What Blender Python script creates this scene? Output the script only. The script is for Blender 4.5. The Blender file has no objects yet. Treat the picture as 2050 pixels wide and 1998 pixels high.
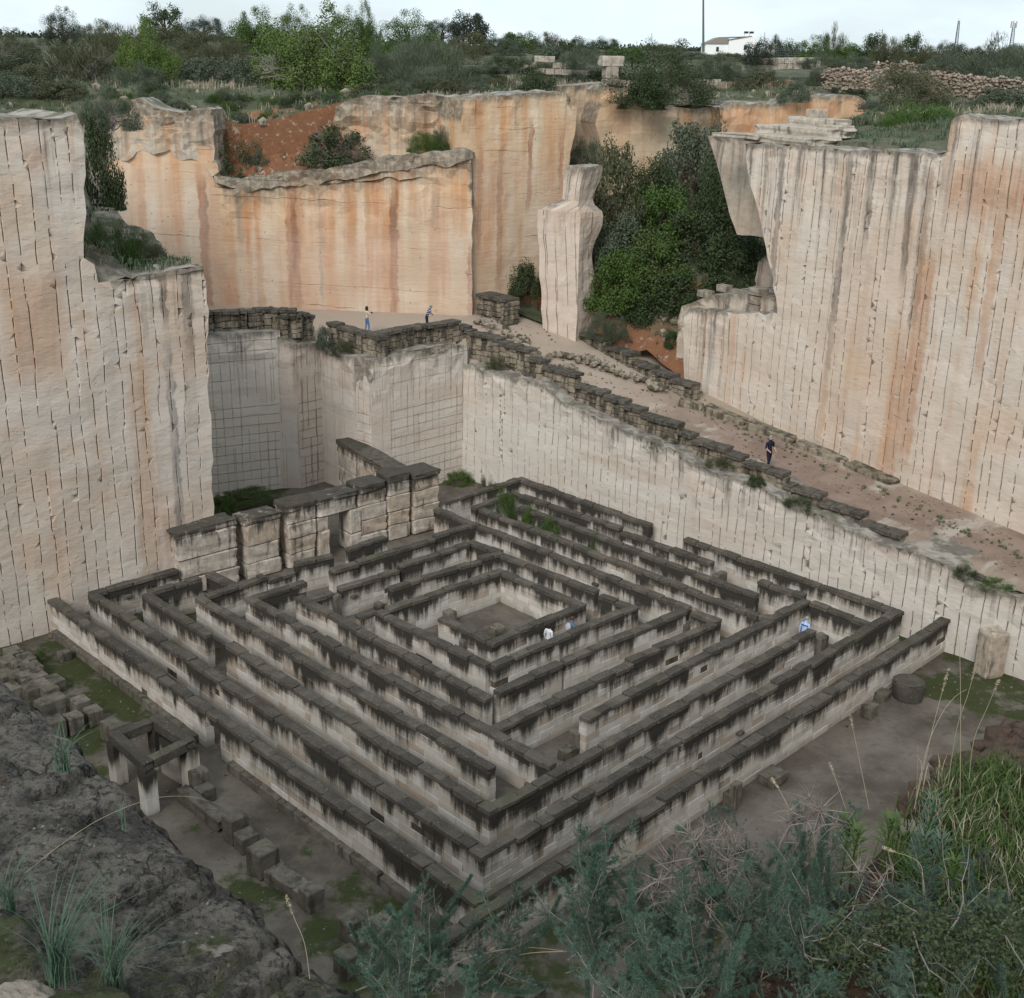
import bpy, bmesh, math, random
from mathutils import Vector, Matrix, noise as mn
from mathutils.geometry import delaunay_2d_cdt
random.seed(11)
scene = bpy.context.scene
COL = scene.collection
# ---------------------------------------------------------------- camera
F = 2450.; PX, PY = 1025., 999.; PIT = math.radians(19.64); ROL = math.radians(1.2); ZC = 24.7
_f = (0, math.cos(PIT), -math.sin(PIT)); _u0 = (0, math.sin(PIT), math.cos(PIT))
_x = (math.cos(ROL), math.sin(ROL)*_u0[1], math.sin(ROL)*_u0[2])
_u = (-math.sin(ROL), math.cos(ROL)*_u0[1], math.cos(ROL)*_u0[2])
camd = bpy.data.cameras.new('camera'); cam = bpy.data.objects.new('camera', camd); COL.objects.link(cam)
camd.sensor_fit = 'HORIZONTAL'; camd.sensor_width = 36.0; camd.lens = F/2050*36
camd.clip_start = 0.05; camd.clip_end = 9000
m = Matrix((( _x[0], _u[0], -_f[0], 0), (_x[1], _u[1], -_f[1], 0), (_x[2], _u[2], -_f[2], ZC), (0, 0, 0, 1)))
cam.matrix_world = m
scene.camera = cam
# ---------------------------------------------------------------- sky, sun, exposure
SUN_EL, SUN_AZ = math.radians(35), math.radians(198)   # azimuth clockwise from +Y
W_ = bpy.data.worlds.new('World'); scene.world = W_; W_.use_nodes = True
nt = W_.node_tree; nt.nodes.clear()
sky = nt.nodes.new('ShaderNodeTexSky'); sky.sky_type = 'NISHITA'; sky.sun_disc = False
sky.sun_elevation = SUN_EL; sky.sun_rotation = SUN_AZ; sky.dust_density = 3.0; sky.air_density = 1.0; sky.altitude = 50
tc = nt.nodes.new('ShaderNodeTexCoord'); mp = nt.nodes.new('ShaderNodeMapping'); mp.inputs['Scale'].default_value = (3.2, 3.2, 11)
nz = nt.nodes.new('ShaderNodeTexNoise'); nz.inputs['Scale'].default_value = 1.6; nz.inputs['Detail'].default_value = 7; nz.inputs['Roughness'].default_value = .55
rp = nt.nodes.new('ShaderNodeValToRGB'); rp.color_ramp.elements[0].position = .36; rp.color_ramp.elements[1].position = .62
rp.color_ramp.elements[0].color = (.72,.72,.72,1); rp.color_ramp.elements[1].color = (1,1,1,1)
mx = nt.nodes.new('ShaderNodeMix'); mx.data_type = 'RGBA'
mx.inputs['B'].default_value = (6.0, 6.9, 7.35, 1)      # thin bright overcast
bg = nt.nodes.new('ShaderNodeBackground'); bg.inputs['Strength'].default_value = .1
wo = nt.nodes.new('ShaderNodeOutputWorld')
L = nt.links
L.new(tc.outputs['Generated'], mp.inputs['Vector']); L.new(mp.outputs['Vector'], nz.inputs['Vector'])
L.new(nz.outputs['Fac'], rp.inputs['Fac']); L.new(rp.outputs['Color'], mx.inputs['Factor'])
L.new(sky.outputs['Color'], mx.inputs['A']); L.new(mx.outputs['Result'], bg.inputs['Color']); L.new(bg.outputs['Background'], wo.inputs['Surface'])
sd = bpy.data.lights.new('sun', 'SUN'); sd.energy = 1.5; sd.angle = math.radians(22); sd.color = (1, .975, .945)
so = bpy.data.objects.new('sun', sd); COL.objects.link(so)
so.rotation_euler = (math.pi/2-SUN_EL, 0, math.pi-SUN_AZ)
scene.view_settings.view_transform = 'Standard'; scene.view_settings.look = 'None'
scene.view_settings.exposure = 0.62; scene.view_settings.gamma = 1.0; scene.view_settings.use_curve_mapping = False
scene.render.engine = 'CYCLES'
# ---------------------------------------------------------------- point helpers (rays from the viewpoint met with real surfaces)
def ray(px, py):
    a = (px-PX)/F; b = -(py-PY)/F
    return tuple(a*_x[i]+b*_u[i]+_f[i] for i in range(3))
def P(px, py, z=0.):
    d = ray(px, py); t = (z-ZC)/d[2]; return Vector((d[0]*t, d[1]*t, z))
def D(px, py, y):
    d = ray(px, py); t = y/d[1]; return Vector((d[0]*t, y, ZC+d[2]*t))
def Wp(px, py, a, b):
    d = ray(px, py); nx, ny = (b[1]-a[1]), -(b[0]-a[0])
    t = (nx*a[0]+ny*a[1])/(nx*d[0]+ny*d[1]); return Vector((d[0]*t, d[1]*t, ZC+d[2]*t))
def lerp(a, b, t): return a+(b-a)*t
def interp(tab, x):
    if x <= tab[0][0]: return tab[0][1]
    for (x0, y0), (x1, y1) in zip(tab, tab[1:]):
        if x <= x1: return y0+(y1-y0)*(x-x0)/max(1e-9, x1-x0)
    return tab[-1][1]
def sst(a, b, x):
    t = max(0., min(1., (x-a)/(b-a))); return t*t*(3-2*t)
def h_plateau(x, y): return 22.3 + max(-1.5, (y-84)*.029) + .25*mn.noise((x*.05, y*.05, 3.)) + .0018*max(0, y-250)*0
def G(px, py, ymax=420):
    d = ray(px, py); y = 70.
    while y < ymax:
        t = y/d[1]; z = ZC+d[2]*t
        if z <= h_plateau(d[0]*t, y): break
        y += .5
    t = y/d[1]; return Vector((d[0]*t, y, h_plateau(d[0]*t, y)))
def inpoly(x, y, poly):
    c = False; j = len(poly)-1
    for i in range(len(poly)):
        xi, yi = poly[i][0], poly[i][1]; xj, yj = poly[j][0], poly[j][1]
        if (yi > y) != (yj > y) and x < (xj-xi)*(y-yi)/(yj-yi)+xi: c = not c
        j = i
    return c
# ---------------------------------------------------------------- object helpers
def tag(o, label=None, cat=None, group=None, kind=None):
    if label: o['label'] = label
    if cat: o['category'] = cat
    if group: o['group'] = group
    if kind: o['kind'] = kind
    return o
def mesh_obj(name, me, parent=None, mat=None, loc=None):
    o = bpy.data.objects.new(name, me); COL.objects.link(o)
    if mat is not None:
        me.materials.clear(); me.materials.append(mat)
    if parent: o.parent = parent
    if loc is not None: o.location = loc
    return o
def from_data(name, V, Fc, mat=None, parent=None, smooth=False):
    me = bpy.data.meshes.new(name); me.from_pydata([tuple(v) for v in V], [], Fc); me.update()
    if smooth: me.polygons.foreach_set('use_smooth', [True]*len(me.polygons))
    return mesh_obj(name, me, parent, mat)
def from_bm(name, bm, mat=None, parent=None, smooth=False):
    me = bpy.data.meshes.new(name); bm.to_mesh(me); bm.free()
    if smooth: me.polygons.foreach_set('use_smooth', [True]*len(me.polygons))
    return mesh_obj(name, me, parent, mat)
def empty(name, loc=(0, 0, 0), rz=0.):
    o = bpy.data.objects.new(name, None); COL.objects.link(o); o.location = loc; o.rotation_euler = (0, 0, rz)
    o.empty_display_size = .2; return o
# ---------------------------------------------------------------- node helpers
class NT:
    def __init__(s, name, rough=.9):
        s.mat = bpy.data.materials.new(name); s.mat.use_nodes = True; s.t = s.mat.node_tree
        s.bsdf = s.t.nodes['Principled BSDF']; s.bsdf.inputs['Roughness'].default_value = rough
        if 'Specular IOR Level' in s.bsdf.inputs: s.bsdf.inputs['Specular IOR Level'].default_value = .2
    def link(s, a, b): s.t.links.new(a, b)
    def put(s, sock, v):
        if hasattr(v, 'links') or hasattr(v, 'is_linked'): s.link(v, sock)
        elif isinstance(v, (tuple, list)):
            v = tuple(v)
            if sock.type == 'RGBA' and len(v) == 3: v = v+(1,)
            sock.default_value = v
        else: sock.default_value = v
    def m(s, op, a, b=None, c=None, clamp=False):
        n = s.t.nodes.new('ShaderNodeMath'); n.operation = op; n.use_clamp = clamp
        s.put(n.inputs[0], a)
        if b is not None: s.put(n.inputs[1], b)
        if c is not None: s.put(n.inputs[2], c)
        return n.outputs[0]
    def sm(s, a, b, x):
        n = s.t.nodes.new('ShaderNodeMapRange'); n.interpolation_type = 'SMOOTHSTEP'
        s.put(n.inputs['Value'], x); n.inputs['From Min'].default_value = a; n.inputs['From Max'].default_value = b
        return n.outputs['Result']
    def lin(s, a, b, x, c=0., d=1.):
        n = s.t.nodes.new('ShaderNodeMapRange'); s.put(n.inputs['Value'], x)
        n.inputs['From Min'].default_value = a; n.inputs['From Max'].default_value = b
        n.inputs['To Min'].default_value = c; n.inputs['To Max'].default_value = d
        return n.outputs['Result']
    def mix(s, f, a, b, mode='MIX'):
        n = s.t.nodes.new('ShaderNodeMix'); n.data_type = 'RGBA'; n.blend_type = mode
        s.put(n.inputs['Factor'], f); s.put(n.inputs['A'], a); s.put(n.inputs['B'], b); return n.outputs['Result']
    def noise(s, vec, scale=1., det=4., rough=.55, out='Fac'):
        n = s.t.nodes.new('ShaderNodeTexNoise'); s.put(n.inputs['Vector'], vec)
        n.inputs['Scale'].default_value = scale; n.inputs['Detail'].default_value = det; n.inputs['Roughness'].default_value = rough
        return n.outputs[out]
    def vor(s, vec, scale=1., feat='F1', out='Distance'):
        n = s.t.nodes.new('ShaderNodeTexVoronoi'); n.feature = feat; s.put(n.inputs['Vector'], vec); n.inputs['Scale'].default_value = scale
        return n.outputs[out]
    def white(s, vec):
        n = s.t.nodes.new('ShaderNodeTexWhiteNoise'); n.noise_dimensions = '2D'; s.put(n.inputs['Vector'], vec); return n
    def comb(s, x, y, z=0.):
        n = s.t.nodes.new('ShaderNodeCombineXYZ'); s.put(n.inputs[0], x); s.put(n.inputs[1], y); s.put(n.inputs[2], z); return n.outputs[0]
    def sep(s, v):
        n = s.t.nodes.new('ShaderNodeSeparateXYZ'); s.put(n.inputs[0], v); return n.outputs
    def scl(s, v, k):
        n = s.t.nodes.new('ShaderNodeVectorMath'); n.operation = 'MULTIPLY'; s.put(n.inputs[0], v); n.inputs[1].default_value = k; return n.outputs[0]
    def geo(s): return s.t.nodes.new('ShaderNodeNewGeometry').outputs
    def uv(s, name):
        n = s.t.nodes.new('ShaderNodeUVMap'); n.uv_map = name; return n.outputs[0]
    def orand(s): return s.t.nodes.new('ShaderNodeObjectInfo').outputs['Random']
    def obj(s): return s.t.nodes.new('ShaderNodeTexCoord').outputs['Object']
    def bump(s, h, dist=.03, st=1.):
        n = s.t.nodes.new('ShaderNodeBump'); s.put(n.inputs['Height'], h); n.inputs['Distance'].default_value = dist; n.inputs['Strength'].default_value = st
        s.link(n.outputs[0], s.bsdf.inputs['Normal'])
    def color(s, c): s.put(s.bsdf.inputs['Base Color'], c)
def flat(name, c, rough=.8):
    n = NT(name, rough); n.color(n.mix(n.noise(n.obj(), 9., 3.), tuple(k*.8 for k in c), tuple(min(1, k*1.2) for k in c))); return n.mat
# ================================================================ materials
def cliff_mat(name, cream=(.52,.465,.40), pink=(.49,.395,.32), orange=(.45,.235,.10), orange_amt=.3, dark_amt=.5,
              groove=1., colw=.78, rowh=2.3, grid=0., streaks=(), dark_len=5., top_dark=1.0, band=.0, white_foot=.0, gattr=False, gcol=(.135,.10,.072)):
    n = NT(name, .95)
    uv = n.uv('uv'); u, z, _ = n.sep(uv); dd, _, _ = n.sep(n.uv('dep'))
    wob = n.noise(n.comb(n.m('MULTIPLY', u, .6), n.m('MULTIPLY', z, 1.3)), 1., 3.)
    big = n.noise(n.comb(n.m('MULTIPLY', u, .13), n.m('MULTIPLY', z, .2)), 1., 5., .6)
    c = n.mix(n.sm(.40, .62, big), cream, pink)
    grain = n.noise(uv, 2.6, 8., .65)
    c = n.mix(n.lin(.3, .7, grain), c, n.mix(.5, c, (.60, .53, .46)))
    # bedding bands, nearly level
    bnd = n.noise(n.comb(n.m('MULTIPLY', u, .06), n.m('MULTIPLY', n.m('ADD', z, n.m('MULTIPLY', wob, .35)), 1.1)), 1., 4., .6)
    c = n.mix(n.m('MULTIPLY', n.sm(.5, .72, bnd), .45), c, (.43, .325, .245))
    # iron runs
    st1 = n.noise(n.comb(n.m('MULTIPLY', n.m('ADD', u, n.m('MULTIPLY', wob, .25)), .75), n.m('MULTIPLY', z, .05)), 1., 5., .6)
    fade = n.sm(.25, .62, n.noise(n.comb(n.m('MULTIPLY', u, .5), n.m('MULTIPLY', z, .22), 4.), 1., 3.))
    om = n.m('MULTIPLY', n.sm(.60-.28*orange_amt, .80-.22*orange_amt, st1), n.m('MULTIPLY', n.lin(0, 1, fade, .35, 1.), min(1., .35+orange_amt)))
    c = n.mix(om, c, orange)
    zone = n.noise(n.comb(n.m('MULTIPLY', u, .22), n.m('MULTIPLY', z, .14), 9.), 1., 3.)
    c = n.mix(n.m('MULTIPLY', n.sm(.62-.3*orange_amt, .85-.3*orange_amt, zone), .25+.4*orange_amt), c, (.49, .315, .18))
    for (u0, wd, col, z0, z1, amt) in streaks:
        mk = n.m('SUBTRACT', 1., n.sm(wd*.38, wd*.62, n.m('ABSOLUTE', n.m('SUBTRACT', n.m('ADD', u, n.m('ADD', n.m('MULTIPLY', n.m('SUBTRACT', wob, .5), .5), n.m('MULTIPLY', n.m('SUBTRACT', grain, .5), .35))), u0))))
        mk = n.m('MULTIPLY', mk, n.m('MULTIPLY', n.sm(z0-.8, z0+.8, z), n.m('SUBTRACT', 1., n.sm(z1-1.2, z1+.4, z))))
        mk = n.m('MULTIPLY', mk, n.lin(.3, .65, n.noise(n.comb(n.m('MULTIPLY', u, 5.), n.m('MULTIPLY', z, .7)), 1., 4.), amt*.55, amt))
        mk = n.m('MULTIPLY', mk, n.lin(.30, .58, n.noise(n.comb(n.m('MULTIPLY', u, 2.2), n.m('MULTIPLY', z, .35), u0), 1., 5., .6), .15 if col[0] < .2 else .55, 1.))
        c = n.mix(mk, c, col)
    if white_foot: c = n.mix(n.m('MULTIPLY', n.sm(dark_len*1.2, dark_len*2.6, n.m('ADD', dd, n.m('MULTIPLY', big, 4.))), white_foot), c, (.50, .445, .39))
    # dark lichen running down from the top edge
    st2 = n.noise(n.comb(n.m('MULTIPLY', u, 1.9), n.m('MULTIPLY', z, .06), 2.), 1., 5., .62)
    fine = n.noise(n.comb(n.m('MULTIPLY', u, 5.), n.m('MULTIPLY', z, .8), 2.), 1., 4., .6)
    ln = n.m('SUBTRACT', 1., n.sm(0., dark_len, dd))
    dk = n.m('MULTIPLY', n.sm(.62-.2*dark_amt, .80-.12*dark_amt, n.m('ADD', st2, n.m('MULTIPLY', n.m('SUBTRACT', fine, .5), .25))), n.m('MULTIPLY', ln, .9))
    c = n.mix(dk, c, (.085, .075, .065))
    td = n.m('SUBTRACT', 1., n.sm(.1, 1.1*top_dark+.02, n.m('ADD', dd, n.m('MULTIPLY', n.m('SUBTRACT', fine, .5), 1.5*top_dark))))
    c = n.mix(n.m('MULTIPLY', td, .78), c, n.mix(n.sm(.45, .6, grain), (.12, .105, .085), (.27, .235, .18)))
    hh = n.m('MULTIPLY', n.noise(n.comb(u, n.m('MULTIPLY', z, 2.2)), 2.2, 8., .65), .7)
    if gattr:
        at = n.t.nodes.new('ShaderNodeAttribute'); at.attribute_name = 'groove'; tot = n.sm(.15, .8, at.outputs['Fac'])
        chip = n.m('MULTIPLY', n.sm(.60, .68, n.noise(n.comb(n.m('MULTIPLY', u, 1.4), n.m('MULTIPLY', z, 2.6), 3.), 1., 6., .65)), .4)
        c = n.mix(chip, c, (.62, .56, .49)); hh = n.m('SUBTRACT', hh, n.m('MULTIPLY', chip, .9))
        c = n.mix(n.m('MULTIPLY', tot, n.lin(.3, .6, n.noise(uv, .9, 4.), .55, .97)), c, gcol)
    elif groove:
        tot = None
        for i, (R, off, sh) in enumerate(((rowh, .0, 0.), (rowh*.57, .37, .04))):
            uu = n.m('ADD', n.m('DIVIDE', n.m('ADD', u, n.m('MULTIPLY', wob, .10)), colw), sh)
            k = n.m('FLOOR', uu)
            rz = n.m('ADD', n.m('DIVIDE', z, R), n.m('MULTIPLY', n.white(n.comb(k, 3.7+i)).outputs['Value'], .55+off))
            r = n.m('FLOOR', rz)
            wn = n.sep(n.white(n.comb(k, n.m('ADD', r, 17.*i))).outputs['Color'])
            cen = n.m('ADD', .5, n.m('MULTIPLY', n.m('SUBTRACT', wn[0], .5), .30))
            ds = n.m('MULTIPLY', n.m('ABSOLUTE', n.m('SUBTRACT', n.m('FRACT', uu), cen)), colw)
            ln_ = n.m('SUBTRACT', 1., n.sm(.006, .030, ds))
            fr = n.m('FRACT', rz)
            lm = n.m('MULTIPLY', n.sm(-.02, .02, n.m('SUBTRACT', fr, n.m('MULTIPLY', wn[1], .25))), n.sm(-.02, .02, n.m('SUBTRACT', n.m('ADD', .72, n.m('MULTIPLY', wn[2], .28)), fr)))
            g = n.m('MULTIPLY', ln_, lm)
            if i: g = n.m('MULTIPLY', g, n.m('GREATER_THAN', wn[2], .5))
            tot = g if tot is None else n.m('MAXIMUM', tot, g)
            if not i: cell = wn[1]
        tot = n.m('MULTIPLY', tot, n.lin(.35, .6, n.noise(uv, 1.1, 4.), .35, 1.))
        hh = n.m('ADD', hh, n.m('MULTIPLY', cell, .35))
        chip = n.m('MULTIPLY', n.sm(.60, .68, n.noise(n.comb(n.m('MULTIPLY', u, 1.4), n.m('MULTIPLY', z, 2.6), 3.), 1., 6., .65)), .35)
        c = n.mix(chip, c, (.62, .56, .49)); hh = n.m('SUBTRACT', hh, n.m('MULTIPLY', chip, .9))
        c = n.mix(n.m('MULTIPLY', tot, .72*groove), c, gcol)
        hh = n.m('SUBTRACT', hh, n.m('MULTIPLY', tot, 1.3*groove))
    if grid:
        zz = n.m('DIVIDE', n.m('ADD', z, n.m('MULTIPLY', wob, .08)), .56)
        gl = n.m('SUBTRACT', 1., n.sm(.006, .028, n.m('MULTIPLY', n.m('ABSOLUTE', n.m('SUBTRACT', n.m('FRACT', zz), .5)), .56)))
        rowr = n.white(n.comb(n.m('FLOOR', zz), 5.)).outputs['Value']
        sel = n.m('ADD', n.m('MULTIPLY', rowr, .6), n.m('MULTIPLY', n.noise(n.comb(n.m('MULTIPLY', u, .35), n.m('MULTIPLY', z, .5)), 1., 2.), .8))
        sel = n.m('ADD', sel, n.sm(7., 2., z)); gl = n.m('MULTIPLY', gl, n.sm(1.45-grid, 1.6-grid, sel))
        c = n.mix(n.m('MULTIPLY', gl, .30), c, gcol); hh = n.m('SUBTRACT', hh, gl)
    if band:
        zz = n.m('DIVIDE', n.m('ADD', z, n.m('ADD', n.m('MULTIPLY', wob, .55), n.m('MULTIPLY', u, .02))), 1.37)
        gl = n.m('SUBTRACT', 1., n.sm(.004, .03, n.m('MULTIPLY', n.m('ABSOLUTE', n.m('SUBTRACT', n.m('FRACT', zz), .5)), 1.37)))
        gl = n.m('MULTIPLY', gl, n.sm(.50, .66, n.noise(n.comb(n.m('MULTIPLY', u, .22), n.m('MULTIPLY', z, .9), 6.), 1., 3.)))
        c = n.mix(n.m('MULTIPLY', gl, band*1.6), c, (.18, .12, .08)); hh = n.m('SUBTRACT', hh, gl)
        fl = n.noise(n.comb(n.m('MULTIPLY', u, .5), n.m('MULTIPLY', z, 5.)), 1., 5., .65); hh = n.m('ADD', hh, n.m('MULTIPLY', fl, .5))
        pit = n.vor(uv, 1.6); c = n.mix(n.m('MULTIPLY', n.sm(.10, .05, pit), .7), c, (.16, .10, .06))
    # weathered tops
    nz_ = n.sep(n.geo()['Normal'])[2]
    pos = n.geo()['Position']
    topc = n.mix(n.sm(.42, .6, n.noise(pos, 1.1, 7., .65)), (.15, .135, .115), (.33, .30, .26))
    topc = n.mix(n.m('MULTIPLY', n.sm(.55, .7, n.noise(pos, .5, 4.)), .7), topc, (.10, .105, .05))
    c = n.mix(n.sm(.55, .8, nz_), c, topc)
    n.color(c); n.bump(hh, .07, .8); return n.mat

def pos_stone(name, a, b, dirt=(.04,.034,.027), dirt_amt=.5, spec=0., scale=1., island=False, ztop=None):
    n = NT(name, .95); g = n.geo(); p = g['Position']
    r = g['Random Per Island'] if island else n.orand()
    c = n.mix(r, a, b)
    c = n.mix(n.lin(.3, .7, n.noise(p, 3.*scale, 7., .65)), n.mix(.5, c, (.0, .0, .0)), c)
    st = n.noise(n.scl(p, (2.4, 2.4, .5)), 1.*scale, 5., .62)
    c = n.mix(n.m('MULTIPLY', n.sm(.62-.25*dirt_amt, .76-.2*dirt_amt, st), .85), c, dirt)
    if ztop:
        z = n.sep(p)[2]; d = n.m('ADD', n.m('MULTIPLY', n.noise(n.scl(p, (2.6, 2.6, .25)), 1., 5., .65), 1.5), n.m('MULTIPLY', n.noise(n.scl(p, (12, 12, 1.2)), 1., 3.), .3))
        d = n.m('SUBTRACT', d, n.m('MULTIPLY', n.m('SUBTRACT', ztop, z), .62)); c = n.mix(n.m('MULTIPLY', n.sm(.45, .85, d), .92), c, (.045, .04, .033))
    if spec: c = n.mix(n.m('MULTIPLY', n.sm(.60, .68, n.noise(p, 9.*scale, 5., .7)), spec), c, (.34, .31, .27))
    n.color(c); n.bump(n.noise(p, 9.*scale, 8., .7), .03, .9); return n.mat

def maze_mat():
    n = NT('labyrinth_limestone', .95); p = n.geo()['Position']; x, y, z = n.sep(p); r = n.orand()
    c = n.mix(n.sm(.0, .75, r), (.62, .59, .545), (.50, .455, .395))
    c = n.mix(n.m('MULTIPLY', n.sm(.88, .96, r), .65), c, (.42, .315, .235))
    c = n.mix(n.lin(.3, .75, n.noise(p, 4., 7., .65)), n.mix(.3, c, (.25, .22, .19)), c)
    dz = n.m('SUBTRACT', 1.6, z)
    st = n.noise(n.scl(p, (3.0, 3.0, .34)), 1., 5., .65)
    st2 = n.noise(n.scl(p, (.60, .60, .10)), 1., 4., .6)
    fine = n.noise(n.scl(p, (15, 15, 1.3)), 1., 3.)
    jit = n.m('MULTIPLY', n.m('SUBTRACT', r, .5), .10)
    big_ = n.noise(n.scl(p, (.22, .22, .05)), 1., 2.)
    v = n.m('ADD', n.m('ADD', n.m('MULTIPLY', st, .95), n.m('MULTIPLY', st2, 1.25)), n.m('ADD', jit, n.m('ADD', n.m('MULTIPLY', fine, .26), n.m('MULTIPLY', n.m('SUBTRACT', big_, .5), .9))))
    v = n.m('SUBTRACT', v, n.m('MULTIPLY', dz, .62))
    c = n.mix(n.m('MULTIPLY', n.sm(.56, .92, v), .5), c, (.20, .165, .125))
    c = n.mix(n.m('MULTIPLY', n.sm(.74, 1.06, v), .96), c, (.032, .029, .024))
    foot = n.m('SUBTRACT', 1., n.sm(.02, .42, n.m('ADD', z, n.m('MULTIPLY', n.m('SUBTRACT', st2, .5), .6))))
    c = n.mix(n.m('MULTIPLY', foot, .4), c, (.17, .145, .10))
    n.color(c); n.bump(n.noise(p, 11., 7., .7), .02, .8); return n.mat
def cap_mat():
    n = NT('capstone_lichen', .97); p = n.geo()['Position']; r = n.orand()
    c = n.mix(r, (.072, .063, .053), (.125, .108, .088))
    c = n.mix(n.sm(.40, .62, n.noise(p, 1.2, 5., .6)), n.mix(.45, c, (.03, .028, .024)), c)
    c = n.mix(n.m('MULTIPLY', n.sm(.57, .66, n.noise(p, 12., 6., .75)), .6), c, (.31, .28, .235))
    c = n.mix(n.m('MULTIPLY', n.sm(.60, .74, n.noise(p, .33, 4.)), .6), c, (.085, .088, .05))
    c = n.mix(n.m('MULTIPLY', n.sm(.70, .78, n.noise(p, 3.7, 4., .7)), .5), c, (.25, .18, .09))
    n.color(c); n.bump(n.noise(p, 16., 8., .75), .03, .9); return n.mat
def floor_mat():
    n = NT('quarry_floor_earth', .97); p = n.geo()['Position']; x, y, z = n.sep(p)
    c = n.mix(n.sm(.35, .65, n.noise(p, .35, 6., .62)), (.082, .068, .054), (.165, .142, .118))
    c = n.mix(n.m('MULTIPLY', n.sm(.5, .7, n.noise(p, 3.2, 7., .7)), .5), c, (.07, .055, .042))
    c = n.mix(n.m('MULTIPLY', n.sm(.56, .66, n.noise(p, 1.1, 6., .7)), .5), c, (.165, .145, .125))
    inside = n.m('MULTIPLY', n.sm(14.5, 14.0, n.m('ADD', n.m('ABSOLUTE', n.m('SUBTRACT', n.m('MULTIPLY', n.m('ADD', x, y), .7071), 36.)), 0.)), 1.)
    c = n.mix(n.m('MULTIPLY', inside, .0), c, (.25, .22, .19))
    # moss grows in the damp left corner, at the right hand corner and near the foot of the viewpoint
    ml = n.m('ADD', n.sm(-9., -17., x), n.m('MULTIPLY', n.sm(15.2, 17.6, x), n.sm(40., 46., y)))
    ml = n.m('ADD', ml, n.m('MULTIPLY', n.sm(38., 31., y), .75), clamp=True)
    mk = n.sm(.52, .63, n.m('ADD', n.noise(p, .55, 6., .65), n.m('MULTIPLY', n.m('SUBTRACT', ml, .55), .28)))
    c = n.mix(n.m('MULTIPLY', mk, .9), c, n.mix(n.noise(p, 6., 4.), (.020, .029, .008), (.052, .066, .018)))
    n.color(c); n.bump(n.noise(p, 5., 8., .7), .05, .8); return n.mat
def ramp_mat():
    n = NT('ramp_earth', .97); p = n.geo()['Position']; uv = n.uv('uv'); u, v, _ = n.sep(uv)
    c = n.mix(n.sm(.35, .65, n.noise(p, .5, 6., .6)), (.205, .145, .115), (.275, .205, .165))
    sv = n.noise(n.comb(n.m('MULTIPLY', u, .38), n.m('MULTIPLY', v, 1.5)), 1., 5., .6)
    c = n.mix(n.m('MULTIPLY', n.sm(.56, .66, n.m('ADD', sv, n.m('MULTIPLY', n.sm(20., 45., u), .055))), .85), c, (.42, .37, .32))
    c = n.mix(n.m('MULTIPLY', n.sm(.16, .04, v), .6), c, (.27, .225, .175)); c = n.mix(n.m('MULTIPLY', n.sm(.75, .95, n.m('ADD', v, n.m('MULTIPLY', n.m('SUBTRACT', sv, .5), .4))), .8), c, (.33, .28, .205))
    c = n.mix(n.m('MULTIPLY', n.sm(19., 9., u), .75), c, (.40, .325, .26))
    c = n.mix(n.m('MULTIPLY', n.sm(.6, .75, n.noise(p, 1.4, 5., .7)), .4), c, (.15, .12, .085))
    n.color(c); n.bump(n.noise(p, 4., 8., .7), .05, .7); return n.mat
def scrub_ground_mat():
    n = NT('scrub_ground', .97); p = n.geo()['Position']; x, y, z = n.sep(p); nz_ = n.sep(n.geo()['Normal'])[2]
    c = n.mix(n.sm(.40, .60, n.noise(p, .25, 6., .62)), (.060, .068, .034), (.115, .115, .075))
    c = n.mix(n.sm(.45, .65, n.noise(p, 1.6, 7., .7)), c, (.07, .085, .05))
    c = n.mix(n.m('MULTIPLY', n.sm(.60, .72, n.noise(p, .9, 5., .65)), .6), c, (.29, .25, .205))
    red = n.mix(n.noise(p, 1.7, 6., .7), (.13, .055, .028), (.255, .125, .068))
    rm = n.m('SUBTRACT', 1., n.sm(.72, .93, n.m('ADD', nz_, n.m('MULTIPLY', n.m('SUBTRACT', n.noise(p, .5, 4.), .5), .25))))
    c = n.mix(rm, c, red)
    c = n.mix(n.m('MULTIPLY', rm, n.m('MULTIPLY', n.sm(.56, .64, n.noise(p, 2.3, 5., .7)), .7)), c, (.37, .31, .25))
    n.color(c); n.bump(n.noise(p, 3., 8., .7), .12, .9); return n.mat
def leaf_mat(name, a, b, c3=None, rough=.65, trans=.0):
    n = NT(name, rough); g = n.geo(); r = g['Random Per Island']; p = g['Position']
    c = n.mix(n.m('ADD', .22, n.m('MULTIPLY', r, .56)), a, b)
    if c3: c = n.mix(n.sm(.50, .68, n.noise(p, .9, 3.)), c, c3)
    c = n.mix(n.m('MULTIPLY', n.orand(), .45), c, n.mix(.5, c, (.10, .10, .06)))
    n.color(c); n.mat.use_backface_culling = False; return n.mat
def ledge_mat():
    n = NT('rocky_ledge', .97); p = n.geo()['Position']
    c = n.mix(n.sm(.4, .6, n.noise(p, 1.2, 7., .65)), (.11, .10, .08), (.25, .22, .18)); c = n.mix(n.m('MULTIPLY', n.sm(.45, .6, n.noise(p, .7, 5.)), .8), c, (.060, .068, .032))
    n.color(c); n.bump(n.noise(p, 3., 8., .7), .12, .9); return n.mat
M = {}
M['ledge'] = ledge_mat()
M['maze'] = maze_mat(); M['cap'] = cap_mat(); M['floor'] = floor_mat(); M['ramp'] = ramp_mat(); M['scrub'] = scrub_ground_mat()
M['big'] = pos_stone('gateway_limestone', (.56,.50,.43), (.50,.405,.315), dirt=(.055,.048,.040), dirt_amt=.34, ztop=3.35)
M['retain'] = pos_stone('retaining_stone', (.37,.315,.24), (.27,.225,.165), dirt=(.045,.04,.032), dirt_amt=.78)
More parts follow.
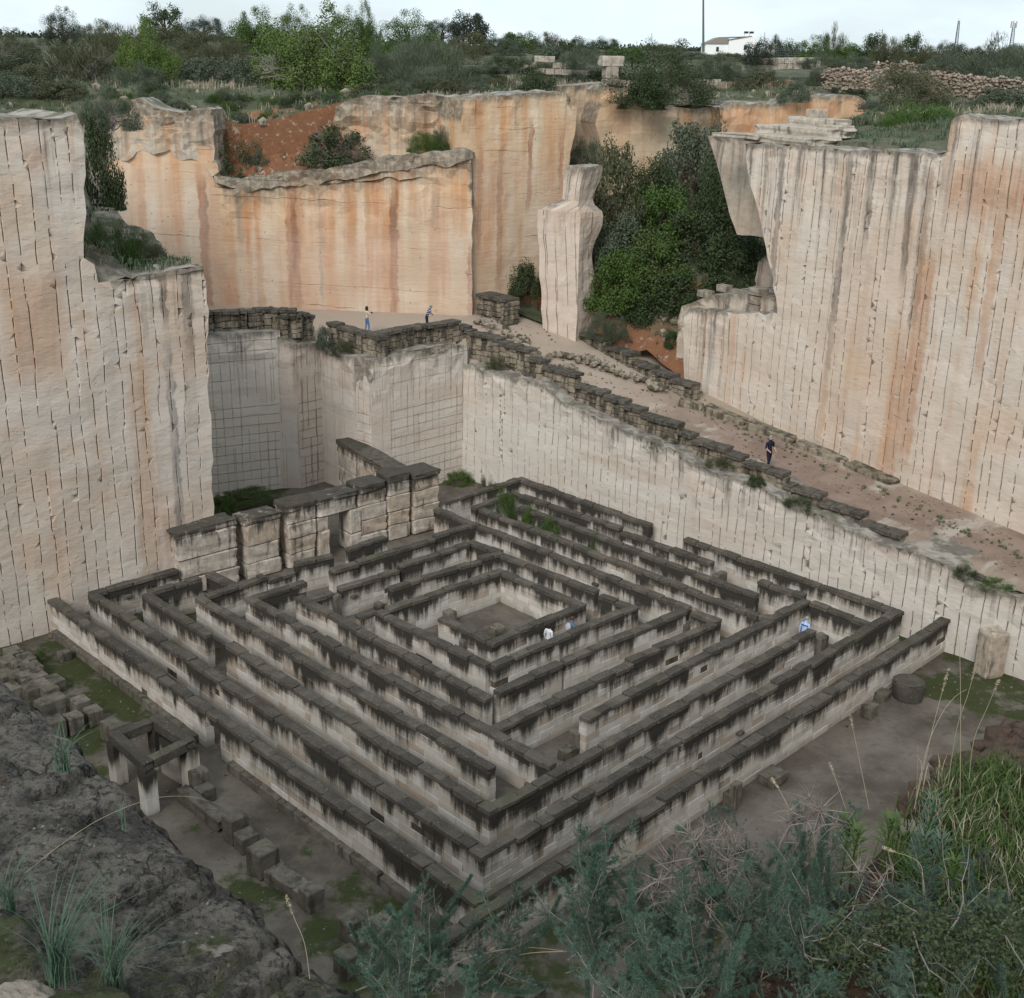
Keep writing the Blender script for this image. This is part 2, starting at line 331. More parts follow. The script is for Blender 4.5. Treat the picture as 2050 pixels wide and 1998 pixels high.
M['retaincap'] = pos_stone('parapet_capstone', (.145,.128,.105), (.095,.085,.07), dirt=(.04,.036,.03), dirt_amt=.45, spec=.4)
M['cube'] = pos_stone('floor_block_stone', (.22,.195,.16), (.14,.125,.10), dirt=(.045,.042,.028), dirt_amt=.5, spec=.3)
M['drywall'] = pos_stone('dry_wall_stone', (.44,.36,.29), (.30,.23,.17), dirt=(.11,.085,.06), dirt_amt=.35, island=True)
M['rim_stone'] = pos_stone('rim_stone', (.17,.115,.085), (.10,.065,.045), scale=6.)
M['white_block'] = pos_stone('pale_block', (.56,.49,.41), (.42,.36,.29), dirt=(.14,.12,.10), dirt_amt=.35)
M['rock'] = pos_stone('loose_rock', (.44,.38,.31), (.30,.255,.205), dirt=(.09,.08,.065), dirt_amt=.5, spec=.4)
M['shrub_dark'] = leaf_mat('leaf_dark', (.018,.032,.012), (.048,.072,.024), (.034,.048,.018))
M['shrub_green'] = leaf_mat('leaf_green', (.030,.068,.012), (.075,.125,.025), (.055,.095,.016))
M['pine'] = leaf_mat('leaf_pine', (.045,.088,.016), (.125,.180,.040), (.080,.130,.028))
M['shrub_grey'] = leaf_mat('leaf_greygreen', (.050,.070,.044), (.110,.135,.090), (.082,.092,.060))
M['shrub_olive'] = leaf_mat('leaf_olive', (.046,.056,.026), (.100,.104,.052), (.090,.082,.045))
M['far_tree'] = leaf_mat('leaf_far', (.020,.030,.020), (.046,.060,.038))
M['twig'] = flat('dead_twig', (.20,.175,.155), .9)
M['bark'] = flat('bark', (.10,.075,.055), .95)
M['asparagus'] = leaf_mat('leaf_asparagus', (.022,.050,.037), (.078,.135,.098), (.045,.078,.052))
M['thistle'] = leaf_mat('dry_thistle', (.13,.105,.09), (.27,.225,.20), (.19,.16,.14))
M['grass'] = leaf_mat('grass_green', (.020,.044,.007), (.062,.105,.017), (.042,.060,.017))
M['grass_blue'] = leaf_mat('grass_bluegreen', (.040,.078,.050), (.085,.135,.090))
M['grass_dry'] = leaf_mat('grass_dry', (.25,.20,.135), (.42,.36,.265))
M['groundcover'] = leaf_mat('ground_cover', (.050,.085,.045), (.110,.145,.085), (.16,.14,.085))
# ================================================================ rock faces
UOFF = [0.]
def cliff(name, a, b, outline, depth, mat, res=.5, amp=.07, top_amp=.25, jag=.05, freq=.5, kind='structure', vert_amp=0., cols=None, seed=1):
    """a quarry face: outline (s, z) on the upright plane through a and b, given thickness behind it"""
    a = Vector((a[0], a[1])); d = (Vector((b[0], b[1]))-a).normalized(); n = Vector((-d.y, d.x))
    if n.dot(-a) < 0: n = -n
    pts = []
    k = len(outline)
    for i in range(k):
        p, q = Vector(outline[i]), Vector(outline[(i+1) % k]); L_ = (q-p).length; c = max(1, int(L_/res))
        for j in range(c):
            t = p.lerp(q, j/c)
            w = jag*(1. if 0 < j else .4)
            t = t+Vector((mn.noise((t.x*1.7, t.y*1.7, 5.+UOFF[0])), mn.noise((t.x*1.7, t.y*1.7, 9.+UOFF[0]))))*w*(1 if t.y > .1 else 0)
            pts.append(t)
    nb = len(pts); poly = [(p.x, p.y) for p in pts]
    xs = [p.x for p in pts]; ys = [p.y for p in pts]
    vs = list(pts); gat = [0.]*len(vs); occ = set(); rg = random.Random(seed)
    if cols:
        cw, rh = cols; k0 = int(min(xs)/cw)-1
        def addg(s_, z_, a_):
            if inpoly(s_, z_, poly) and inpoly(s_+.06, z_, poly) and inpoly(s_-.06, z_, poly) and inpoly(s_, z_+.06, poly) and inpoly(s_, z_-.06, poly):
                vs.append(Vector((s_, z_))); gat.append(a_); occ.add((round(s_/.16), round(z_/.16)))
        for kc in range(k0, int(max(xs)/cw)+2):
            base = kc*cw+rg.gauss(0, .05); zc = min(ys)+rg.uniform(-1, .3)
            if base < -24: continue
            while zc < max(ys):
                Lg = rh*rg.uniform(.45, 1.5); u0 = base+rg.gauss(0, .055); sl = rg.gauss(0, .012); w = rg.uniform(.010, .021)
                if rg.random() > .07:
                    nn_ = max(2, int(Lg/.30))
                    for q in range(nn_+1):
                        zz = zc+Lg*q/nn_+.002*kc; uu = u0+sl*(zz-zc)+.012*mn.noise((kc*3.1, zz*1.7, seed))
                        if q in (0, nn_): addg(uu, zz, .0); continue
                        for of, av in ((-w-.022, 0.), (-w*.4, 1.), (w*.4, 1.), (w+.022, 0.)): addg(uu+of, zz+rg.uniform(-.02, .02), av)
                zc += Lg+rg.uniform(-.25, .12)*1.0
    x = min(xs)+res*.5
    while x < max(xs):
        y = min(ys)+res*.5
        while y < max(ys):
            px, py = x+(random.random()-.5)*res*.4, y+(random.random()-.5)*res*.4
            if inpoly(px, py, poly):
                ok = True
                if not (inpoly(px+res*.35, py, poly) and inpoly(px-res*.35, py, poly) and inpoly(px, py+res*.35, poly) and inpoly(px, py-res*.35, poly)): ok = False
                if ok and cols and any((round(px/.16)+i_, round(py/.16)+j_) in occ for i_ in (-1, 0, 1) for j_ in (-1, 0, 1)): ok = False
                if ok: vs.append(Vector((px, py))); gat.append(0.)
            y += res
        x += res
    edges = [(i, (i+1) % nb) for i in range(nb)]
    V2, _, F2, OV, _, _ = delaunay_2d_cdt(vs, edges, [], 0, 1e-5)
    F2 = [f for f in F2 if inpoly(sum(V2[i].x for i in f)/len(f), sum(V2[i].y for i in f)/len(f), poly)]
    def ztop(s):
        best = None
        for i in range(nb):
            p, q = pts[i], pts[(i+1) % nb]
            if (p.x <= s) != (q.x <= s):
                z = p.y+(q.y-p.y)*(s-p.x)/(q.x-p.x)
                if best is None or z > best: best = z
        return best if best is not None else max(ys)
    cache = {}
    def zt(s):
        k_ = round(s/.12)
        if k_ not in cache: cache[k_] = ztop(k_*.12)
        return cache[k_]
    uo = UOFF[0]; UOFF[0] += 37.3
    V = []; U1 = []; U2 = []
    def p3(s, z, off): return (a.x+d.x*s+n.x*off, a.y+d.y*s+n.y*off, z)
    def disp(s, z, dep):
        q = (s*freq+uo, z*freq, 1.7)
        f = amp*mn.fractal(q, 1., 2.1, 4)+vert_amp*mn.noise((s*1.1+uo, z*.08, 7.))
        if top_amp: f += top_amp*math.exp(-max(0, dep)/1.6)*mn.fractal((s*.9+uo, z*1.2, 4.), .9, 2., 4)
        return f
    GV = []
    for iv, v in enumerate(V2):
        dep = zt(v.x)-v.y; ga = max((gat[i] for i in OV[iv]), default=0.) if OV[iv] else 0.; GV.append(ga); ex = 0.
        if cols:
            pc = math.floor(v.x/cols[0]+.02); ex = .034*mn.cell((pc*1.37+.5, math.floor(v.y/(cols[1]*.8)+mn.cell((pc*2.1, 3.3, 1.))*.9)+.5, seed+.5))*.5-.075*ga
        V.append(p3(v.x, v.y, disp(v.x, v.y, dep)+ex)); U1.append((v.x+uo, v.y)); U2.append((max(0, dep), 0))
    Fc = [list(f) for f in F2]
    # orient faces to n
    if Fc:
        f = Fc[0]; nn = (Vector(V[f[1]])-Vector(V[f[0]])).cross(Vector(V[f[2]])-Vector(V[f[0]]))
        if nn.x*n.x+nn.y*n.y < 0: Fc = [f[::-1] for f in Fc]
    if depth:
        steps = max(1, int(depth/max(res, .6)))
        rows = [list(range(nb))]
        for st in range(1, steps+1):
            row = []
            for i in range(nb):
                p = pts[i]; off = -depth*st/steps
                dep = zt(p.x)-p.y
                jz = .10*mn.fractal((p.x*1.3+uo, off*1.3, 3.), .9, 2., 3) if p.y > .2 else 0
                V.append(p3(p.x+.06*mn.noise((off*1.5, p.y, uo)), p.y+jz, off)); row.append(len(V)-1)
                U1.append((p.x+uo+abs(off), p.y)); U2.append((max(0, dep), 0))
            rows.append(row)
        ar = sum(pts[i].x*pts[(i+1) % nb].y-pts[(i+1) % nb].x*pts[i].y for i in range(nb))
        flip = (ar > 0) == ((d.x*n.y-d.y*n.x) < 0)
        for r0, r1 in zip(rows, rows[1:]):
            for i in range(nb):
                j = (i+1) % nb
                q = [r0[i], r0[j], r1[j], r1[i]]
                Fc.append(q[::-1] if flip else q)
    me = bpy.data.meshes.new(name); me.from_pydata(V, [], Fc); me.update()
    l1 = me.uv_layers.new(name='uv'); l2 = me.uv_layers.new(name='dep')
    vi = [0]*len(me.loops); me.loops.foreach_get('vertex_index', vi)
    l1.data.foreach_set('uv', [c for i in vi for c in U1[i]]); l2.data.foreach_set('uv', [c for i in vi for c in U2[i]])
    if cols:
        ga_ = me.attributes.new('groove', 'FLOAT', 'POINT'); ga_.data.foreach_set('value', GV+[0.]*(len(V)-len(GV)))
    o = mesh_obj(name, me, None, mat)
    if kind: o['kind'] = kind
    return o, uo
def splane(a, b):
    A = Vector((a[0], a[1])); d = (Vector((b[0], b[1]))-A).normalized()
    def S(px, py):
        w = Wp(px, py, a, b); return ((w.xy-A).dot(d), w.z)
    return S
def quad_cliff(name, a, b, tops, zb, depth, mat, **k):
    """face between a and b with a list of (t 0..1, z) for its top"""
    Ln = (Vector((b[0], b[1]))-Vector((a[0], a[1]))).length
    out = [(0, zb), (Ln, zb)]+[(t*Ln, z) for t, z in reversed(tops)]
    return cliff(name, a, b, out, depth, mat, **k)
RUST = (.27, .078, .022); BLACK = (.075, .068, .062); BROWN = (.30, .155, .085); GREY = (.22, .21, .20)
# ---- left face
LA = P(45, 1283).to_tuple()[:2]; LB = (LA[0]+.70, LA[1]+.714); SL = splane(LA, LB)
uo = UOFF[0]
def sL(px, py): return SL(px, py)[0]+uo
M['left'] = cliff_mat('left_face_stone', gattr=True, cream=(.56,.50,.44), pink=(.54,.42,.335), orange=(.46,.26,.135), orange_amt=.36, dark_amt=.42, colw=.73, rowh=2.0, dark_len=6., top_dark=.45,
    streaks=((sL(340,760), .42, (.165,.155,.15), 3.5, 12.6, .85), (sL(352,980), .36, (.15,.135,.125), 0, 5.2, .6), (sL(280,830), 1.0, (.47,.32,.22), 1., 11.5, .7), (sL(375,600), .5, (.17,.15,.125), 11.5, 15.7, .8),
             (sL(325,560), .35, BLACK, 13.2, 15.7, .8), (sL(285,580), .3, (.15,.12,.09), 12.9, 15.5, .7), (sL(60,545), 2.6, (.50,.325,.215), 11.5, 16.6, .75), (sL(70,290), 1.1, (.42,.22,.11), 20.2, 21.6, .75)))
r_edge = SL(430, 1031)[0]
out = [(-42, -.3), (r_edge, -.3)]+[SL(*q) for q in ((430,1031),(424,900),(416,700),(412,560),(408,531),(360,537),(300,549),(245,560),(196,567),(193,548),(188,528),(168,517),(167,480),(170,400),(171,300),(169,250),(160,246),(157,238),(152,229),(120,236),(60,236),(0,234))]+[(-42, 22.3)]
cliff('quarry_face', LA, LB, out, 5.0, M['left'], res=.42, amp=.07, top_amp=.14, jag=.2, vert_amp=.04, cols=(.64, 2.3), seed=3)
# ---- recess with the cut grid
M['grid'] = cliff_mat('grid_face_stone', cream=(.60,.555,.50), pink=(.57,.49,.425), orange_amt=.0, dark_amt=.45, colw=.50, rowh=5., grid=.62, groove=.5, dark_len=4., top_dark=.5, white_foot=.3)
M['pier'] = cliff_mat('pier_face_stone', cream=(.51,.455,.40), pink=(.48,.37,.295), orange_amt=.2, dark_amt=.55, colw=.5, rowh=4., grid=.6, dark_len=4., top_dark=.6)
M['smooth'] = cliff_mat('recess_face_stone', cream=(.56,.51,.455), pink=(.53,.44,.37), orange_amt=.2, dark_amt=.55, colw=.9, rowh=7., groove=.35, dark_len=4.5, top_dark=.6)
g0, g1, g2, g3, g4, g5 = (-24., 65.3), (-14., 70.3), (-12.82, 70.38), (-11.62, 71.68), (-8.23, 68.08), (-3.17, 73.13)
ext = lambda a, b, e0, e1: (tuple(Vector(a)-(Vector(b)-Vector(a)).normalized()*e0), tuple(Vector(b)+(Vector(b)-Vector(a)).normalized()*e1))
quad_cliff('quarry_face', *ext(g0, g1, 0, .3), [(0, 9.9), (.5, 9.8), (1, 9.7)], -.3, 1.6, M['grid'], res=.5, amp=.04, jag=.01)
quad_cliff('quarry_face', *ext(g1, g2, .3, 0), [(0, 9.6), (.5, 9.2), (1, 8.95)], -.3, 1.4, M['smooth'], res=.4, amp=.04, jag=.02)
quad_cliff('quarry_face', *ext(g2, g3, 0, .3), [(0, 8.95), (.5, 8.8), (1, 8.7)], -.3, 1.4, M['pier'], res=.4, amp=.06, jag=.02)
quad_cliff('quarry_face', *ext(g3, g4, .3, 0), [(0, 8.5), (.3, 8.3), (.6, 8.45), (1, 8.62)], -.3, 1.4, M['smooth'], res=.5, amp=.04, jag=.02)
quad_cliff('quarry_face', *ext(g4, g5, 0, .35), [(0, 8.62), (.3, 8.6), (.5, 8.75), (.8, 8.7), (1, 8.35)], -.3, 1.4, M['grid'], res=.5, amp=.04, jag=.02)
# ---- long face under the ramp
RA, RB = (-3.17, 73.13), (21.03, 48.54); SR = splane(RA, RB); RLEN = (Vector(RB)-Vector(RA)).length
M['under'] = cliff_mat('ramp_face_stone', gattr=True, cream=(.55,.515,.465), pink=(.52,.465,.405), orange_amt=.05, dark_amt=.66, colw=.62, rowh=3.0, dark_len=2.2, top_dark=.35)
face_top_px = [(931,732),(1000,748),(1084,769),(1127,803),(1192,833),(1238,855),(1300,880),(1342,895),(1385,925),(1440,948),(1500,964),(1522,972),(1572,1006),(1672,1044),(1751,1083),(1851,1110),(1919,1141),(1937,1169),(2049,1198)]
ft = [SR(*q) for q in face_top_px]; ft[0] = (0, ft[0][1])
ft.append((RLEN+16, ft[-1][1]-.8))
cliff('quarry_face', RA, RB, [(0, -.3), (RLEN+16, -.3)]+ft[::-1], 2.6, M['under'], res=.42, amp=.06, top_amp=.14, jag=.16, vert_amp=.03, cols=(.55, 3.2), seed=7)
FT = ft
def face_z(s): return interp(FT, s)
# ---- big right face
QA, QB = (11.2, 71.3), (24.4, 54.5); SQ = splane(QA, QB)
uo = UOFF[0]
def sQ(px, py): return SQ(px, py)[0]+uo
M['right'] = cliff_mat('right_face_stone', gattr=True, cream=(.55,.485,.415), pink=(.52,.41,.32), orange=(.45,.235,.11), orange_amt=.36, dark_amt=.82, colw=.68, rowh=4.2, dark_len=8., top_dark=.3,
    streaks=((sQ(1560,400), .38, BLACK, 11.5, 21, .85), (sQ(1692,420), .42, BLACK, 12.5, 21, .8), (sQ(1745,370), .35, BLACK, 16.5, 21, .8), (sQ(1825,400), .4, BLACK, 15, 21, .7), (sQ(1855,420), .5, (.20,.12,.075), 12.5, 20.8, .75),
             (sQ(1840,660), .9, (.40,.20,.10), 6.0, 16.5, .75), (sQ(1800,760), .8, (.43,.25,.15), 4.4, 11.5, .7), (sQ(1650,780), .4, (.42,.25,.15), 5.5, 10.5, .65), (sQ(1680,520), .4, (.2,.15,.12), 9.5, 14, .6),
             (sQ(1985,360), 4.2, (.40,.195,.095), 18.4, 21.3, .72), (sQ(1985,560), .5, (.40,.20,.10), 11, 19, .6)))
out = [SQ(*q) for q in ((1352,790),(1404,806),(1490,842),(1583,878),(1690,925),(1787,972),(1938,1036),(2060,1092),(2150,1135))]
sl = out[-1][0]
out += [(sl+14, 1.8), (sl+14, 22.6)]+[SQ(*q) for q in ((2130,240),(2050,236),(1980,238),(1915,231),(1903,240),(1899,270),(1895,306),(1850,305),(1760,300),(1680,299),(1600,292),(1490,286),(1493,315),(1498,345),(1505,380),(1512,400),(1520,440),(1530,480),(1540,535),(1547,560),(1553,595),(1556,627),(1520,626),(1480,629),(1420,620),(1380,618),(1367,630),(1364,655),(1371,690),(1369,735),(1366,770))]
cliff('quarry_face', QA, QB, out, 3.2, M['right'], res=.42, amp=.08, top_amp=.14, jag=.22, vert_amp=.04, cols=(.62, 4.6), seed=5)
# leaning fin seen past the left edge of the right face
M['fin'] = cliff_mat('fin_stone', cream=(.36,.30,.235), pink=(.37,.275,.195), orange_amt=.3, dark_amt=.8, groove=0, dark_len=8., top_dark=.5)
FA, FB = (13.1, 75.6), (17.6, 69.9); SF = splane(FA, FB)
cliff('quarry_face', FA, FB, [SF(*q) for q in ((1475,470),(1465,440),(1452,395),(1438,340),(1426,300),(1418,273),(1440,268),(1470,270),(1560,282),(1590,500),(1560,480))], 2.2, M['fin'], res=.45, amp=.10, jag=.12)
# foot of the fin: broken ledge
quad_cliff('quarry_face', (15.0, 77.2), (18.2, 73.4), [(0, 13.2), (.3, 14.3), (.7, 14.6), (1, 14.2)], 8, 2.4, M['fin'], res=.5, amp=.25)
# ---- orange back face
M['orange'] = None
OY = 0
OA = P(415, 611, 9.0); OB = P(945, 632, 9.0); OA2 = (OA.x, OA.y); OB2 = (OB.x, OB.y); SO = splane(OA2, OB2)
uo = UOFF[0]
def sO(px, py): return SO(px, py)[0]+uo
M['orange'] = cliff_mat('orange_face_stone', cream=(.60,.50,.37), pink=(.56,.40,.26), orange=(.46,.185,.06), orange_amt=.72, dark_amt=.5, groove=0, band=.22, dark_len=3.2, top_dark=1.9, white_foot=.35,
    streaks=((sO(412,520), .62, RUST, 8.6, 17.5, .95), (sO(590,560), .85, RUST, 8.6, 15.5, .95), (sO(590,430), .95, (.33,.17,.09), 13, 17., .7), (sO(788,500), .5, RUST, 8.6, 16.5, .95), (sO(789,410), .45, (.17,.10,.06), 14, 17.6, .8),
             (sO(942,560), .4, RUST, 8.8, 14, .9), (sO(868,480), .6, (.42,.25,.145), 8.8, 16, .7), (sO(480,450), .5, (.25,.20,.15), 13, 17, .6), (sO(640,430), .22, GREY, 9.5, 17, .7), (sO(872,390), .5, (.24,.16,.10), 14.5, 17.7, .6),
             (sO(520,520), .5, (.44,.24,.12), 8.6, 13, .7), (sO(590,480), .35, (.16,.07,.03), 11, 16.5, .8), (sO(412,440), .3, (.15,.07,.035), 12.5, 17.5, .8), (sO(700,440), .8, (.40,.22,.11), 12, 17.6, .6), (sO(830,420), .9, (.42,.24,.12), 12, 17.8, .6), (sO(920,380), .8, (.44,.20,.08), 14, 18, .75), (sO(330,380), .9, (.46,.27,.14), 11, 17, .5), (sO(280,330), .5, (.40,.19,.08), 13, 18, .7), (sO(735,400), .35, (.45,.23,.10), 13, 17.5, .7)))
out = [SO(*q) for q in ((945,640),(700,636),(560,630),(400,618),(340,560),(300,500),(240,440),(218,410),(212,360),(222,325),(208,300),(204,270),(215,240),(236,214),(262,202),(285,205),(310,220),(360,228),(420,224),(427,240),(424,290),(427,320),(436,352),(470,366),(560,353),(640,345),(780,320),(890,305),(930,303),(943,312),(945,400))]
cliff('quarry_face', OA2, OB2, out, 2.8, M['orange'], res=.5, amp=.12, top_amp=.55, jag=.16, freq=.4)
# weathered tier above and behind it
TA, TB = (OA2[0], OA2[1]+2.6), (OB2[0], OB2[1]+2.6); ST = splane(TA, TB)
M['tier'] = cliff_mat('weathered_tier_stone', cream=(.40,.325,.24), pink=(.42,.265,.15), orange=(.42,.18,.065), orange_amt=.5, dark_amt=.9, groove=0, band=.6, dark_len=6, top_dark=1.8)
cliff('quarry_face', TA, TB, [ST(*q) for q in ((660,345),(690,300),(683,270),(668,245),(672,215),(690,203),(740,192),(800,194),(860,187),(905,192),(950,194),(985,190),(985,400),(800,350))], 2.5, M['tier'], res=.35, amp=.5, top_amp=.5, jag=.2, freq=.55)
quad_cliff('quarry_face', (TA[0]-1.2, TA[1]-.6), (TA[0]+2.2, TA[1]-.3), [(0, 21.), (.5, 20.9), (1, 20.7)], 16, 2, M['tier'], res=.4, amp=.3)
M['crust'] = cliff_mat('weathered_crust', cream=(.40,.335,.255), pink=(.40,.27,.17), orange=(.40,.18,.075), orange_amt=.45, dark_amt=.9, groove=0, band=.5, dark_len=6, top_dark=2.2)
def off_plane(k): return ((OA2[0], OA2[1]-k), (OB2[0], OB2[1]-k))
pa, pb = off_plane(.10); s_ = splane(pa, pb)
cliff('weathered_rock', pa, pb, [s_(*q) for q in ((208,335),(204,300),(200,262),(214,236),(240,212),(266,198),(290,202),(318,216),(362,224),(424,218),(430,245),(428,300),(436,345),(425,352),(408,330),(385,318),(360,322),(340,300),(310,310),(285,300),(255,322),(232,325))], 2.2, M['crust'], res=.35, amp=.38, top_amp=.3, jag=.25, freq=.7)
pa, pb = off_plane(.16); s_ = splane(pa, pb)
cliff('weathered_rock', pa, pb, [s_(*q) for q in ((428,350),(440,360),(470,360),(560,347),(640,340),(720,326),(780,314),(850,306),(930,298),(946,306),(947,318),(925,322),(900,334),(860,330),(815,342),(760,342),(715,358),(660,362),(610,374),(560,372),(505,384),(460,378),(430,366))], 1.2, M['crust'], res=.3, amp=.22, top_amp=.2, jag=.22, freq=.8)
# tall orange face turning away to the right
VA = (OB2[0]-.4, OB2[1]+.55); VB = (VA[0]+.86, VA[1]+.51); SV = splane(VA, VB)
uo = UOFF[0]
def sV(px, py): return SV(px, py)[0]+uo
M['orange2'] = cliff_mat('tall_orange_face_stone', cream=(.58,.46,.31), pink=(.54,.37,.215), orange=(.45,.19,.065), orange_amt=.72, dark_amt=.42, groove=0, band=.2, dark_len=3., top_dark=.45, white_foot=.25,
    streaks=((sV(1003,270), .4, (.28,.15,.08), 16.5, 20.5, .6), (sV(1060,330), .35, RUST, 15.5, 21.5, .8), (sV(1125,280), .35, RUST, 17, 21, .7), (sV(1000,430), .4, RUST, 10.5, 18, .7), (sV(960,400), .35, RUST, 13, 20, .6)))
cliff('quarry_face', VA, VB, [SV(*q) for q in ((920,640),(945,632),(1010,600),(1090,570),(1118,450),(1140,325),(1152,250),(1156,216),(1140,208),(1135,188),(1128,183),(1060,186),(1000,191),(940,194),(925,196))], 3.2, M['orange2'], res=.5, amp=.10, top_amp=.2, jag=.1)
# slot behind it and the cliffs over the overgrown hollow
M['slot'] = cliff_mat('slot_stone', cream=(.45,.335,.21), pink=(.42,.27,.155), orange=(.36,.13,.05), orange_amt=.6, dark_amt=.5, groove=0, dark_len=2.5, top_dark=.5)
M['gully'] = cliff_mat('hollow_face_stone', cream=(.50,.39,.255), pink=(.50,.335,.195), orange=(.45,.22,.09), orange_amt=.5, dark_amt=.45, groove=0, band=.2, dark_len=2.5, top_dark=.5)
S1 = ((3.2, 102.), (10., 105.)); s_ = splane(*S1); uo = UOFF[0]
M['slot'] = cliff_mat('slot_stone2', cream=(.45,.335,.21), pink=(.42,.27,.155), orange=(.36,.13,.05), orange_amt=.45, dark_amt=.5, groove=0, dark_len=2.5, top_dark=.5, streaks=((s_(1190,260)[0]+uo, 1.1, (.26,.085,.03), 12, 22.5, .95),))
cliff('quarry_face', *S1, [s_(*q) for q in ((1080,360),(1240,360),(1240,170),(1213,165),(1150,172),(1105,172))], 2.5, M['slot'], res=.6, amp=.15)
S2 = ((6.8, 97.), (17.5, 100.5)); s_ = splane(*S2); uo = UOFF[0]
cliff('quarry_face', *S2, [s_(*q) for q in ((1207,400),(1205,320),(1200,280),(1190,245),(1198,215),(1203,180),(1212,172),(1240,178),(1262,172),(1268,190),(1262,206),(1300,205),(1345,214),(1400,218),(1440,214),(1452,204),(1520,206),(1562,205),(1580,216),(1580,400))], 3, M['gully'], res=.6, amp=.22, jag=.2)
S3 = ((16.5, 98.5), (32., 103.)); s_ = splane(*S3); uo = UOFF[0]
M['redcut'] = cliff_mat('red_cut_stone', cream=(.44,.30,.17), pink=(.44,.23,.11), orange=(.40,.15,.055), orange_amt=.85, dark_amt=.5, groove=0, dark_len=2.5, top_dark=.5)
cliff('quarry_face', *S3, [s_(*q) for q in ((1440,320),(1440,215),(1470,206),(1560,208),(1585,200),(1592,190),(1640,192),(1660,196),(1675,190),(1720,192),(1740,208),(1760,238),(1790,262),(1800,300))], 3, M['redcut'], res=.6, amp=.3, jag=.25)
# second red cut higher up behind
S4 = ((19., 112.), (36., 114.)); s_ = splane(*S4)
cliff('quarry_face', *S4, [s_(*q) for q in ((1420,215),(1428,172),(1452,165),(1520,166),(1575,160),(1590,162),(1590,215))], 2, M['redcut'], res=.6, amp=.35, jag=.2)
S5 = ((-36., 96.), (-20., 97.)); s_ = splane(*S5)
cliff('quarry_face', *S5, [s_(*q) for q in ((30,225),(38,166),(62,165),(85,172),(115,166),(150,170),(190,180),(192,225))], 2, M['redcut'], res=.6, amp=.35, jag=.2)
# ---- sides of the pit beside and under the viewpoint, outside the frame
for (a_, b_) in (((-52., 18.7), (-24., 8.)), ((-24., 8.), (-5., 6.6)), ((-5., 6.6), (1.5, 1.2)), ((1.5, 1.2), (8., 5.5)), ((8., 5.5), (34., 20.)), ((34., 20.), (48., 26.))):
    quad_cliff('quarry_face', b_, a_, [(0, 21.9), (1, 21.9)], -.3, 0, M['under'], res=2.2, amp=.2)
# ---- pinnacle left standing beside the ramp
def pinnacle():
    sec = [(684,1086,1152,1186,79.0),(640,1085,1155,1187,79.),(600,1083,1156,1188,79.),(560,1081,1157,1190,79.),(520,1079,1158,1184,79.),(490,1078,1159,1190,79.),(465,1076,1160,1201,79.),(440,1076,1162,1209,79.),(425,1078,1160,1205,79.),(416,1090,1158,1194,79.),(410,1124,1158,1186,79.),(385,1127,1160,1190,79.),(365,1128,1163,1200,79.),(348,1133,1166,1206,79.),(334,1140,1166,1207,79.)]
    rings = []
    tab = sorted((D(1150, s[0], 77.2).z, s) for s in sec)
    zs = []
    z = tab[0][0]-.8
    while z < tab[-1][0]: zs.append(z); z += .33
    zs.append(tab[-1][0])
    V = []; U1 = []; U2 = []; nper = None
    for z in zs:
        xl = interp([(t[0], D(t[1][1], t[1][0], 78.4).x) for t in tab], z); xc = interp([(t[0], D(t[1][2], t[1][0], 77.).x) for t in tab], z); xr = interp([(t[0], D(t[1][3], t[1][0], 78.6).x) for t in tab], z)
        cor = [Vector((xl, 78.3)), Vector((xc, 77.0)), Vector((xr, 78.6)), Vector(((xl+xr)/2+.3, 80.2))]
        ring = []; u = 0
        for k in range(4):
            p, q = cor[k], cor[(k+1) % 4]; c = 8
            for j in range(c):
                t = p.lerp(q, j/c); ring.append((t, u+(q-p).length*j/c))
            u += (q-p).length
        cen = sum((r[0] for r in ring), Vector((0, 0)))/len(ring)
        row = []
        for (t, uu) in ring:
            dn = (t-cen).normalized(); f = .10*mn.fractal((t.x*.9, t.y*.9, z*.9), 1., 2., 4)
            V.append((t.x+dn.x*f, t.y+dn.y*f, z+.06*mn.noise((t.x*2, t.y*2, 1.)))); U1.append((uu+UOFF[0], z)); U2.append((tab[-1][0]-z, 0)); row.append(len(V)-1)
        rings.append(row)
    Fc = []
    for r0, r1 in zip(rings, rings[1:]):
        k = len(r0)
        for i in range(k): Fc.append((r0[i], r0[(i+1) % k], r1[(i+1) % k], r1[i]))
    Fc.append(rings[-1])
    UOFF[0] += 30
    me = bpy.data.meshes.new('rock_pinnacle'); me.from_pydata(V, [], Fc); me.update()
    vi = [0]*len(me.loops); me.loops.foreach_get('vertex_index', vi)
    me.uv_layers.new(name='uv').data.foreach_set('uv', [c for i in vi for c in U1[i]]); me.uv_layers.new(name='dep').data.foreach_set('uv', [c for i in vi for c in U2[i]])
    mt = cliff_mat('pinnacle_stone', cream=(.53,.44,.365), pink=(.51,.385,.30), orange_amt=.1, dark_amt=.75, colw=.72, rowh=6., dark_len=6.5, top_dark=1.0)
    o = mesh_obj('rock_pinnacle', me, None, mt)
    tag(o, 'freestanding quarried stone pinnacle with a narrow top, beside the path and the overgrown hollow', 'rock pinnacle')
pinnacle()
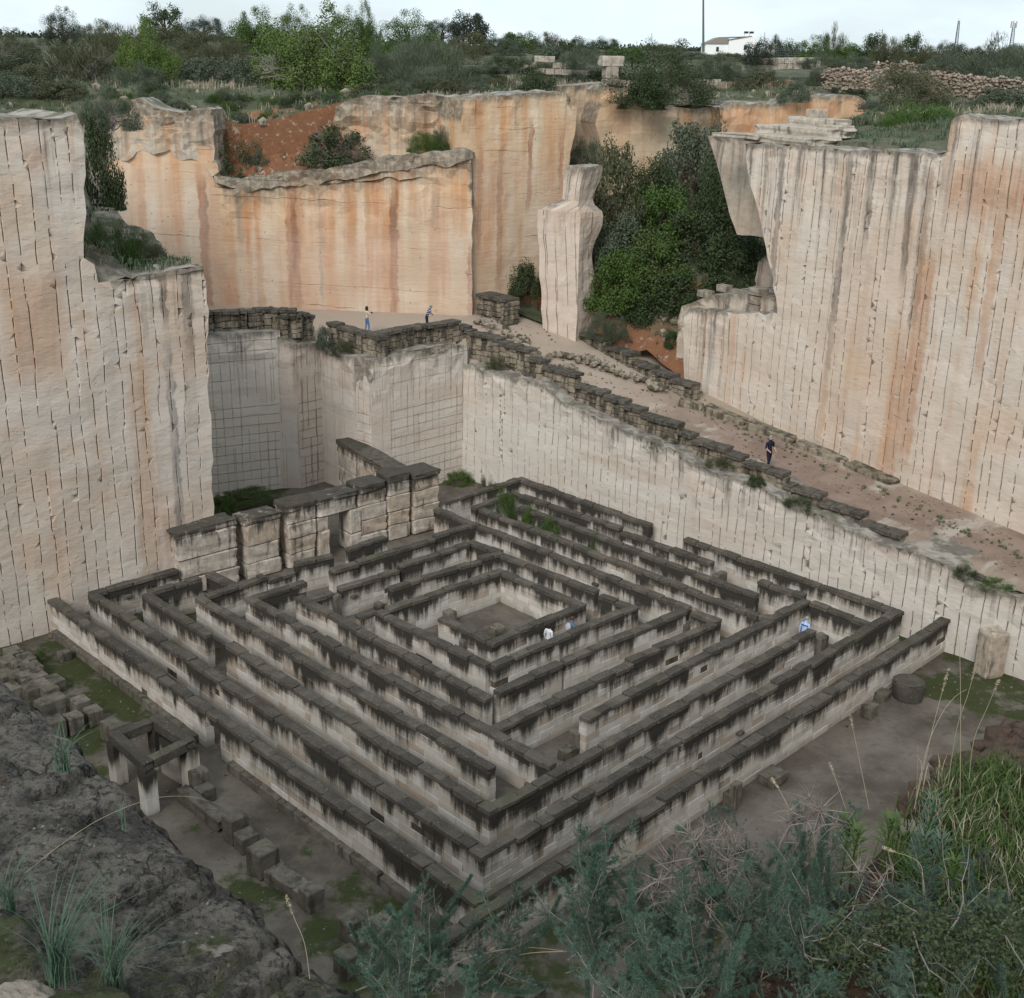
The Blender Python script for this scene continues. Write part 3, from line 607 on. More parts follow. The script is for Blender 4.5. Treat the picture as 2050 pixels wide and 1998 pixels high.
# ================================================================ ground sheets
def sheet(name, poly, zf, mat, res, amp=.05, freq=.6, kind='structure', uvf=None, holes=()):
    pts = []
    for i in range(len(poly)):
        p, q = Vector(poly[i][:2]), Vector(poly[(i+1) % len(poly)][:2]); c = max(1, int((q-p).length/res))
        pts += [p.lerp(q, j/c) for j in range(c)]
    nb = len(pts); pl = [(p.x, p.y) for p in pts]; vs = list(pts)
    x0, x1 = min(p[0] for p in pl), max(p[0] for p in pl); y0, y1 = min(p[1] for p in pl), max(p[1] for p in pl)
    x = x0+res/2
    while x < x1:
        y = y0+res/2
        while y < y1:
            a, b = x+(random.random()-.5)*res*.5, y+(random.random()-.5)*res*.5
            if inpoly(a, b, pl) and inpoly(a+res*.3, b, pl) and inpoly(a-res*.3, b, pl) and inpoly(a, b+res*.3, pl) and inpoly(a, b-res*.3, pl): vs.append(Vector((a, b)))
            y += res
        x += res
    V2, _, F2, _, _, _ = delaunay_2d_cdt(vs, [(i, (i+1) % nb) for i in range(nb)], [], 0, 1e-6)
    V = [(v.x, v.y, zf(v.x, v.y)+amp*mn.fractal((v.x*freq, v.y*freq, 2.), 1., 2., 4)) for v in V2]
    Fs = []
    for f in F2:
        if inpoly(sum(V2[i].x for i in f)/len(f), sum(V2[i].y for i in f)/len(f), pl):
            f = list(f); n_ = (Vector(V[f[1]])-Vector(V[f[0]])).cross(Vector(V[f[2]])-Vector(V[f[0]]))
            Fs.append(f if n_.z > 0 else f[::-1])
    me = bpy.data.meshes.new(name); me.from_pydata(V, [], Fs); me.update(); me.polygons.foreach_set('use_smooth', [True]*len(me.polygons))
    if uvf:
        vi = [0]*len(me.loops); me.loops.foreach_get('vertex_index', vi)
        me.uv_layers.new(name='uv').data.foreach_set('uv', [c for i in vi for c in uvf(V[i])])
    o = mesh_obj(name, me, None, mat); o['kind'] = kind; return o
sheet('quarry_floor', [(-52, 14), (-24, 7.5), (-5, 6.2), (1.5, 1.), (8, 5.2), (34, 19.6), (36, 34), (20.5, 49.4), (-3.2, 73.5), (-8.3, 68.4), (-11.6, 72.1), (-25, 67), (-25, 47), (-50, 21)], lambda x, y: 0., M['floor'], 1.0, amp=.05, freq=.5)
RZ = [(-80., 9.0), (-72., 7.8), (-60., 6.35), (-47., 5.05), (-30., 4.0), (-24., 3.6), (10, 1.6)]
def ramp_z(x, y): return interp(RZ, x-y)
EDG = [(RA, RB, face_z), (g4, g5, lambda s: 8.55), (g3, g4, lambda s: 8.3), (g2, g3, lambda s: 8.65), (g1, g2, lambda s: lerp(9.5, 8.9, min(1, max(0, s)))), (g0, g1, lambda s: 9.65)]
def path_z(x, y):
    z = ramp_z(x, y)
    for a, b, fz in EDG:
        a = Vector(a); b = Vector(b); d = (b-a).normalized(); n = Vector((-d.y, d.x)); n = n if n.dot(-a) < 0 else -n; r = Vector((x, y))-a; s = r.dot(d); t = r.dot(n); Lx = (b-a).length+(16 if a.x == RA[0] and b.x == RB[0] else 0)
        if -.6 < s < Lx+.6 and -.5 < t < 1.3: z = min(z, lerp(fz(s)-.07, z, sst(.95, 1.3, t)))
    return z
ramp_poly = [(-25, 65.2), (-14.2, 70.7), (-12.75, 70.75), (-11.65, 72.05), (-8.23, 68.45), (-3.17, 73.6), (21.4, 48.7), (33.2, 36.7), (40.5, 34.5), (24.9, 55.1), (12.2, 73.6), (8.8, 78.), (3.8, 80.), (0., 84.), (OB.x+.5, OB.y+.8), (OA.x, OA.y+.6), (-25, OA.y+.6)]
sheet('path', ramp_poly, path_z, M['ramp'], .5, amp=.04, uvf=lambda v: ((v[0]-v[1])/1.414+56, (v[0]+v[1]-70.6)/10.5))
# rubble bank and the earth floor of the overgrown hollow
def gully_z(x, y):
    t = max(0, (x+y)-82.6)/1.414
    return min(ramp_z(x, y), 9.)+.25+sst(0, 1.0, t)*.7+min(t, 6.)*.62+max(0, t-6)*.16
sheet('hollow_ground', [(OB.x+.3, OB.y+.2), (-.5, 80.2), (3.4, 77.6), (8.2, 75.), (10.2, 72.4), (13, 75), (16, 78), (20, 104), (4, 104), (1, 92), (-1, 88)], gully_z, M['scrub'], .5, amp=.14, freq=.7)
# plateau with the pit left open
rim = [(-48.9, 23.3), (-30.9, 41.3), (-21.4, 51.0), (-19.0, 53.4), (-21.5, 56.3), (-25.5, 62), (-29., 72), (-30.5, 82), (OA.x-6.5, OA.y+.8), (OA.x+.2, OA.y+1.5), (OA.x+2.5, OA.y+2.2), (-8, OB.y+4.2), (OB.x, OB.y+4.2), (OB.x+.9, OB.y+2.6), (3.2, OB.y+5.2), (3.7, 103.), (9, 105.2), (6.9, 98.2), (17.5, 101.5), (30, 103.8), (27, 92), (20, 80), (17.9, 76.4), (15.8, 73.8), (14.7, 71.2), (20.5, 62), (23, 59), (46, 28), (48, 26.5), (34, 20.5), (8.3, 5.6), (1.5, 1.2), (-5., 6.5), (-24, 7.8), (-52, 18.5)]
RIMZ = {17: 21.9, 18: 21.7, 19: 21.3, 2: 22.1, 3: 21.9, 4: 22.1, 5: 22., 6: 21.5, 7: 20.8, 8: 20.6, 9: 20.9, 10: 20.6, 11: 22.3, 12: 22.3, 13: 22.3, 14: 22.3, 20: 22.0, 21: 21.6, 22: 21.0, 23: 20.7, 24: 20.6, 25: 20.7, 26: 22.2}
def zplat(x, y):
    base = h_plateau(x, y); wsum = 0; acc = 0; md = 1e9
    for k, z in RIMZ.items():
        d2 = (x-rim[k][0])**2+(y-rim[k][1])**2; md = min(md, d2); w = 1/(d2+.2)**1.5; acc += w*z; wsum += w
    t = sst(9., 1., math.sqrt(md)); 
    if y < 45: t = 0; base = 21.9 if abs(x) < 60 else base
    return base*(1-t)+acc/wsum*t
def plateau():
    pts = []
    for i in range(len(rim)):
        p, q = Vector(rim[i]), Vector(rim[(i+1) % len(rim)]); c = max(1, int((q-p).length/2.))
        pts += [p.lerp(q, j/c) for j in range(c)]
    nb = len(pts); pl = [(p.x, p.y) for p in pts]; vs = list(pts); edges = [(i, (i+1) % nb) for i in range(nb)]
    for k in range(48):
        a = k/48*2*math.pi; vs.append(Vector((math.cos(a)*6000, math.sin(a)*6000+40)))
    for r0, r1, c in ((6, 60, 2200), (60, 140, 2600), (140, 420, 2000), (420, 2500, 900)):
        for _ in range(c):
            r = math.sqrt(random.uniform(r0*r0, r1*r1)); a = random.uniform(0, 2*math.pi)
            x, y = math.cos(a)*r, math.sin(a)*r+45
            if not inpoly(x, y, pl): vs.append(Vector((x, y)))
    x = -40.
    while x < 40:
        y = 78.
        while y < 118:
            a, b = x+random.uniform(-.4, .4), y+random.uniform(-.4, .4)
            if not inpoly(a, b, pl): vs.append(Vector((a, b)))
            y += .9
        x += .9
    V2, _, F2, _, _, _ = delaunay_2d_cdt(vs, edges, [], 0, 1e-5)
    V = []
    for v in V2:
        r = math.hypot(v.x, v.y)
        z = zplat(v.x, v.y) if r < 420 else 22.3+min(10., max(0, (v.y-84)*.029))*1.0
        if v.y > 260: z = 22.3+(260-84)*.029+min(6, (v.y-260)*.004)
        if v.y > 70 and r < 200: z += .22*mn.fractal((v.x*.35, v.y*.35, 4.), 1., 2., 4)
        V.append((v.x, v.y, z))
    Fs = []
    for f in F2:
        cx, cy = sum(V2[i].x for i in f)/len(f), sum(V2[i].y for i in f)/len(f)
        if not inpoly(cx, cy, pl):
            f = list(f); n_ = (Vector(V[f[1]])-Vector(V[f[0]])).cross(Vector(V[f[2]])-Vector(V[f[0]])); Fs.append(f if n_.z > 0 else f[::-1])
    SV = []; SF = []
    for i in range(nb):
        j = (i+1) % nb; k = len(SV); SV += [V[i], V[j], (V[j][0], V[j][1], V[j][2]-3.5), (V[i][0], V[i][1], V[i][2]-3.5)]; SF.append([k, k+1, k+2, k+3])
    red = [f for f in SF if -24 < SV[f[0]][0] < -6 and 78 < SV[f[0]][1] < 92]; oth = [f for f in SF if f not in red]
    for fs, mt in ((red, M['scrub']), (oth, M['ledge'])):
        ids = [i for f in fs for i in f]; q = from_data('plateau_bank', [SV[i] for i in ids], [list(range(4*k, 4*k+4)) for k in range(len(fs))], mt); q['kind'] = 'structure'
    o = from_data('plateau_ground', V, Fs, M['scrub'], smooth=True); o['kind'] = 'structure'
plateau()
# red earth slope in the notch of the orange face and the ledges behind the left block
def notch_z(x, y): return lerp(16.6, 21.6, sst(0, 1, (y-(OA.y+.3))/5.2))+.12*(x-OA.x)*.6
sheet('earth_slope', [(OA.x-.5, OA.y+.15), (-8.0, OB.y+.2), (OB.x-.2, OB.y+.3), (OB.x-.2, OB.y+2.4), (-9.5, OB.y+2.8), (-12, OA.y+4.6), (OA.x+2., OA.y+4.6), (OA.x-1, OA.y+2)], notch_z, M['scrub'], .4, amp=.35, freq=.9)
LG = [(D(200,566,52.9), 0), (D(300,549,54.6), 0), (D(408,531,56.3), 0), (D(372,517,60.), 0), (D(330,512,62.5), 0), (D(322,478,64.), 0), (D(298,455,66.5), 0), (D(255,442,68.5), 0), (D(216,402,71.5), 0), (D(212,250,73.), 0), (D(60,240,72.), 0), (D(120,300,60.), 0), (D(168,480,55.), 0), (D(168,500,53.5), 0), (D(230,545,57), 1), (D(250,520,61), 1), (D(220,470,64), 1), (D(190,420,69), 1)]
LGP = [p for p, _ in LG]
def ledge_z(x, y):
    acc = ws = 0
    for p in LGP:
        w = 1/((x-p.x)**2+(y-p.y)**2+.15)**1.6; acc += w*p.z; ws += w
    return acc/ws
sheet('rock_ledge', [(p.x, p.y) for p, k in LG if not k], lambda x, y: ledge_z(x, y)-.22, M['ledge'], .5, amp=.16, freq=.9)
# ================================================================ the labyrinth
H = 1.6; CAPH = .17; TH = .36
def stone_mesh(name, seed, ch=.05, rough=.0, sub=0):
    """unit block, chamfered and a little worn"""
    bm = bmesh.new(); bmesh.ops.create_cube(bm, size=1.0)
    bmesh.ops.bevel(bm, geom=list(bm.edges), offset=ch, segments=1, affect='EDGES')
    if sub:
        bmesh.ops.subdivide_edges(bm, edges=[e for e in bm.edges if e.calc_length() > .3], cuts=sub, use_grid_fill=True)
    rr = random.Random(seed)
    for v in bm.verts:
        q = v.co*2.1+Vector((seed*3.1, seed*1.7, 0))
        v.co += Vector((mn.noise(q), mn.noise(q+Vector((5, 0, 0))), mn.noise(q+Vector((0, 7, 0)))))*rough
    me = bpy.data.meshes.new(name); bm.to_mesh(me); bm.free(); return me
BLK = [stone_mesh('block', i, .035, .03) for i in range(6)]
CAPS = [stone_mesh('capstone', i+20, .06, .05, 2) for i in range(7)]
BIG = [stone_mesh('big_block', i+50, .055, .06, 3) for i in range(8)]
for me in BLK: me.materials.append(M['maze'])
for me in CAPS: me.materials.append(M['cap'])
for me in BIG: me.materials.append(M['big'])
rng = random.Random(4)
def put(name, me, loc, dims, rz=0., parent=None, tilt=0., mat=None):
    o = bpy.data.objects.new(name, me); COL.objects.link(o)
    o.location = loc; o.scale = dims; o.rotation_euler = (rng.uniform(-tilt, tilt), rng.uniform(-tilt, tilt), rz)
    if parent: o.parent = parent
    if mat is not None:
        o.material_slots[0].link = 'OBJECT'; o.material_slots[0].material = mat
    return o
INF = pos_stone('wall_core', (.16,.135,.105), (.12,.10,.08))
def maze_run(root, org, a, b, h=H, th=TH, ext0=0., ext1=0., door=None, notches=()):
    """one straight wall of coursed blocks under capstones, from a to b (world xy)"""
    a = Vector(a[:2]); b = Vector(b[:2]); d = (b-a).normalized(); a = a-d*ext0; b = b+d*ext1
    Ln = (b-a).length; rz = math.atan2(d.y, d.x); nrm = Vector((-d.y, d.x))
    hb = h-CAPH; nc = max(1, round(hb/.285)); ch = hb/nc
    def at(s, off=0., z=0.): return Vector((a.x+d.x*s+nrm.x*off, a.y+d.y*s+nrm.y*off, z))-org
    segs = [(0, Ln)] if not door else [(0, door[0]), (door[1], Ln)]
    for (s0, s1) in segs:
        if s1-s0 < .3: continue
        put('infill', BLK[0], at((s0+s1)/2, 0, hb/2), (s1-s0-.10, th-.07, hb-.02), rz, root, mat=INF)
    for c in range(nc):
        s = -.0+(c % 2)*-.3
        while s < Ln-.02:
            l = rng.choice((.5, .72, .8, .85, .95, 1.1)) if rng.random() > .08 else .3
            s0, s1 = max(0, s), min(Ln, s+l); s += l
            if Ln-s < .2: s1 = Ln; s = Ln
            if s1-s0 < .08: continue
            z = (c+.5)*ch
            if door and s1 > door[0]+.02 and s0 < door[1]-.02:
                if z < door[2]:
                    if s0 < door[0]: s1 = door[0]
                    elif s1 > door[1]: s0 = door[1]
                    else: continue
                    if s1-s0 < .08: continue
            if rng.random() < .012 and 0 < c < nc-1: continue          # small square niche
            off = rng.gauss(0, .007)
            put('block', rng.choice(BLK), at((s0+s1)/2, off, z), (s1-s0-.008, th+rng.uniform(-.012, .02), ch-.008), rz+rng.gauss(0, .004), root)
            if rng.random() < .007 and .4 < z < 1.2:                   # a bonding stone left proud of the face
                put('corbel', rng.choice(CAPS), at((s0+s1)/2, rng.choice((-1, 1))*(th/2+.07), z+.02), (.34, .22, .13), rz, root)
    s = 0.
    while s < Ln-.02:
        l = rng.choice((.62, .8, .95, 1.1, 1.25)); s1 = min(Ln, s+l)
        if Ln-s1 < .3: s1 = Ln
        if not any(abs((s+s1)/2-q) < .3 for q in notches):
            put('capstone', rng.choice(CAPS), at((s+s1)/2, rng.gauss(0, .02), h-CAPH/2+rng.uniform(-.03, .035)), (s1-s-.02, th+rng.uniform(.02, .12), CAPH+rng.uniform(-.02, .04)), rz+rng.gauss(0, .02), root, tilt=.016)
        s = s1
GW = 'walls of the sunken stone labyrinth'
def maze_wall(label, runs):
    pts = [(P(*r[0], H), P(*r[1], H)) for r in runs]
    org = Vector((pts[0][0].x, pts[0][0].y, 0))
    root = empty('labyrinth_wall', org); tag(root, label, 'stone wall', GW)
    for (pa, pb), r in zip(pts, runs):
        kw = r[2] if len(r) > 2 else {}
        maze_run(root, org, pa, pb, **kw)
    return root
E_ = .18
maze_wall('outermost labyrinth wall on the front left, with a doorway beside the stone frame and a footing at its base', [((92,1189),(963,1807), dict(door=(14.05, 15.1, 1.28), h=1.62, notches=(3.5,)))])
maze_wall('outermost labyrinth wall along the front right, reaching from the bottom bush to the mossy corner', [((868,1888),(1894,1237), dict(h=1.6))])
maze_wall('second labyrinth wall from outside, a right angle whose corner points at the viewer, ending under the right quarry face', [((186,1187),(968,1707), dict(ext1=E_, notches=(9.,))), ((968,1707),(1797,1222), dict(ext0=-E_, ext1=E_))])
maze_wall('back right labyrinth wall nearest the ramp face, with its right end at the right corner', [((1373,1077),(1797,1222), dict(ext1=-E_))])
maze_wall('top corner labyrinth wall nearest the ramp face, running down from the farthest corner and broken off', [((1042,957),(1303,1050), dict(ext0=E_)), ((888,1004),(1042,957), dict(ext1=-E_, notches=(1.2,)))])
maze_wall('short back left labyrinth wall from the left corner to the big stone gateway', [((186,1185),(354,1138), dict(ext0=E_))])
maze_wall('labyrinth wall with a V at the left, third corner from the left face, ending free above a narrow gap', [((290,1187),(420,1270), {}), ((290,1187),(401,1156), dict(ext0=-E_))])
maze_wall('long labyrinth wall starting beside the narrow gap, turning a corner at the front and ending free at the right', [((457,1288),(981,1618), dict(ext1=E_)), ((981,1618),(1628,1259), dict(ext0=-E_))])
maze_wall('labyrinth wall with stepped broken top, second from the ramp face on the back right', [((1029,986),(1244,1055), dict(ext0=E_)), ((1246,1060),(1427,1123), dict(h=1.52)), ((947,1014),(1029,986), dict(ext1=-E_))])
maze_wall('short labyrinth wall leading to the T junction near the right corner', [((1521,1161),(1612,1192), dict(notches=(1.7,)))])
maze_wall('long front left labyrinth wall with a free squared end near the lower middle, and its broken back left arm', [((401,1196),(986,1538), dict(ext0=E_)), ((406,1193),(529,1152), dict(ext0=-E_)), ((531,1151),(587,1132), dict(h=1.35)), ((590,1127),(665,1109), {})])
maze_wall('short low labyrinth wall in front of the gateway opening', [((695,1097),(772,1074), {})])
maze_wall('spur labyrinth wall running from the left end of the gateway', [((418,1145),(478,1173), {})])
maze_wall('spur labyrinth wall running from the right end of the gateway to the fifth corner', [((873,1017),(948,1049), {})])
maze_wall('labyrinth wall overgrown by green plants, third from the ramp face', [((1040,1013),(1195,1068), {}), ((1195,1070),(1246,1088), {}), ((1246,1091),(1516,1192), {})])
maze_wall('labyrinth wall with a stepped end at its lower left, running up to the corner where a visitor stands', [((1167,1436),(1612,1202), dict(ext1=E_))])
maze_wall('short labyrinth wall closing the right corner room behind the visitor', [((1622,1203),(1740,1248), dict(ext0=-.1))])
maze_wall('long labyrinth wall from the middle left corner down to the lower centre', [((501,1196),(1108,1532), dict(ext0=E_)), ((501,1196),(611,1164), dict(ext0=-E_))])
maze_wall('back left labyrinth wall rising in steps to the corner right of the gateway', [((661,1139),(714,1125), {}), ((714,1124),(867,1078), dict(h=1.62)), ((869,1074),(954,1050), dict(h=1.68, ext1=E_))])
maze_wall('back right labyrinth wall fourth from the ramp face', [((962,1018),(1152,1089), {}), ((1153,1090),(1519,1233), {}), ((1519,1233),(1556,1236), {})])
maze_wall('front right labyrinth wall fourth from outside, with a stepped top', [((990,1456),(1263,1326), dict(h=1.58)), ((1257,1322),(1318,1297), {}), ((1313,1295),(1426,1247), {})])
maze_wall('back right labyrinth wall fifth from the ramp face, meeting a corner at the right', [((954,1050),(1103,1105), dict(ext0=-E_)), ((1104,1107),(1375,1214), dict(ext1=E_))])
maze_wall('detached short labyrinth wall just past the right corner of the fifth ring', [((1388,1223),(1440,1243), {})])
maze_wall('front left labyrinth wall from the fifth corner down to the narrow point, with a broken back arm', [((602,1196),(980,1398), dict(ext0=E_)), ((602,1196),(665,1178), dict(ext0=-E_, h=1.45))])
maze_wall('front right labyrinth wall of the fifth ring, rising to its right corner', [((993,1385),(1121,1326), {}), ((1126,1322),(1372,1220), dict(ext1=-.1))])
maze_wall('back left labyrinth wall of the fifth ring with a notch in its top', [((678,1173),(796,1136), dict(h=1.5)), ((798,1132),(937,1087), {})])
maze_wall('back right labyrinth wall of the sixth ring, joined by the wall across it', [((940,1082),(1003,1105), {}), ((1003,1108),(1195,1182), {})])
maze_wall('back left labyrinth wall of the sixth ring beside the low stepping blocks', [((780,1176),(960,1120), {}), ((960,1120),(1005,1107), dict(h=1.66))])
maze_wall('low labyrinth stub with a post like block at its right end', [((716,1218),(751,1206), dict(h=1.2)), ((752,1204),(764,1199), dict(h=1.5))])
maze_wall('labyrinth wall round the centre on the front left and front right, with two visitors behind it', [((762,1224),(978,1331), dict(ext0=E_)), ((978,1334),(1268,1213), dict(ext0=-E_, ext1=E_))])
maze_wall('short labyrinth wall at the right corner of the inner ring', [((1202,1191),(1266,1213), dict(ext1=-E_))])
maze_wall('innermost labyrinth wall enclosing the small square centre court', [((775,1218),(1003,1141), dict(ext1=E_)), ((1003,1141),(1163,1210), dict(ext0=-E_, ext1=E_)), ((985,1283),(1163,1210), dict(ext1=-E_, ext0=E_)), ((883,1235),(985,1283), dict(ext1=-E_))])
# ---- loose blocks inside the labyrinth
def cube_block(label, px, py, dims, z0=0., ang=None, mesh=None, mat='cube', group=None, name='stone_block', at=None):
    z = z0+dims[2]; p = P(px, py, z) if at is None else Vector((at[0], at[1], z))
    o = put(name, mesh or rng.choice(BIG), (p.x, p.y, z0+dims[2]/2), dims, math.radians(45 if ang is None else ang)+rng.gauss(0, .03), None, mat=M[mat])
    tag(o, label, 'stone block', group); return o
cube_block('small squared stone standing alone in the centre court of the labyrinth', 995, 1253, (.58, .58, .52), mat='cube')
cube_block('squared stone at the entrance of the centre court', 900, 1223, (.5, .5, .9), mat='cube')
cube_block('upper of two stepping stones at the lower end of a labyrinth lane', 1160, 1460, (.62, .5, .85))
cube_block('lower of two stepping stones at the lower end of a labyrinth lane', 1136, 1497, (.62, .5, .45))
cube_block('square stone post between two low labyrinth stubs', 673, 1190, (.34, .4, 1.35), mat='cube')
cube_block('dark stone wedged in the lane near the broken back right wall', 1441, 1147, (.8, .4, 1.3))
cube_block('dark stone at the right corner of the fifth ring', 1374, 1246, (.6, .5, 1.0))
cube_block('dark stone in the lane behind the visitor in pale blue', 1643, 1272, (.6, .5, 1.0))
cube_block('dark corbel like stone on the inner front left wall', 930, 1280, (.45, .3, 1.2))
# ---- footing course along the outer left wall
a_, b_ = P(92, 1189, H), P(963, 1807, H); dv = (b_-a_).normalized(); nv = Vector((-dv.y, dv.x, 0))
if nv.dot(-a_) < 0: nv = -nv
root = empty('wall_footing', (a_.x, a_.y, 0)); tag(root, 'low stone footing along the base of the outermost front left labyrinth wall', 'footing')
s = 1.2; Lw = (b_-a_).length
while s < Lw-.8:
    l = rng.choice((.9, 1.2, 1.5))
    if not (13.7 < s+l/2 < 15.4):
        c = a_+dv*(s+l/2)+nv*(.18+.13); put('footing_stone', rng.choice(CAPS), (c.x-a_.x, c.y-a_.y, .17), (l-.02, .28, .36+rng.uniform(-.03, .03)), math.atan2(dv.y, dv.x), root, mat=M['cube'])
    s += l
# ---- great gateway of squared stones behind the labyrinth
ga, gb = P(186, 1185, H), P(888, 1004, H); gd = (gb-ga); gd.z = 0; gd.normalize(); gn = Vector((-gd.y, gd.x, 0))
if gn.dot(-ga) < 0: gn = -gn
go = ga-gn*.15; GA = (go.x, go.y); GB = (go.x+gd.x, go.y+gd.y); SG = splane(GA, GB); grz = math.atan2(gd.y, gd.x)
root = empty('stone_gateway', (go.x, go.y, 0)); tag(root, 'massive gateway wall of huge squared stones with a lintel opening, behind the labyrinth', 'stone gateway')
def gblock(s0, s1, z0, z1, dep=1.15, off=0., name='block', mat=None):
    c = go+gd*((s0+s1)/2)-gn*(dep/2+off)
    put(name, rng.choice(BIG), (c.x-go.x, c.y-go.y, (z0+z1)/2), (s1-s0-.06, dep+rng.uniform(-.09, .09), z1-z0-.02), grz+rng.gauss(0, .02), root, mat=mat, tilt=.014)
def gcol(x0, y0, x1, y1, cuts, zbot=0., dep=1.15, off=0., top=True):
    (s0, z0), (s1, z1) = SG(x0, y0), SG(x1, y1); zt = (z0+z1)/2-.25
    zz = [zbot]+[zbot+(zt-zbot)*c for c in cuts]+[zt]
    for k, (p, q) in enumerate(zip(zz, zz[1:])):
        gblock(s0+rng.uniform(-.04, .04), s1+rng.uniform(-.05, .05), p, q, dep, off+rng.uniform(-.04, .04))
    return s0, s1, zt
for (args, cuts) in (((352,1066,473,1048), (.30,.62)), ((489,1040,560,1031), (.28,.60)), ((573,1017,633,1004), (.25,.52,.78))):
    s0, s1, zt = gcol(*args, cuts)
    gblock(s0-.08, s1+.06, zt, zt+rng.uniform(.26, .5), 1.3, -.06, 'capstone', M['big'])
# lintel over the opening and jamb beyond it
(sa, za), (sb, zb_) = SG(634, 1003), SG(716, 984); (so_, _), (sj, _) = SG(659, 1050), SG(700, 1030)
zt = (za+zb_)/2-.22
gblock(sa, so_+.02, 0, zt-1.5, 1.15); gblock(sa-.02, so_, zt-1.5, zt-.75, 1.15)
gblock(sa+.02, sb, zt-.74, zt, 1.2); gblock(sa-.1, sb+.03, zt, zt+.3, 1.32, -.05, 'capstone', M['big'])
gblock(sj, sb+.2, 0, 1.0, 1.2); gblock(sj+.02, sb+.2, 1.0, zt-.75, 1.2)
for (args, cuts) in (((718,982,775,966), (.24,.5,.76)), ((777,959,822,953), (.26,.5,.78))):
    s0, s1, zt = gcol(*args, cuts, dep=1.25)
    gblock(s0+.02, s1-.03, zt, zt+rng.uniform(.28, .5), 1.4, rng.uniform(-.14, 0), 'capstone', M['big'])
s0, s1, zt = gcol(827, 950, 880, 942, (.25,.5,.78), dep=1.5)
gblock(s0, s1+.05, zt, zt+.3, 1.6, -.05, 'capstone', M['big'])
# arm running back from its right end
q0 = go+gd*s0-gn*.9; q1d = gn*-1
arm = empty('stone_arm_wall', (q0.x, q0.y, 0)); tag(arm, 'thick wall of big squared stones with a dark flat top, running back from the right end of the gateway', 'stone wall')
e0 = Wp(829, 929, (go.x+gd.x*s0, go.y+gd.y*s0), (go.x+gd.x*s0-gn.x, go.y+gd.y*s0-gn.y))
e1 = P(690, 876, zt+.25); dirA = Vector((e1.x-q0.x, e1.y-q0.y, 0)); La = dirA.length; dirA.normalize(); arz = math.atan2(dirA.y, dirA.x)
s = 0.
for k, l in enumerate((La*.36, La*.30, La*.34)):
    z = 0.
    for hgt in (.9, .95, .9, zt-2.75):
        ll = l
        c = dirA*(s+ll/2); put('block', rng.choice(BIG), (c.x, c.y, z+hgt/2), (ll-.03, 1.1+rng.uniform(-.05, .05), hgt-.015), arz, arm, tilt=.006); z += hgt
    c = dirA*(s+l/2); put('capstone', rng.choice(BIG), (c.x, c.y, z+.13), (l-.03, 1.25, .28), arz, arm, mat=M['retaincap']); s += l
# ---- square stone frame on posts at the lower left
fc = [P(218, 1466, 2.05), P(312, 1431, 2.05), P(389, 1479, 2.05), P(290, 1530, 2.05)]
cen = sum(fc, Vector())/4; root = empty('frame_canopy', (cen.x, cen.y, 0)); tag(root, 'square frame of stone lintels on posts, beside the doorway in the outer labyrinth wall', 'stone frame')
fin = [cen+(p-cen)*.86 for p in fc]
for i in range(4):
    p, q = fin[i], fin[(i+1) % 4]; d = q-p; l = d.length+(.38 if i % 2 else -.38)
    c = (p+q)/2-cen; put('lintel', CAPS[i], (c.x, c.y, 1.87), (l, .40, .36), math.atan2(d.y, d.x), root, mat=M['cap'])
    hgt = 1.69
    put('post', BIG[i], (p.x-cen.x, p.y-cen.y, hgt/2), (.5, .5, hgt), math.atan2(d.y, d.x), root, mat=M['maze'])
cc = fin[1].lerp(fin[2], .5)-cen; d = fin[2]-fin[1]
put('side_panel', BIG[5], (cc.x, cc.y, .75), (d.length*.62, .38, 1.5), math.atan2(d.y, d.x), root, mat=M['maze'])
# ---- blocks standing on the floor at the left, one by one
GC = 'cut stone blocks set out on the floor left of the labyrinth'
cubes = [(52,1312),(66,1330),(74,1347),(50,1350),(82,1365),(26,1300),(38,1322),(14,1318),(60,1372),(96,1372),(108,1357),(10,1345),(30,1348),(22,1372)]
for k, (x, y) in enumerate(cubes):
    cube_block('cut stone block, one of the close set rows at the foot of the left face', x, y, (.80, .62, .55), group=GC, ang=-45)
cube_block('front one of two tall cut stone blocks standing together by the moss', 88, 1402, (.62, .62, .8), group=GC)
cube_block('two tone tall cut stone block behind the moss edge, rightmost of the paired blocks', 112, 1393, (.62, .62, .8), group=GC)
cube_block('cut stone block half hidden by the foreground rock, left of the pair', 92, 1442, (.62, .62, .8), group=GC); cube_block('cut stone block half hidden by the foreground rock, right of the pair', 110, 1438, (.62, .62, .85), group=GC)
cube_block('single cut stone block nearest the outer labyrinth wall', 160, 1399, (.62, .62, .7), group=GC)
cube_block('single cut stone block in the mossy strip, between two others and the stone frame', 186, 1418, (.6, .6, .65), group=GC)
cube_block('single pale cut stone block closest to the foreground rock', 146, 1430, (.6, .6, .75), group=GC)
cube_block('left one of two cut stone blocks touching behind the stone frame', 219, 1443, (.6, .55, .75), group=GC); cube_block('right one of two cut stone blocks touching behind the stone frame', 230, 1449, (.6, .55, .7), group=GC)
cube_block('small cut stone block at the foot of the outer labyrinth wall near the left face', 128, 1304, (.5, .4, .4), group=GC)
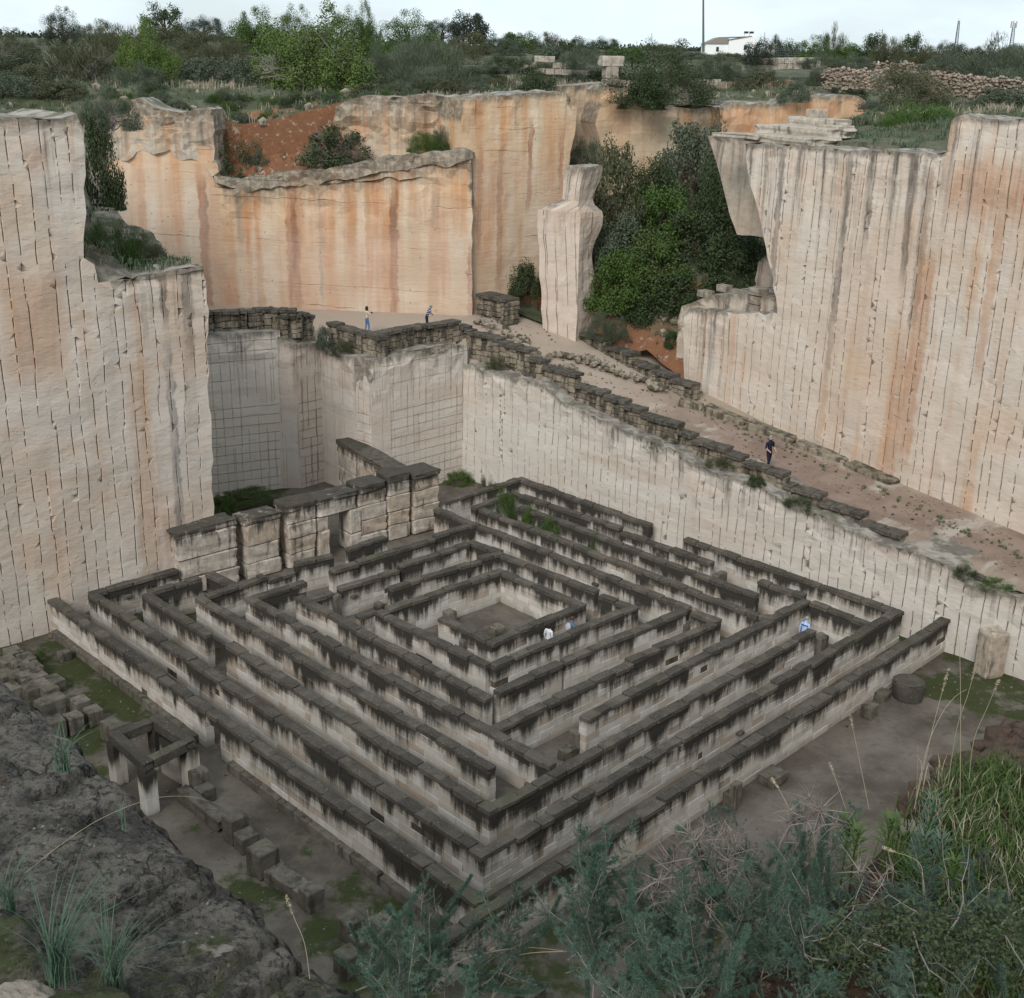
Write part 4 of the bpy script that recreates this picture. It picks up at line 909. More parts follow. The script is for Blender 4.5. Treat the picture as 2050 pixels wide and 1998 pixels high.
# steps, bench and blocks below the doorway
GD = 'cut stones along the passage in front of the labyrinth'
cube_block('upper stepping stone beside the stone frame and the doorway', 397, 1541, (.6, .5, .95), group=GD)
cube_block('lower stepping stone beside the stone frame and the doorway', 410, 1575, (.62, .5, .55), group=GD)
p, q = P(362, 1573, .5), P(446, 1638, .5); d = q-p
o = put('stone_bench', BIG[2], ((p.x+q.x)/2, (p.y+q.y)/2, .25), (d.length, .45, .5), math.atan2(d.y, d.x), None, mat=M['cube']); tag(o, 'long low bench of stone below the square stone frame', 'bench')
cube_block('tall block at the end of the long stone bench', 470, 1630, (.7, .65, .95), group=GD)
cube_block('lower block just right of the tall block at the bench end', 492, 1667, (.65, .6, .6), group=GD)
cube_block('large dark topped block on a plinth, halfway along the passage', 525, 1695, (.8, .75, .95), group=GD)
cube_block('low plinth stone under the large dark topped block', 538, 1727, (.75, .7, .35), group=GD)
cube_block('long dark slab lying in the passage', 573, 1752, (1.3, .62, .45), group=GD, ang=-42)
cube_block('middle stone beside the long dark slab', 603, 1773, (.6, .55, .42), group=GD)
cube_block('pale topped square block at the end of the long dark slab', 622, 1776, (.62, .6, .72), group=GD)
cube_block('pale square block near the bottom, left of the bush', 703, 1836, (.62, .6, .75), group=GD)
cube_block('dark square block near the bottom, behind the bush tips', 764, 1838, (.6, .55, .75), group=GD)
cube_block('square block low in the picture left of the bush', 725, 1872, (.62, .58, .75), group=GD)
cube_block('square block at the very bottom left of the bush', 695, 1905, (.62, .58, .75), group=GD)
cube_block('pale topped block at the very bottom, under the arching grass stem', 1062, 1979, (.75, .55, .6), group=GD)
cube_block('hollowed pale stone box on the floor behind the dry thistles', 1590, 1728, (.85, .7, .45))
cube_block('long dark stone edging lying behind the bush at the lower right', 1345, 1815, (3.2, .3, .35), ang=-38)
# right of the labyrinth
GR = 'stones along the outer front right labyrinth wall'
cube_block('low dark trough like block by the outer front right wall', 1549, 1545, (1.0, .7, .42), group=GR)
cube_block('small dark block against the outer front right wall, lower one', 1466, 1585, (.5, .45, .6), group=GR)
cube_block('narrow block against the outer front right wall, above the small dark block', 1474, 1568, (.4, .3, 1.0), group=GR)
cube_block('small dark block at the wall foot, first below the round stone', 1768, 1384, (.7, .5, .35), group=GR)
cube_block('dark block at the wall foot, second below the round stone', 1742, 1410, (.6, .5, .55), group=GR)
o = cube_block('pale monolith pillar with a dark worn top standing in the moss by the ramp face', 1992, 1262, (.95, .85, 2.1), mat='big', name='stone_pillar', ang=20)
# round drum like boulder
bm = bmesh.new(); bmesh.ops.create_cone(bm, segments=28, radius1=.62, radius2=.78, depth=1.0, cap_ends=True)
bmesh.ops.bevel(bm, geom=[e for e in bm.edges if e.is_boundary or abs(e.verts[0].co.z-e.verts[1].co.z) < .01], offset=.08, segments=2, affect='EDGES')
for v in bm.verts: v.co += v.co.normalized()*.09*mn.noise(v.co*1.6); v.co.x *= 1.08
p = P(1822, 1358, .95); o = from_bm('round_stone', bm, M['cap']); o.location = (p.x, p.y, .42); o.scale = (.86, .82, .86); tag(o, 'dark rounded drum of stone on the floor beside the end of the outer right wall', 'boulder')
# ================================================================ masonry above the faces
RST = [stone_mesh('stone', i+80, .10, .10) for i in range(7)]
for me in RST: me.materials.append(M['retain'])
def parapet(root, a, b, back, caps, base, s0, s1, th=.62, step=.46, capw=.5, maxn=290):
    a = Vector((a[0], a[1])); d = (Vector((b[0], b[1]))-a).normalized(); n = Vector((-d.y, d.x))
    if n.dot(-a) < 0: n = -n
    rz = math.atan2(d.y, d.x); o0 = root.location; cnt = 0
    def at(s, off, z): q = a+d*s-n*off; return (q.x-o0.x, q.y-o0.y, z-o0.z)
    s = s0; run = 0; top = None
    while s < s1:
        w = capw*rng.uniform(.85, 1.2); w = min(w, s1-s)
        if w < .15: break
        if run <= 0: top = interp(caps, s+w*1.5); run = rng.randint(2, 5)
        run -= 1
        sm_ = s+w/2; zt = top+rng.uniform(-.03, .03); zb = base(sm_)-.12
        if zt-.2 > zb:
            put('capstone', rng.choice(CAPS), at(sm_, back+th/2-.04+rng.uniform(-.05, .05), zt-.09), (w-.02, th+.16+rng.uniform(0, .1), .2+rng.uniform(-.02, .03)), rz+rng.gauss(0, .03), root, mat=M['retaincap'], tilt=.03)
        z = zb; off = rng.uniform(-.1, .1)
        while z < zt-.24 and cnt < maxn:
            hh = min(rng.uniform(.26, .42), zt-.19-z)
            if hh < .1: break
            put('stone', rng.choice(RST), at(sm_+off*.6, back+th/2+rng.gauss(0, .035), z+hh/2), (w*rng.uniform(.9, 1.15)-.01, th*rng.uniform(.92, 1.05), hh-.012), rz+rng.gauss(0, .04), root, tilt=.025); cnt += 1
            z += hh
        s += w
def S_on(a, b, back):
    a = Vector((a[0], a[1])); d = (Vector((b[0], b[1]))-a).normalized(); n = Vector((-d.y, d.x))
    if n.dot(-a) < 0: n = -n
    q = a-n*back; return splane((q.x, q.y), (q.x+d.x, q.y+d.y))
cap_px = [(937,658),(995,675),(1013,684),(1047,695),(1066,708),(1103,733),(1130,752),(1189,778),(1241,797),(1268,810),(1305,831),(1367,856),(1397,877),(1450,894),(1500,922),(1568,960),(1597,974),(1680,1013),(1744,1046),(1773,1064),(1862,1103),(1916,1130),(1950,1147),(2000,1170),(2060,1198)]
sp = S_on(RA, RB, .85); caps = [(s_, z_-.12) for s_, z_ in (sp(*q) for q in cap_px)]
root = empty('retaining_wall', (RA[0], RA[1], 6)); tag(root, 'long retaining wall of weathered stones with stepped capstones, following the sloping path above the tall face', 'retaining wall')
parapet(root, RA, RB, .85, caps, face_z, -1.4, caps[-1][0])
for (a_, b_, px_, bz, lab) in (
    (g4, g5, [(748,669),(810,657),(871,649),(902,646),(930,653)], lambda s: 8.6, 'retaining wall with dark capstones on the terrace edge, in front of the stooping man'),
    (g3, g4, [(645,630),(655,640),(687,656),(733,667)], lambda s: 8.4, 'retaining wall descending to the corner in front of the woman with dark hair'),
    (g2, g3, [(592,630),(620,629),(650,630)], lambda s: 8.8, 'short retaining wall of stones above the rough cut pier'),
    (g0, g1, [(405,626),(480,622),(561,617)], lambda s: 9.7, 'retaining wall of squared stones above the grid cut recess, beside the left face'),
    (g1, g2, [(560,617),(592,630)], lambda s: 9.2, 'short broken retaining wall stepping down between the recess and the pier')):
    sp = S_on(a_, b_, .8); c_ = sorted(sp(*q) for q in px_); Ln = (Vector(b_)-Vector(a_)).length
    root = empty('retaining_wall', (a_[0], a_[1], 8)); tag(root, lab, 'retaining wall')
    parapet(root, a_, b_, .8, c_, bz, (2.5 if a_ is g0 else .85 if a_ is g4 else -.3), Ln+(1.4 if b_ is g5 else -.1 if b_ is g4 else .3))
# rubble wall holding back the earth of the hollow, between the pinnacle and the right face
ha, hb = P(1168, 690, 7.75), P(1372, 792, 6.5); root = empty('rubble_wall', (ha.x, ha.y, 7)); tag(root, 'rough rubble wall holding back red earth between the stone pinnacle and the right face', 'rubble wall')
lh = (hb-ha).length
parapet(root, ha[:2], hb[:2], .0, [(0, 8.6), (lh*.35, 8.0), (lh*.6, 7.6), (lh, 7.2)], lambda s: lerp(7.7, 6.45, s/lh), -.3, lh+.4, th=.7, step=.4, capw=.55)
# stepped rubble left of the pinnacle
ha2, hb2 = P(952, 634, 8.9), P(1012, 648, 8.9); root = empty('rubble_wall', (ha2.x, ha2.y, 8.6)); tag(root, 'stack of flat rubble courses beside the end of the orange back face', 'rubble wall')
l2 = (hb2-ha2).length
parapet(root, ha2[:2], hb2[:2], .0, [(0, 10.5), (l2*.5, 10.4), (l2, 9.6)], lambda s: 8.9, 0, l2, th=1.2, capw=.8)
def rocks(name, pts, mat, seed, kind='stuff'):
    """many small loose stones joined in one mesh"""
    r_ = random.Random(seed); bm = bmesh.new()
    for (p, sz) in pts:
        k = bmesh.ops.create_icosphere(bm, subdivisions=1, radius=sz)['verts']
        q = Vector((r_.random()*50, r_.random()*50, 0)); sc = Vector((r_.uniform(.8, 1.5), r_.uniform(.7, 1.2), r_.uniform(.5, .85))); an = Matrix.Rotation(r_.uniform(0, 6.3), 3, 'Z')
        for v in k:
            c = v.co*(1+.35*mn.noise(v.co/sz*1.1+q)); c = Vector((c.x*sc.x, c.y*sc.y, c.z*sc.z)); v.co = an @ c+p
    o = from_bm(name, bm, mat); o['kind'] = kind; return o
pts = []
for (x0, y0, x1, y1, n_) in ((1035,662,1100,692,26), (1100,692,1160,712,14), (1080,690,1250,765,60), (1250,762,1335,800,34), (1330,770,1400,800,22), (955,650,1060,678,30)):
    for _ in range(n_):
        t = rng.random(); px, py = lerp(x0, x1, t)+rng.uniform(-6, 10), lerp(y0, y1, t)+rng.uniform(-22, -8)
        p = P(px, py, 7.0); z = gully_z(p.x, p.y); 
        for _k in range(3): p = P(px, py, z); z = min(gully_z(p.x, p.y), ramp_z(p.x, p.y)+.4)
        pts.append((Vector((p.x, p.y, z)), rng.uniform(.10, .28)))
rocks('rubble', pts, M['retain'], 3)
# kerb ledges along the foot of the right face
for k, (x0, y0, x1, y1) in enumerate(((1352,782,1400,800), (1404,806,1488,842), (1488,846,1584,884), (1590,890,1688,928), (1692,934,1784,974))):
    p, q = P(x0, y0, ramp_z(*P(x0, y0, 5).xy[:])), P(x1, y1, ramp_z(*P(x1, y1, 5).xy[:])); d = q-p
    zc = (ramp_z(p.x, p.y)+ramp_z(q.x, q.y))/2
    o = put('kerb_ledge', BIG[k], ((p.x+q.x)/2+.25, (p.y+q.y)/2+.25, zc+.0), (d.xy.length, 1.0, .62 if k < 3 else .42), math.atan2(d.y, d.x), None, mat=M['retain']); o.rotation_euler[1] = math.atan2(p.z-q.z, d.xy.length)*1.0; o['kind'] = 'structure'
# slabs on the right face and stones at its low shoulder
GSL = 'pale lichened slabs on top of the right face'
def slab(label, px, py, y, dims, ang=-52, mat='white_block', group=None, name='stone_slab'):
    p = D(px, py, y); o = put(name, rng.choice(BIG), (p.x, p.y, p.z), dims, math.radians(ang)+rng.gauss(0, .05), None, mat=M[mat], tilt=.02)
    tag(o, label, 'stone', group)
slab('long thin pale slab on top of the right face, lowest of the stack', 1585, 279, 69.5, (5.2, 2.2, .4), group=GSL)
slab('broad pale slab in the middle of the stack on the right face', 1610, 262, 71., (5.6, 2.0, .5), group=GSL)
slab('upper pale slab of the stack, under the upright stump', 1640, 246, 72., (3.4, 1.6, .55), group=GSL)
slab('upright pale stump of stone topping the slab stack', 1634, 234, 72., (.9, .9, .8), group=GSL)
slab('pale slab lying at the left tip of the right face', 1490, 272, 71.5, (3.4, 1.8, .25), group=GSL)
slab('squared stone in the slab stack, rightmost', 1672, 268, 70., (1.6, 1.4, .9), group=GSL)
GST = 'stones piled on the low shoulder of the right face'
for k, (px, py, dm, lb) in enumerate(((1518,583,(.95,.8,.42),'top block of the small stone pile on the low shoulder'), (1516,600,(.9,.8,.45),'middle block of the small stone pile on the low shoulder'), (1514,618,(.95,.85,.5),'bottom block of the small stone pile on the low shoulder'), (1535,618,(1.3,1.,.6),'slanting rock right of the stone pile on the low shoulder'))):
    slab(lb, px, py, 70.2, dm, mat='rock', group=GST, name='stone_block')
for k, (px, py, dm, lb) in enumerate(((1413,588,(.95,.6,.4),'squared stone at the left end of the low shoulder'), (1450,577,(.8,.6,.4),'squared stone highest on the low shoulder'), (1470,585,(.55,.5,.4),'small squared stone right of the highest one on the low shoulder'), (1430,607,(.7,.6,.4),'low stone in the greenery of the low shoulder'), (1485,597,(.7,.6,.5),'stone half way to the stone pile on the low shoulder'))):
    slab(lb, px, py, 73., dm, mat='rock', group=GST, name='stone_block')
quad_cliff('rock_ledge', (9.9, 73.6), (15.3, 68.6), [(0, 11.0), (.3, 12.0), (.6, 12.4), (1, 12.5)], 6, 3.6, M['fin'], res=.5, amp=.2)
# broken stone pillar and pale block walls on the plateau
root = empty('stone_pillar', D(1222, 168, 98.)); tag(root, 'stump of a squared pale stone pillar at the edge of the slot, left of the big dark bush', 'stone pillar')
for z, w, h_ in ((-.1, 1.25, .9), (.8, 1.0, .9), (1.62, 1.7, .75)): put('block', rng.choice(BIG), (rng.uniform(-.1, .1), 0, z), (w, 1.1, h_), .3, root, mat=M['white_block'])
def block_wall(label, x0, y0, x1, y1, y, courses, h=.5, w=.9, mat='white_block', drop=.15):
    p, q = D(x0, y0, y), D(x1, y1, y+.5); d = q-p; root = empty('block_wall', (p.x, p.y, p.z)); tag(root, label, 'stone wall')
    rz = math.atan2(d.y, d.x); Ln = d.xy.length
    for c in range(courses):
        s = -(c % 2)*w/2
        while s < Ln:
            l = w*rng.uniform(.7, 1.3)
            if s > -.3 and rng.random() > drop*c:
                t = (s+l/2); put('block', rng.choice(BIG), (math.cos(rz)*t, math.sin(rz)*t, d.z*t/Ln+(c+.5)*h), (l-.03, .6, h-.02), rz, root, mat=M[mat], tilt=.015)
            s += l
block_wall('broken wall of pale squared blocks in the scrub above the tall orange face', 1042, 148, 1165, 152, 110., 3)
block_wall('low pale block wall left behind the big pine', 478, 108, 510, 112, 135., 2)
block_wall('low pale block wall in the scrub, left of the bright pine', 234, 148, 275, 150, 104., 2, mat='rock')
block_wall('low wall of rough blocks under the big dark bush', 1215, 196, 1275, 200, 97.5, 3, h=.45, w=.7, mat='rock')
block_wall('low broken wall of blocks on the cliff edge right of the big dark bush', 1350, 210, 1425, 208, 99., 4, h=.45, w=.7, mat='rock')
block_wall('row of pale blocks along the plateau behind the right hand scrub', 1478, 141, 1640, 139, 124., 2, h=.55, w=1.0)
def dry_wall(label, pxs, y0, y1, hgt, seed):
    r_ = random.Random(seed); root = None; bm = bmesh.new(); n_ = len(pxs)
    P3 = [D(x, yb, lerp(y0, y1, i/(n_-1))) for i, (x, yb) in enumerate(pxs)]
    root = empty('dry_stone_wall', P3[0]); tag(root, label, 'stone wall')
    pts = []
    for a, b in zip(P3, P3[1:]):
        L_ = (b-a).length; s = 0
        while s < L_:
            z = .1
            while z < hgt:
                for dy in (0, .25):
                    pts.append((a.lerp(b, s/L_)-P3[0]+Vector((r_.uniform(-.12, .12), dy+r_.uniform(-.06, .06), z+r_.uniform(-.1, .1))), r_.choice((.09, .12, .15, .2))))
                z += r_.uniform(.16, .26)
            s += r_.uniform(.17, .28)
    o = rocks('wall_stone', pts, M['drywall'], seed); o.parent = root
dry_wall('long dry stone wall of small rubble crossing the right of the plateau', [(1648,178),(1740,180),(1850,184),(1960,198),(2080,204)], 106, 92, 1.55, 5)
dry_wall('farther dry stone wall behind the two distant walkers', [(1690,146),(1800,146),(1905,155)], 121, 117, .9, 8)
# ================================================================ buildings and poles on the horizon
bp = D(1412, 105, 240.); hs = 240/F
root = empty('farmhouse', (bp.x, bp.y, bp.z), .0); tag(root, 'white farmhouse with a gable, low side wing and brown tiled roof on the horizon', 'house')
white = flat('whitewash', (.78, .78, .77), .8); tile = flat('roof_tile', (.235, .205, .18), .9); dark = flat('dark_opening', (.03, .03, .035), .6)
def prism(name, pts, y0, y1, mat, parent):
    n_ = len(pts); V = [(x, y0, z) for x, z in pts]+[(x, y1, z) for x, z in pts]
    Fc = [list(range(n_)), list(range(2*n_-1, n_-1, -1))]+[[i+n_, (i+1) % n_+n_, (i+1) % n_, i][::-1] for i in range(n_)]
    return from_data(name, V, Fc, mat, parent)
prism('wall', [(4.2, -1.6), (13.4, -1.6), (13.4, 2.0), (10.2, 2.0), (8.4, 2.9), (4.2, 2.1)], 0, 7, white, root)
prism('wall', [(0, -1.6), (4.2, -1.6), (4.2, 1.55), (0, 1.5)], .4, 6, white, root)
prism('roof', [(-.25, 1.5), (4.2, 1.56), (4.2, 2.6), (7.9, 2.85), (7.9, 2.95), (2.4, 2.7)], .2, 6.6, tile, root)
r_ = prism('roof', [(4.0, 2.12), (8.4, 2.92), (8.4, 3.05), (4.0, 2.25)], -.1, 7.1, tile, root)
for x in (7.8, 8.8):
    c = prism('chimney', [(x-.3, 2.6), (x+.3, 2.6), (x+.3, 3.5), (x-.3, 3.5)], 3, 3.6, white, root); prism('cap', [(x-.36, 3.5), (x+.36, 3.5), (x+.36, 3.85), (x-.36, 3.85)], 2.95, 3.65, dark, c)
for x, z in ((2.0, .2), (7.0, .6), (11.5, .7)): prism('window', [(x, z), (x+.5, z), (x+.5, z+.8), (x, z+.8)], -.02 if x > 4.2 else .38, .3 if x > 4.2 else .7, dark, root)
prism('door', [(2.2, -1.6), (3.1, -1.6), (3.1, -.1), (2.2, -.1)], .37, .8, dark, root)
def tube(bm, pts, rads, seg=6):
    prev = None
    for i, (p, r) in enumerate(zip(pts, rads)):
        p = Vector(p); t = (Vector(pts[min(i+1, len(pts)-1)])-Vector(pts[max(i-1, 0)])).normalized()
        a = t.cross(Vector((.3, .9, .1))).normalized(); b = t.cross(a)
        ring = [bm.verts.new(p+(a*math.cos(k/seg*2*math.pi)+b*math.sin(k/seg*2*math.pi))*r) for k in range(seg)]
        if prev:
            for k in range(seg): bm.faces.new((prev[k], prev[(k+1) % seg], ring[(k+1) % seg], ring[k]))
        prev = ring
    return prev
steel = flat('pole_steel', (.10, .12, .12), .6); wood = flat('weathered_post', (.42, .40, .37), .9); redw = flat('mast_red', (.5, .06, .05), .6)
def pole(name, label, cat, px, yb, yt, y, r0, r1, mat=steel):
    b, t = D(px, yb, y), D(px, yt, y); bm = bmesh.new(); tube(bm, [(0, 0, 0), ((t.x-b.x)*.5, 0, (t.z-b.z)*.5), (t.x-b.x, 0, t.z-b.z)], [r0, (r0+r1)/2, r1], 8)
    o = from_bm(name, bm, mat); o.location = b; tag(o, label, cat); return o
pole('utility_pole', 'tall thin dark pole rising out of the picture left of the white house', 'pole', 1408, 104, -40, 150, .14, .09)
pole('antenna', 'small antenna mast on the skyline left of the tall dark pole', 'antenna', 1305, 98, 66, 220, .06, .04)
pole('antenna', 'tiny antenna mast on the skyline above the slot in the cliffs', 'antenna', 1275, 100, 82, 220, .05, .04)
pole('antenna', 'thin television antenna on the white house', 'antenna', 1531, 84, 64, 238, .05, .04)
pole('fence_post', 'pale fence post in front of the scrub right of the white house', 'post', 1592, 135, 114, 122, .09, .09, wood)
def lattice(label, px, yb, yt, y, w):
    b, t = D(px, yb, y), D(px+ (8 if px > 2000 else 9), yt, y); hgt = t.z-b.z; bm = bmesh.new(); n_ = 16
    leg = [[Vector((sx*w*(1-.55*k/n_), sy*w*(1-.55*k/n_), hgt*k/n_)) for k in range(n_+1)] for sx, sy in ((-1, -1), (1, -1), (0, 1))]
    for l in leg: tube(bm, l, [.1]*(n_+1), 4)
    for k in range(n_):
        for i in range(3): tube(bm, [leg[i][k], leg[(i+1) % 3][k+1]], [.07, .07], 3)
    root = empty('lattice_mast', b); tag(root, label, 'radio mast'); from_bm('lattice', bm, steel, root)
    bm = bmesh.new(); tube(bm, [(0, 0, hgt), (0, 0, hgt*1.08)], [.08, .05], 5); from_bm('aerial', bm, redw, root)
    if px > 2000:
        for k in range(3):
            bm = bmesh.new(); bmesh.ops.create_cube(bm, size=1); o = from_bm('panel_antenna', bm, wood, root); o.scale = (.35, .25, 2.0); o.location = (math.cos(k*2.1)*w*1.2, math.sin(k*2.1)*w*1.2, hgt*.95)
lattice('slim lattice mast with a red tip on the right skyline', 1912, 98, 42, 420, .55)
lattice('lattice mast with panel aerials near the right edge of the skyline', 2021, 106, 46, 420, .75)
# wire fence panel by the post
bm = bmesh.new(); w0 = D(1548, 132, 121.5); 
for k in range(8): tube(bm, [(0, 0, .2+k*.19), (2.4, 0, .2+k*.19)], [.012, .012], 3)
for k in range(13): tube(bm, [(k*.2, 0, 0), (k*.2, 0, 1.7)], [.012, .012], 3)
o = from_bm('wire_fence', bm, steel); o.location = w0; tag(o, 'thin wire mesh fence panel beside the pale post', 'fence')
# ================================================================ vegetation
def leaf_quads(V, Fc, c, nrm, l, w, roll):
    n = nrm.normalized(); a = n.cross(Vector((math.sin(roll), math.cos(roll), .3))).normalized(); b = n.cross(a)
    i = len(V); V += [c-a*w, c+b*l*.5-a*0+a*0, c+a*w, c-b*l*.5]; Fc.append((i, i+1, i+2, i+3))
def crown_mesh(name, seed, nclump, nleaf, leaf, clump=.3, flat_=1.0, wispy=False, hollow=.55, tall=1.0):
    """leaves gathered in clumps through a dome of radius about 1 (base at z=0, top near tall)"""
    r = random.Random(seed); V = []; Fc = []; cl = []
    for k in range(nclump):
        a = r.uniform(0, 6.283); e = math.asin(r.uniform(-.12, 1)); rr = r.uniform(hollow, .92)*(1+.16*mn.noise((a*1.3, e*2, seed)))
        cl.append((Vector((math.cos(a)*math.cos(e)*rr, math.sin(a)*math.cos(e)*rr, max(.04, math.sin(e)*rr*flat_*tall))), clump*r.uniform(.6, 1.25)))
    for k in range(nleaf):
        c, cr = cl[int(r.random()*len(cl))]
        d = Vector((r.gauss(0, 1), r.gauss(0, 1), r.gauss(.25, 1))).normalized(); p = c+d*cr*r.random()**.45; p.z = max(.0, p.z)
        if wispy:
            n = (d+Vector((r.gauss(0, .4), r.gauss(0, .4), r.gauss(0, .4))))
            up = (p*.8+Vector((r.gauss(0, .3), r.gauss(0, .3), .7))).normalized(); side = up.cross(n).normalized(); l = leaf*r.uniform(1.5, 3.2); w = leaf*.16
            i = len(V); V += [p-side*w, p+side*w, p+up*l+side*w*.3, p+up*l-side*w*.3]; Fc.append((i, i+1, i+2, i+3))
        else:
            leaf_quads(V, Fc, p, d+Vector((r.gauss(0, .6), r.gauss(0, .6), r.gauss(.2, .6))), leaf*r.uniform(.7, 1.5), leaf*r.uniform(.3, .5), r.uniform(0, 6.28))
    me = bpy.data.meshes.new(name); me.from_pydata([tuple(v) for v in V], [], Fc); me.update(); return me
def twig_mesh(name, seed, n, tall=1.):
    r = random.Random(seed); bm = bmesh.new()
    for k in range(n):
        a = r.uniform(0, 6.283); e = math.asin(r.uniform(.02, 1)); d = Vector((math.cos(a)*math.cos(e), math.sin(a)*math.cos(e), math.sin(e)*tall))
        p0 = Vector((r.gauss(0, .12), r.gauss(0, .12), 0)); L_ = r.uniform(.7, 1.04); pts = [p0]
        for j in range(1, 5):
            t = j/4; pts.append(p0.lerp(d*L_, t)+Vector((r.gauss(0, .05), r.gauss(0, .05), .10*math.sin(t*3.1)+r.gauss(0, .03))))
        tube(bm, pts, [.02, .014, .010, .007, .004], 3)
        for q in range(3):
            b = pts[2].lerp(pts[3], r.random()); tube(bm, [b, b+(d+Vector((r.gauss(0, .7), r.gauss(0, .7), r.gauss(0, .5)))).normalized()*r.uniform(.15, .35)], [.008, .003], 3)
    me = bpy.data.meshes.new(name); bm.to_mesh(me); bm.free(); return me
def trunk_mesh(name, seed):
    r = random.Random(seed); bm = bmesh.new(); tube(bm, [(0, 0, -.15), (.03, .02, .2), (-.02, .03, .45), (.02, 0, .75)], [.075, .06, .05, .025], 7)
    for k in range(6):
        a = k*1.05+r.uniform(-.3, .3); z = r.uniform(.15, .45); tube(bm, [(0, 0, z), (math.cos(a)*.3, math.sin(a)*.3, z+.18), (math.cos(a)*.62, math.sin(a)*.62, z+.26+r.uniform(-.1, .15))], [.035, .022, .008], 5)
    me = bpy.data.meshes.new(name); bm.to_mesh(me); bm.free(); me.materials.append(M['bark']); return me
CR = {'dense': [crown_mesh('foliage', s, 60, 9500, .046, .25) for s in (1, 2, 3)],
      'pine': [crown_mesh('foliage', s, 110, 30000, .025, .20, tall=1.1, hollow=.4) for s in (11, 12)],
      'big': [crown_mesh('foliage', s, 90, 26000, .022, .19) for s in (15, 16)],
      'wisp': [crown_mesh('foliage', s, 54, 8500, .034, .24, wispy=True) for s in (21, 22, 23)],
      'loose': [crown_mesh('foliage', s, 44, 5200, .048, .22) for s in (31, 32)]}
TW = [twig_mesh('twigs', s, 34) for s in (41, 42)]
for t in TW: t.materials.append(M['twig'])
TR = [trunk_mesh('trunk', s) for s in (51, 52)]
pr = random.Random(77)
MC = {}
def crown_of(kind, mat):
    k = (kind, pr.randrange(len(CR[kind])), mat)
    if k not in MC:
        me = CR[kind][k[1]].copy(); me.materials.clear(); me.materials.append(M[mat]); MC[k] = me
    return MC[k]
def plant(name, label, cat, base, rx, rz_, kind, mat, twigs=0., group=None, ry=None, trunk=False, trunk_h=0.):
    root = empty(name, base, pr.uniform(0, 6.28)); tag(root, label, cat, group)
    o = mesh_obj('crown' if trunk else 'foliage', crown_of(kind, mat), root); o.scale = (rx, ry or rx*pr.uniform(.85, 1.1), rz_); o.location = (0, 0, trunk_h)
    if twigs: 
        t = mesh_obj('twigs', TW[pr.randrange(2)], root); t.scale = (rx*twigs, rx*twigs, rz_*twigs)
    if trunk:
        t = mesh_obj('trunk', TR[pr.randrange(2)], root); t.scale = (rx*.9, rx*.9, (rz_*.75+trunk_h)); t.location = (0, 0, 0)
    return root
def px_plant(name, label, cat, px, yb, w, h, kind, mat, y=None, grow=1.22, **k):
    b = D(px, yb, y) if y else G(px, yb); s = b.y/F
    if kind == 'dense' and w*s > 4.2: kind = 'big'
    return plant(name, label, cat, b-Vector((0, 0, .15)), w/2*s*grow, h*s*1.12, kind, mat, **k)
GSC = 'shrubs and trees of the plateau scrub'
# -------- left of the plateau
px_plant('holm_oak', 'dark round tree standing alone on the left skyline beside a straw field', 'tree', 128, 96, 92, 60, 'dense', 'far_tree', y=165, group=GSC, trunk=True, trunk_h=.4)
px_plant('olive_tree', 'taller dark loose crowned tree on the left skyline', 'tree', 331, 80, 82, 64, 'loose', 'shrub_dark', y=150, group=GSC, trunk=True, trunk_h=.3)
px_plant('olive_tree', 'low wide dark tree on the skyline, right of the taller loose crowned one', 'tree', 410, 78, 90, 40, 'dense', 'far_tree', y=152, group=GSC, trunk=True)
px_plant('shrub', 'grey green bush right of the lone dark tree on the left skyline', 'bush', 200, 98, 95, 48, 'dense', 'shrub_grey', y=150, group=GSC)
px_plant('shrub', 'dark bush at the left edge of the picture near the skyline', 'bush', 22, 112, 120, 46, 'dense', 'shrub_olive', y=125, group=GSC)
px_plant('shrub', 'broad bush with bare grey branches at the left edge above the red cut', 'bush', 30, 168, 165, 64, 'dense', 'shrub_dark', y=99, twigs=1.05, group=GSC)
px_plant('shrub', 'broad dome of bush with bare grey branches above the red cut, right of the other', 'bush', 172, 172, 165, 80, 'wisp', 'shrub_olive', y=99, twigs=1.06, group=GSC)
px_plant('pine_tree', 'small bright green pine on the left of the plateau', 'pine tree', 298, 176, 112, 106, 'pine', 'pine', y=97, group=GSC, trunk=True)
for k, (x, yb, w, h, kd, mt, yy) in enumerate(((245,122,120,60,'wisp','shrub_olive',122),(330,118,130,60,'dense','shrub_olive',120),(400,125,110,58,'dense','shrub_olive',116),(455,128,95,45,'wisp','shrub_olive',114),(360,150,90,40,'wisp','shrub_olive',106))):
    px_plant('shrub', ['highest brownish bush left of the small bright pine top','brownish bush right behind the small bright pine','brownish dome of bush midway between the two pines at left','brownish bush touching the pale block wall by the big pine','nearest brownish bush right of the small bright pine'][k], 'bush', x, yb, w, h, kd, mt, y=yy, group='brownish bushes behind the small bright pine')
px_plant('shrub', 'rounded grey green bush with a rusty patch, right of the small bright pine', 'bush', 412, 160, 92, 46, 'dense', 'shrub_grey', y=100, group=GSC)
px_plant('shrub', 'second rounded grey green bush between the two pines', 'bush', 482, 166, 80, 46, 'dense', 'shrub_grey', y=98, group=GSC)
px_plant('shrub', 'small dark bush at the foot of the big pine, on its left', 'bush', 545, 188, 70, 40, 'dense', 'shrub_olive', y=95, group=GSC)
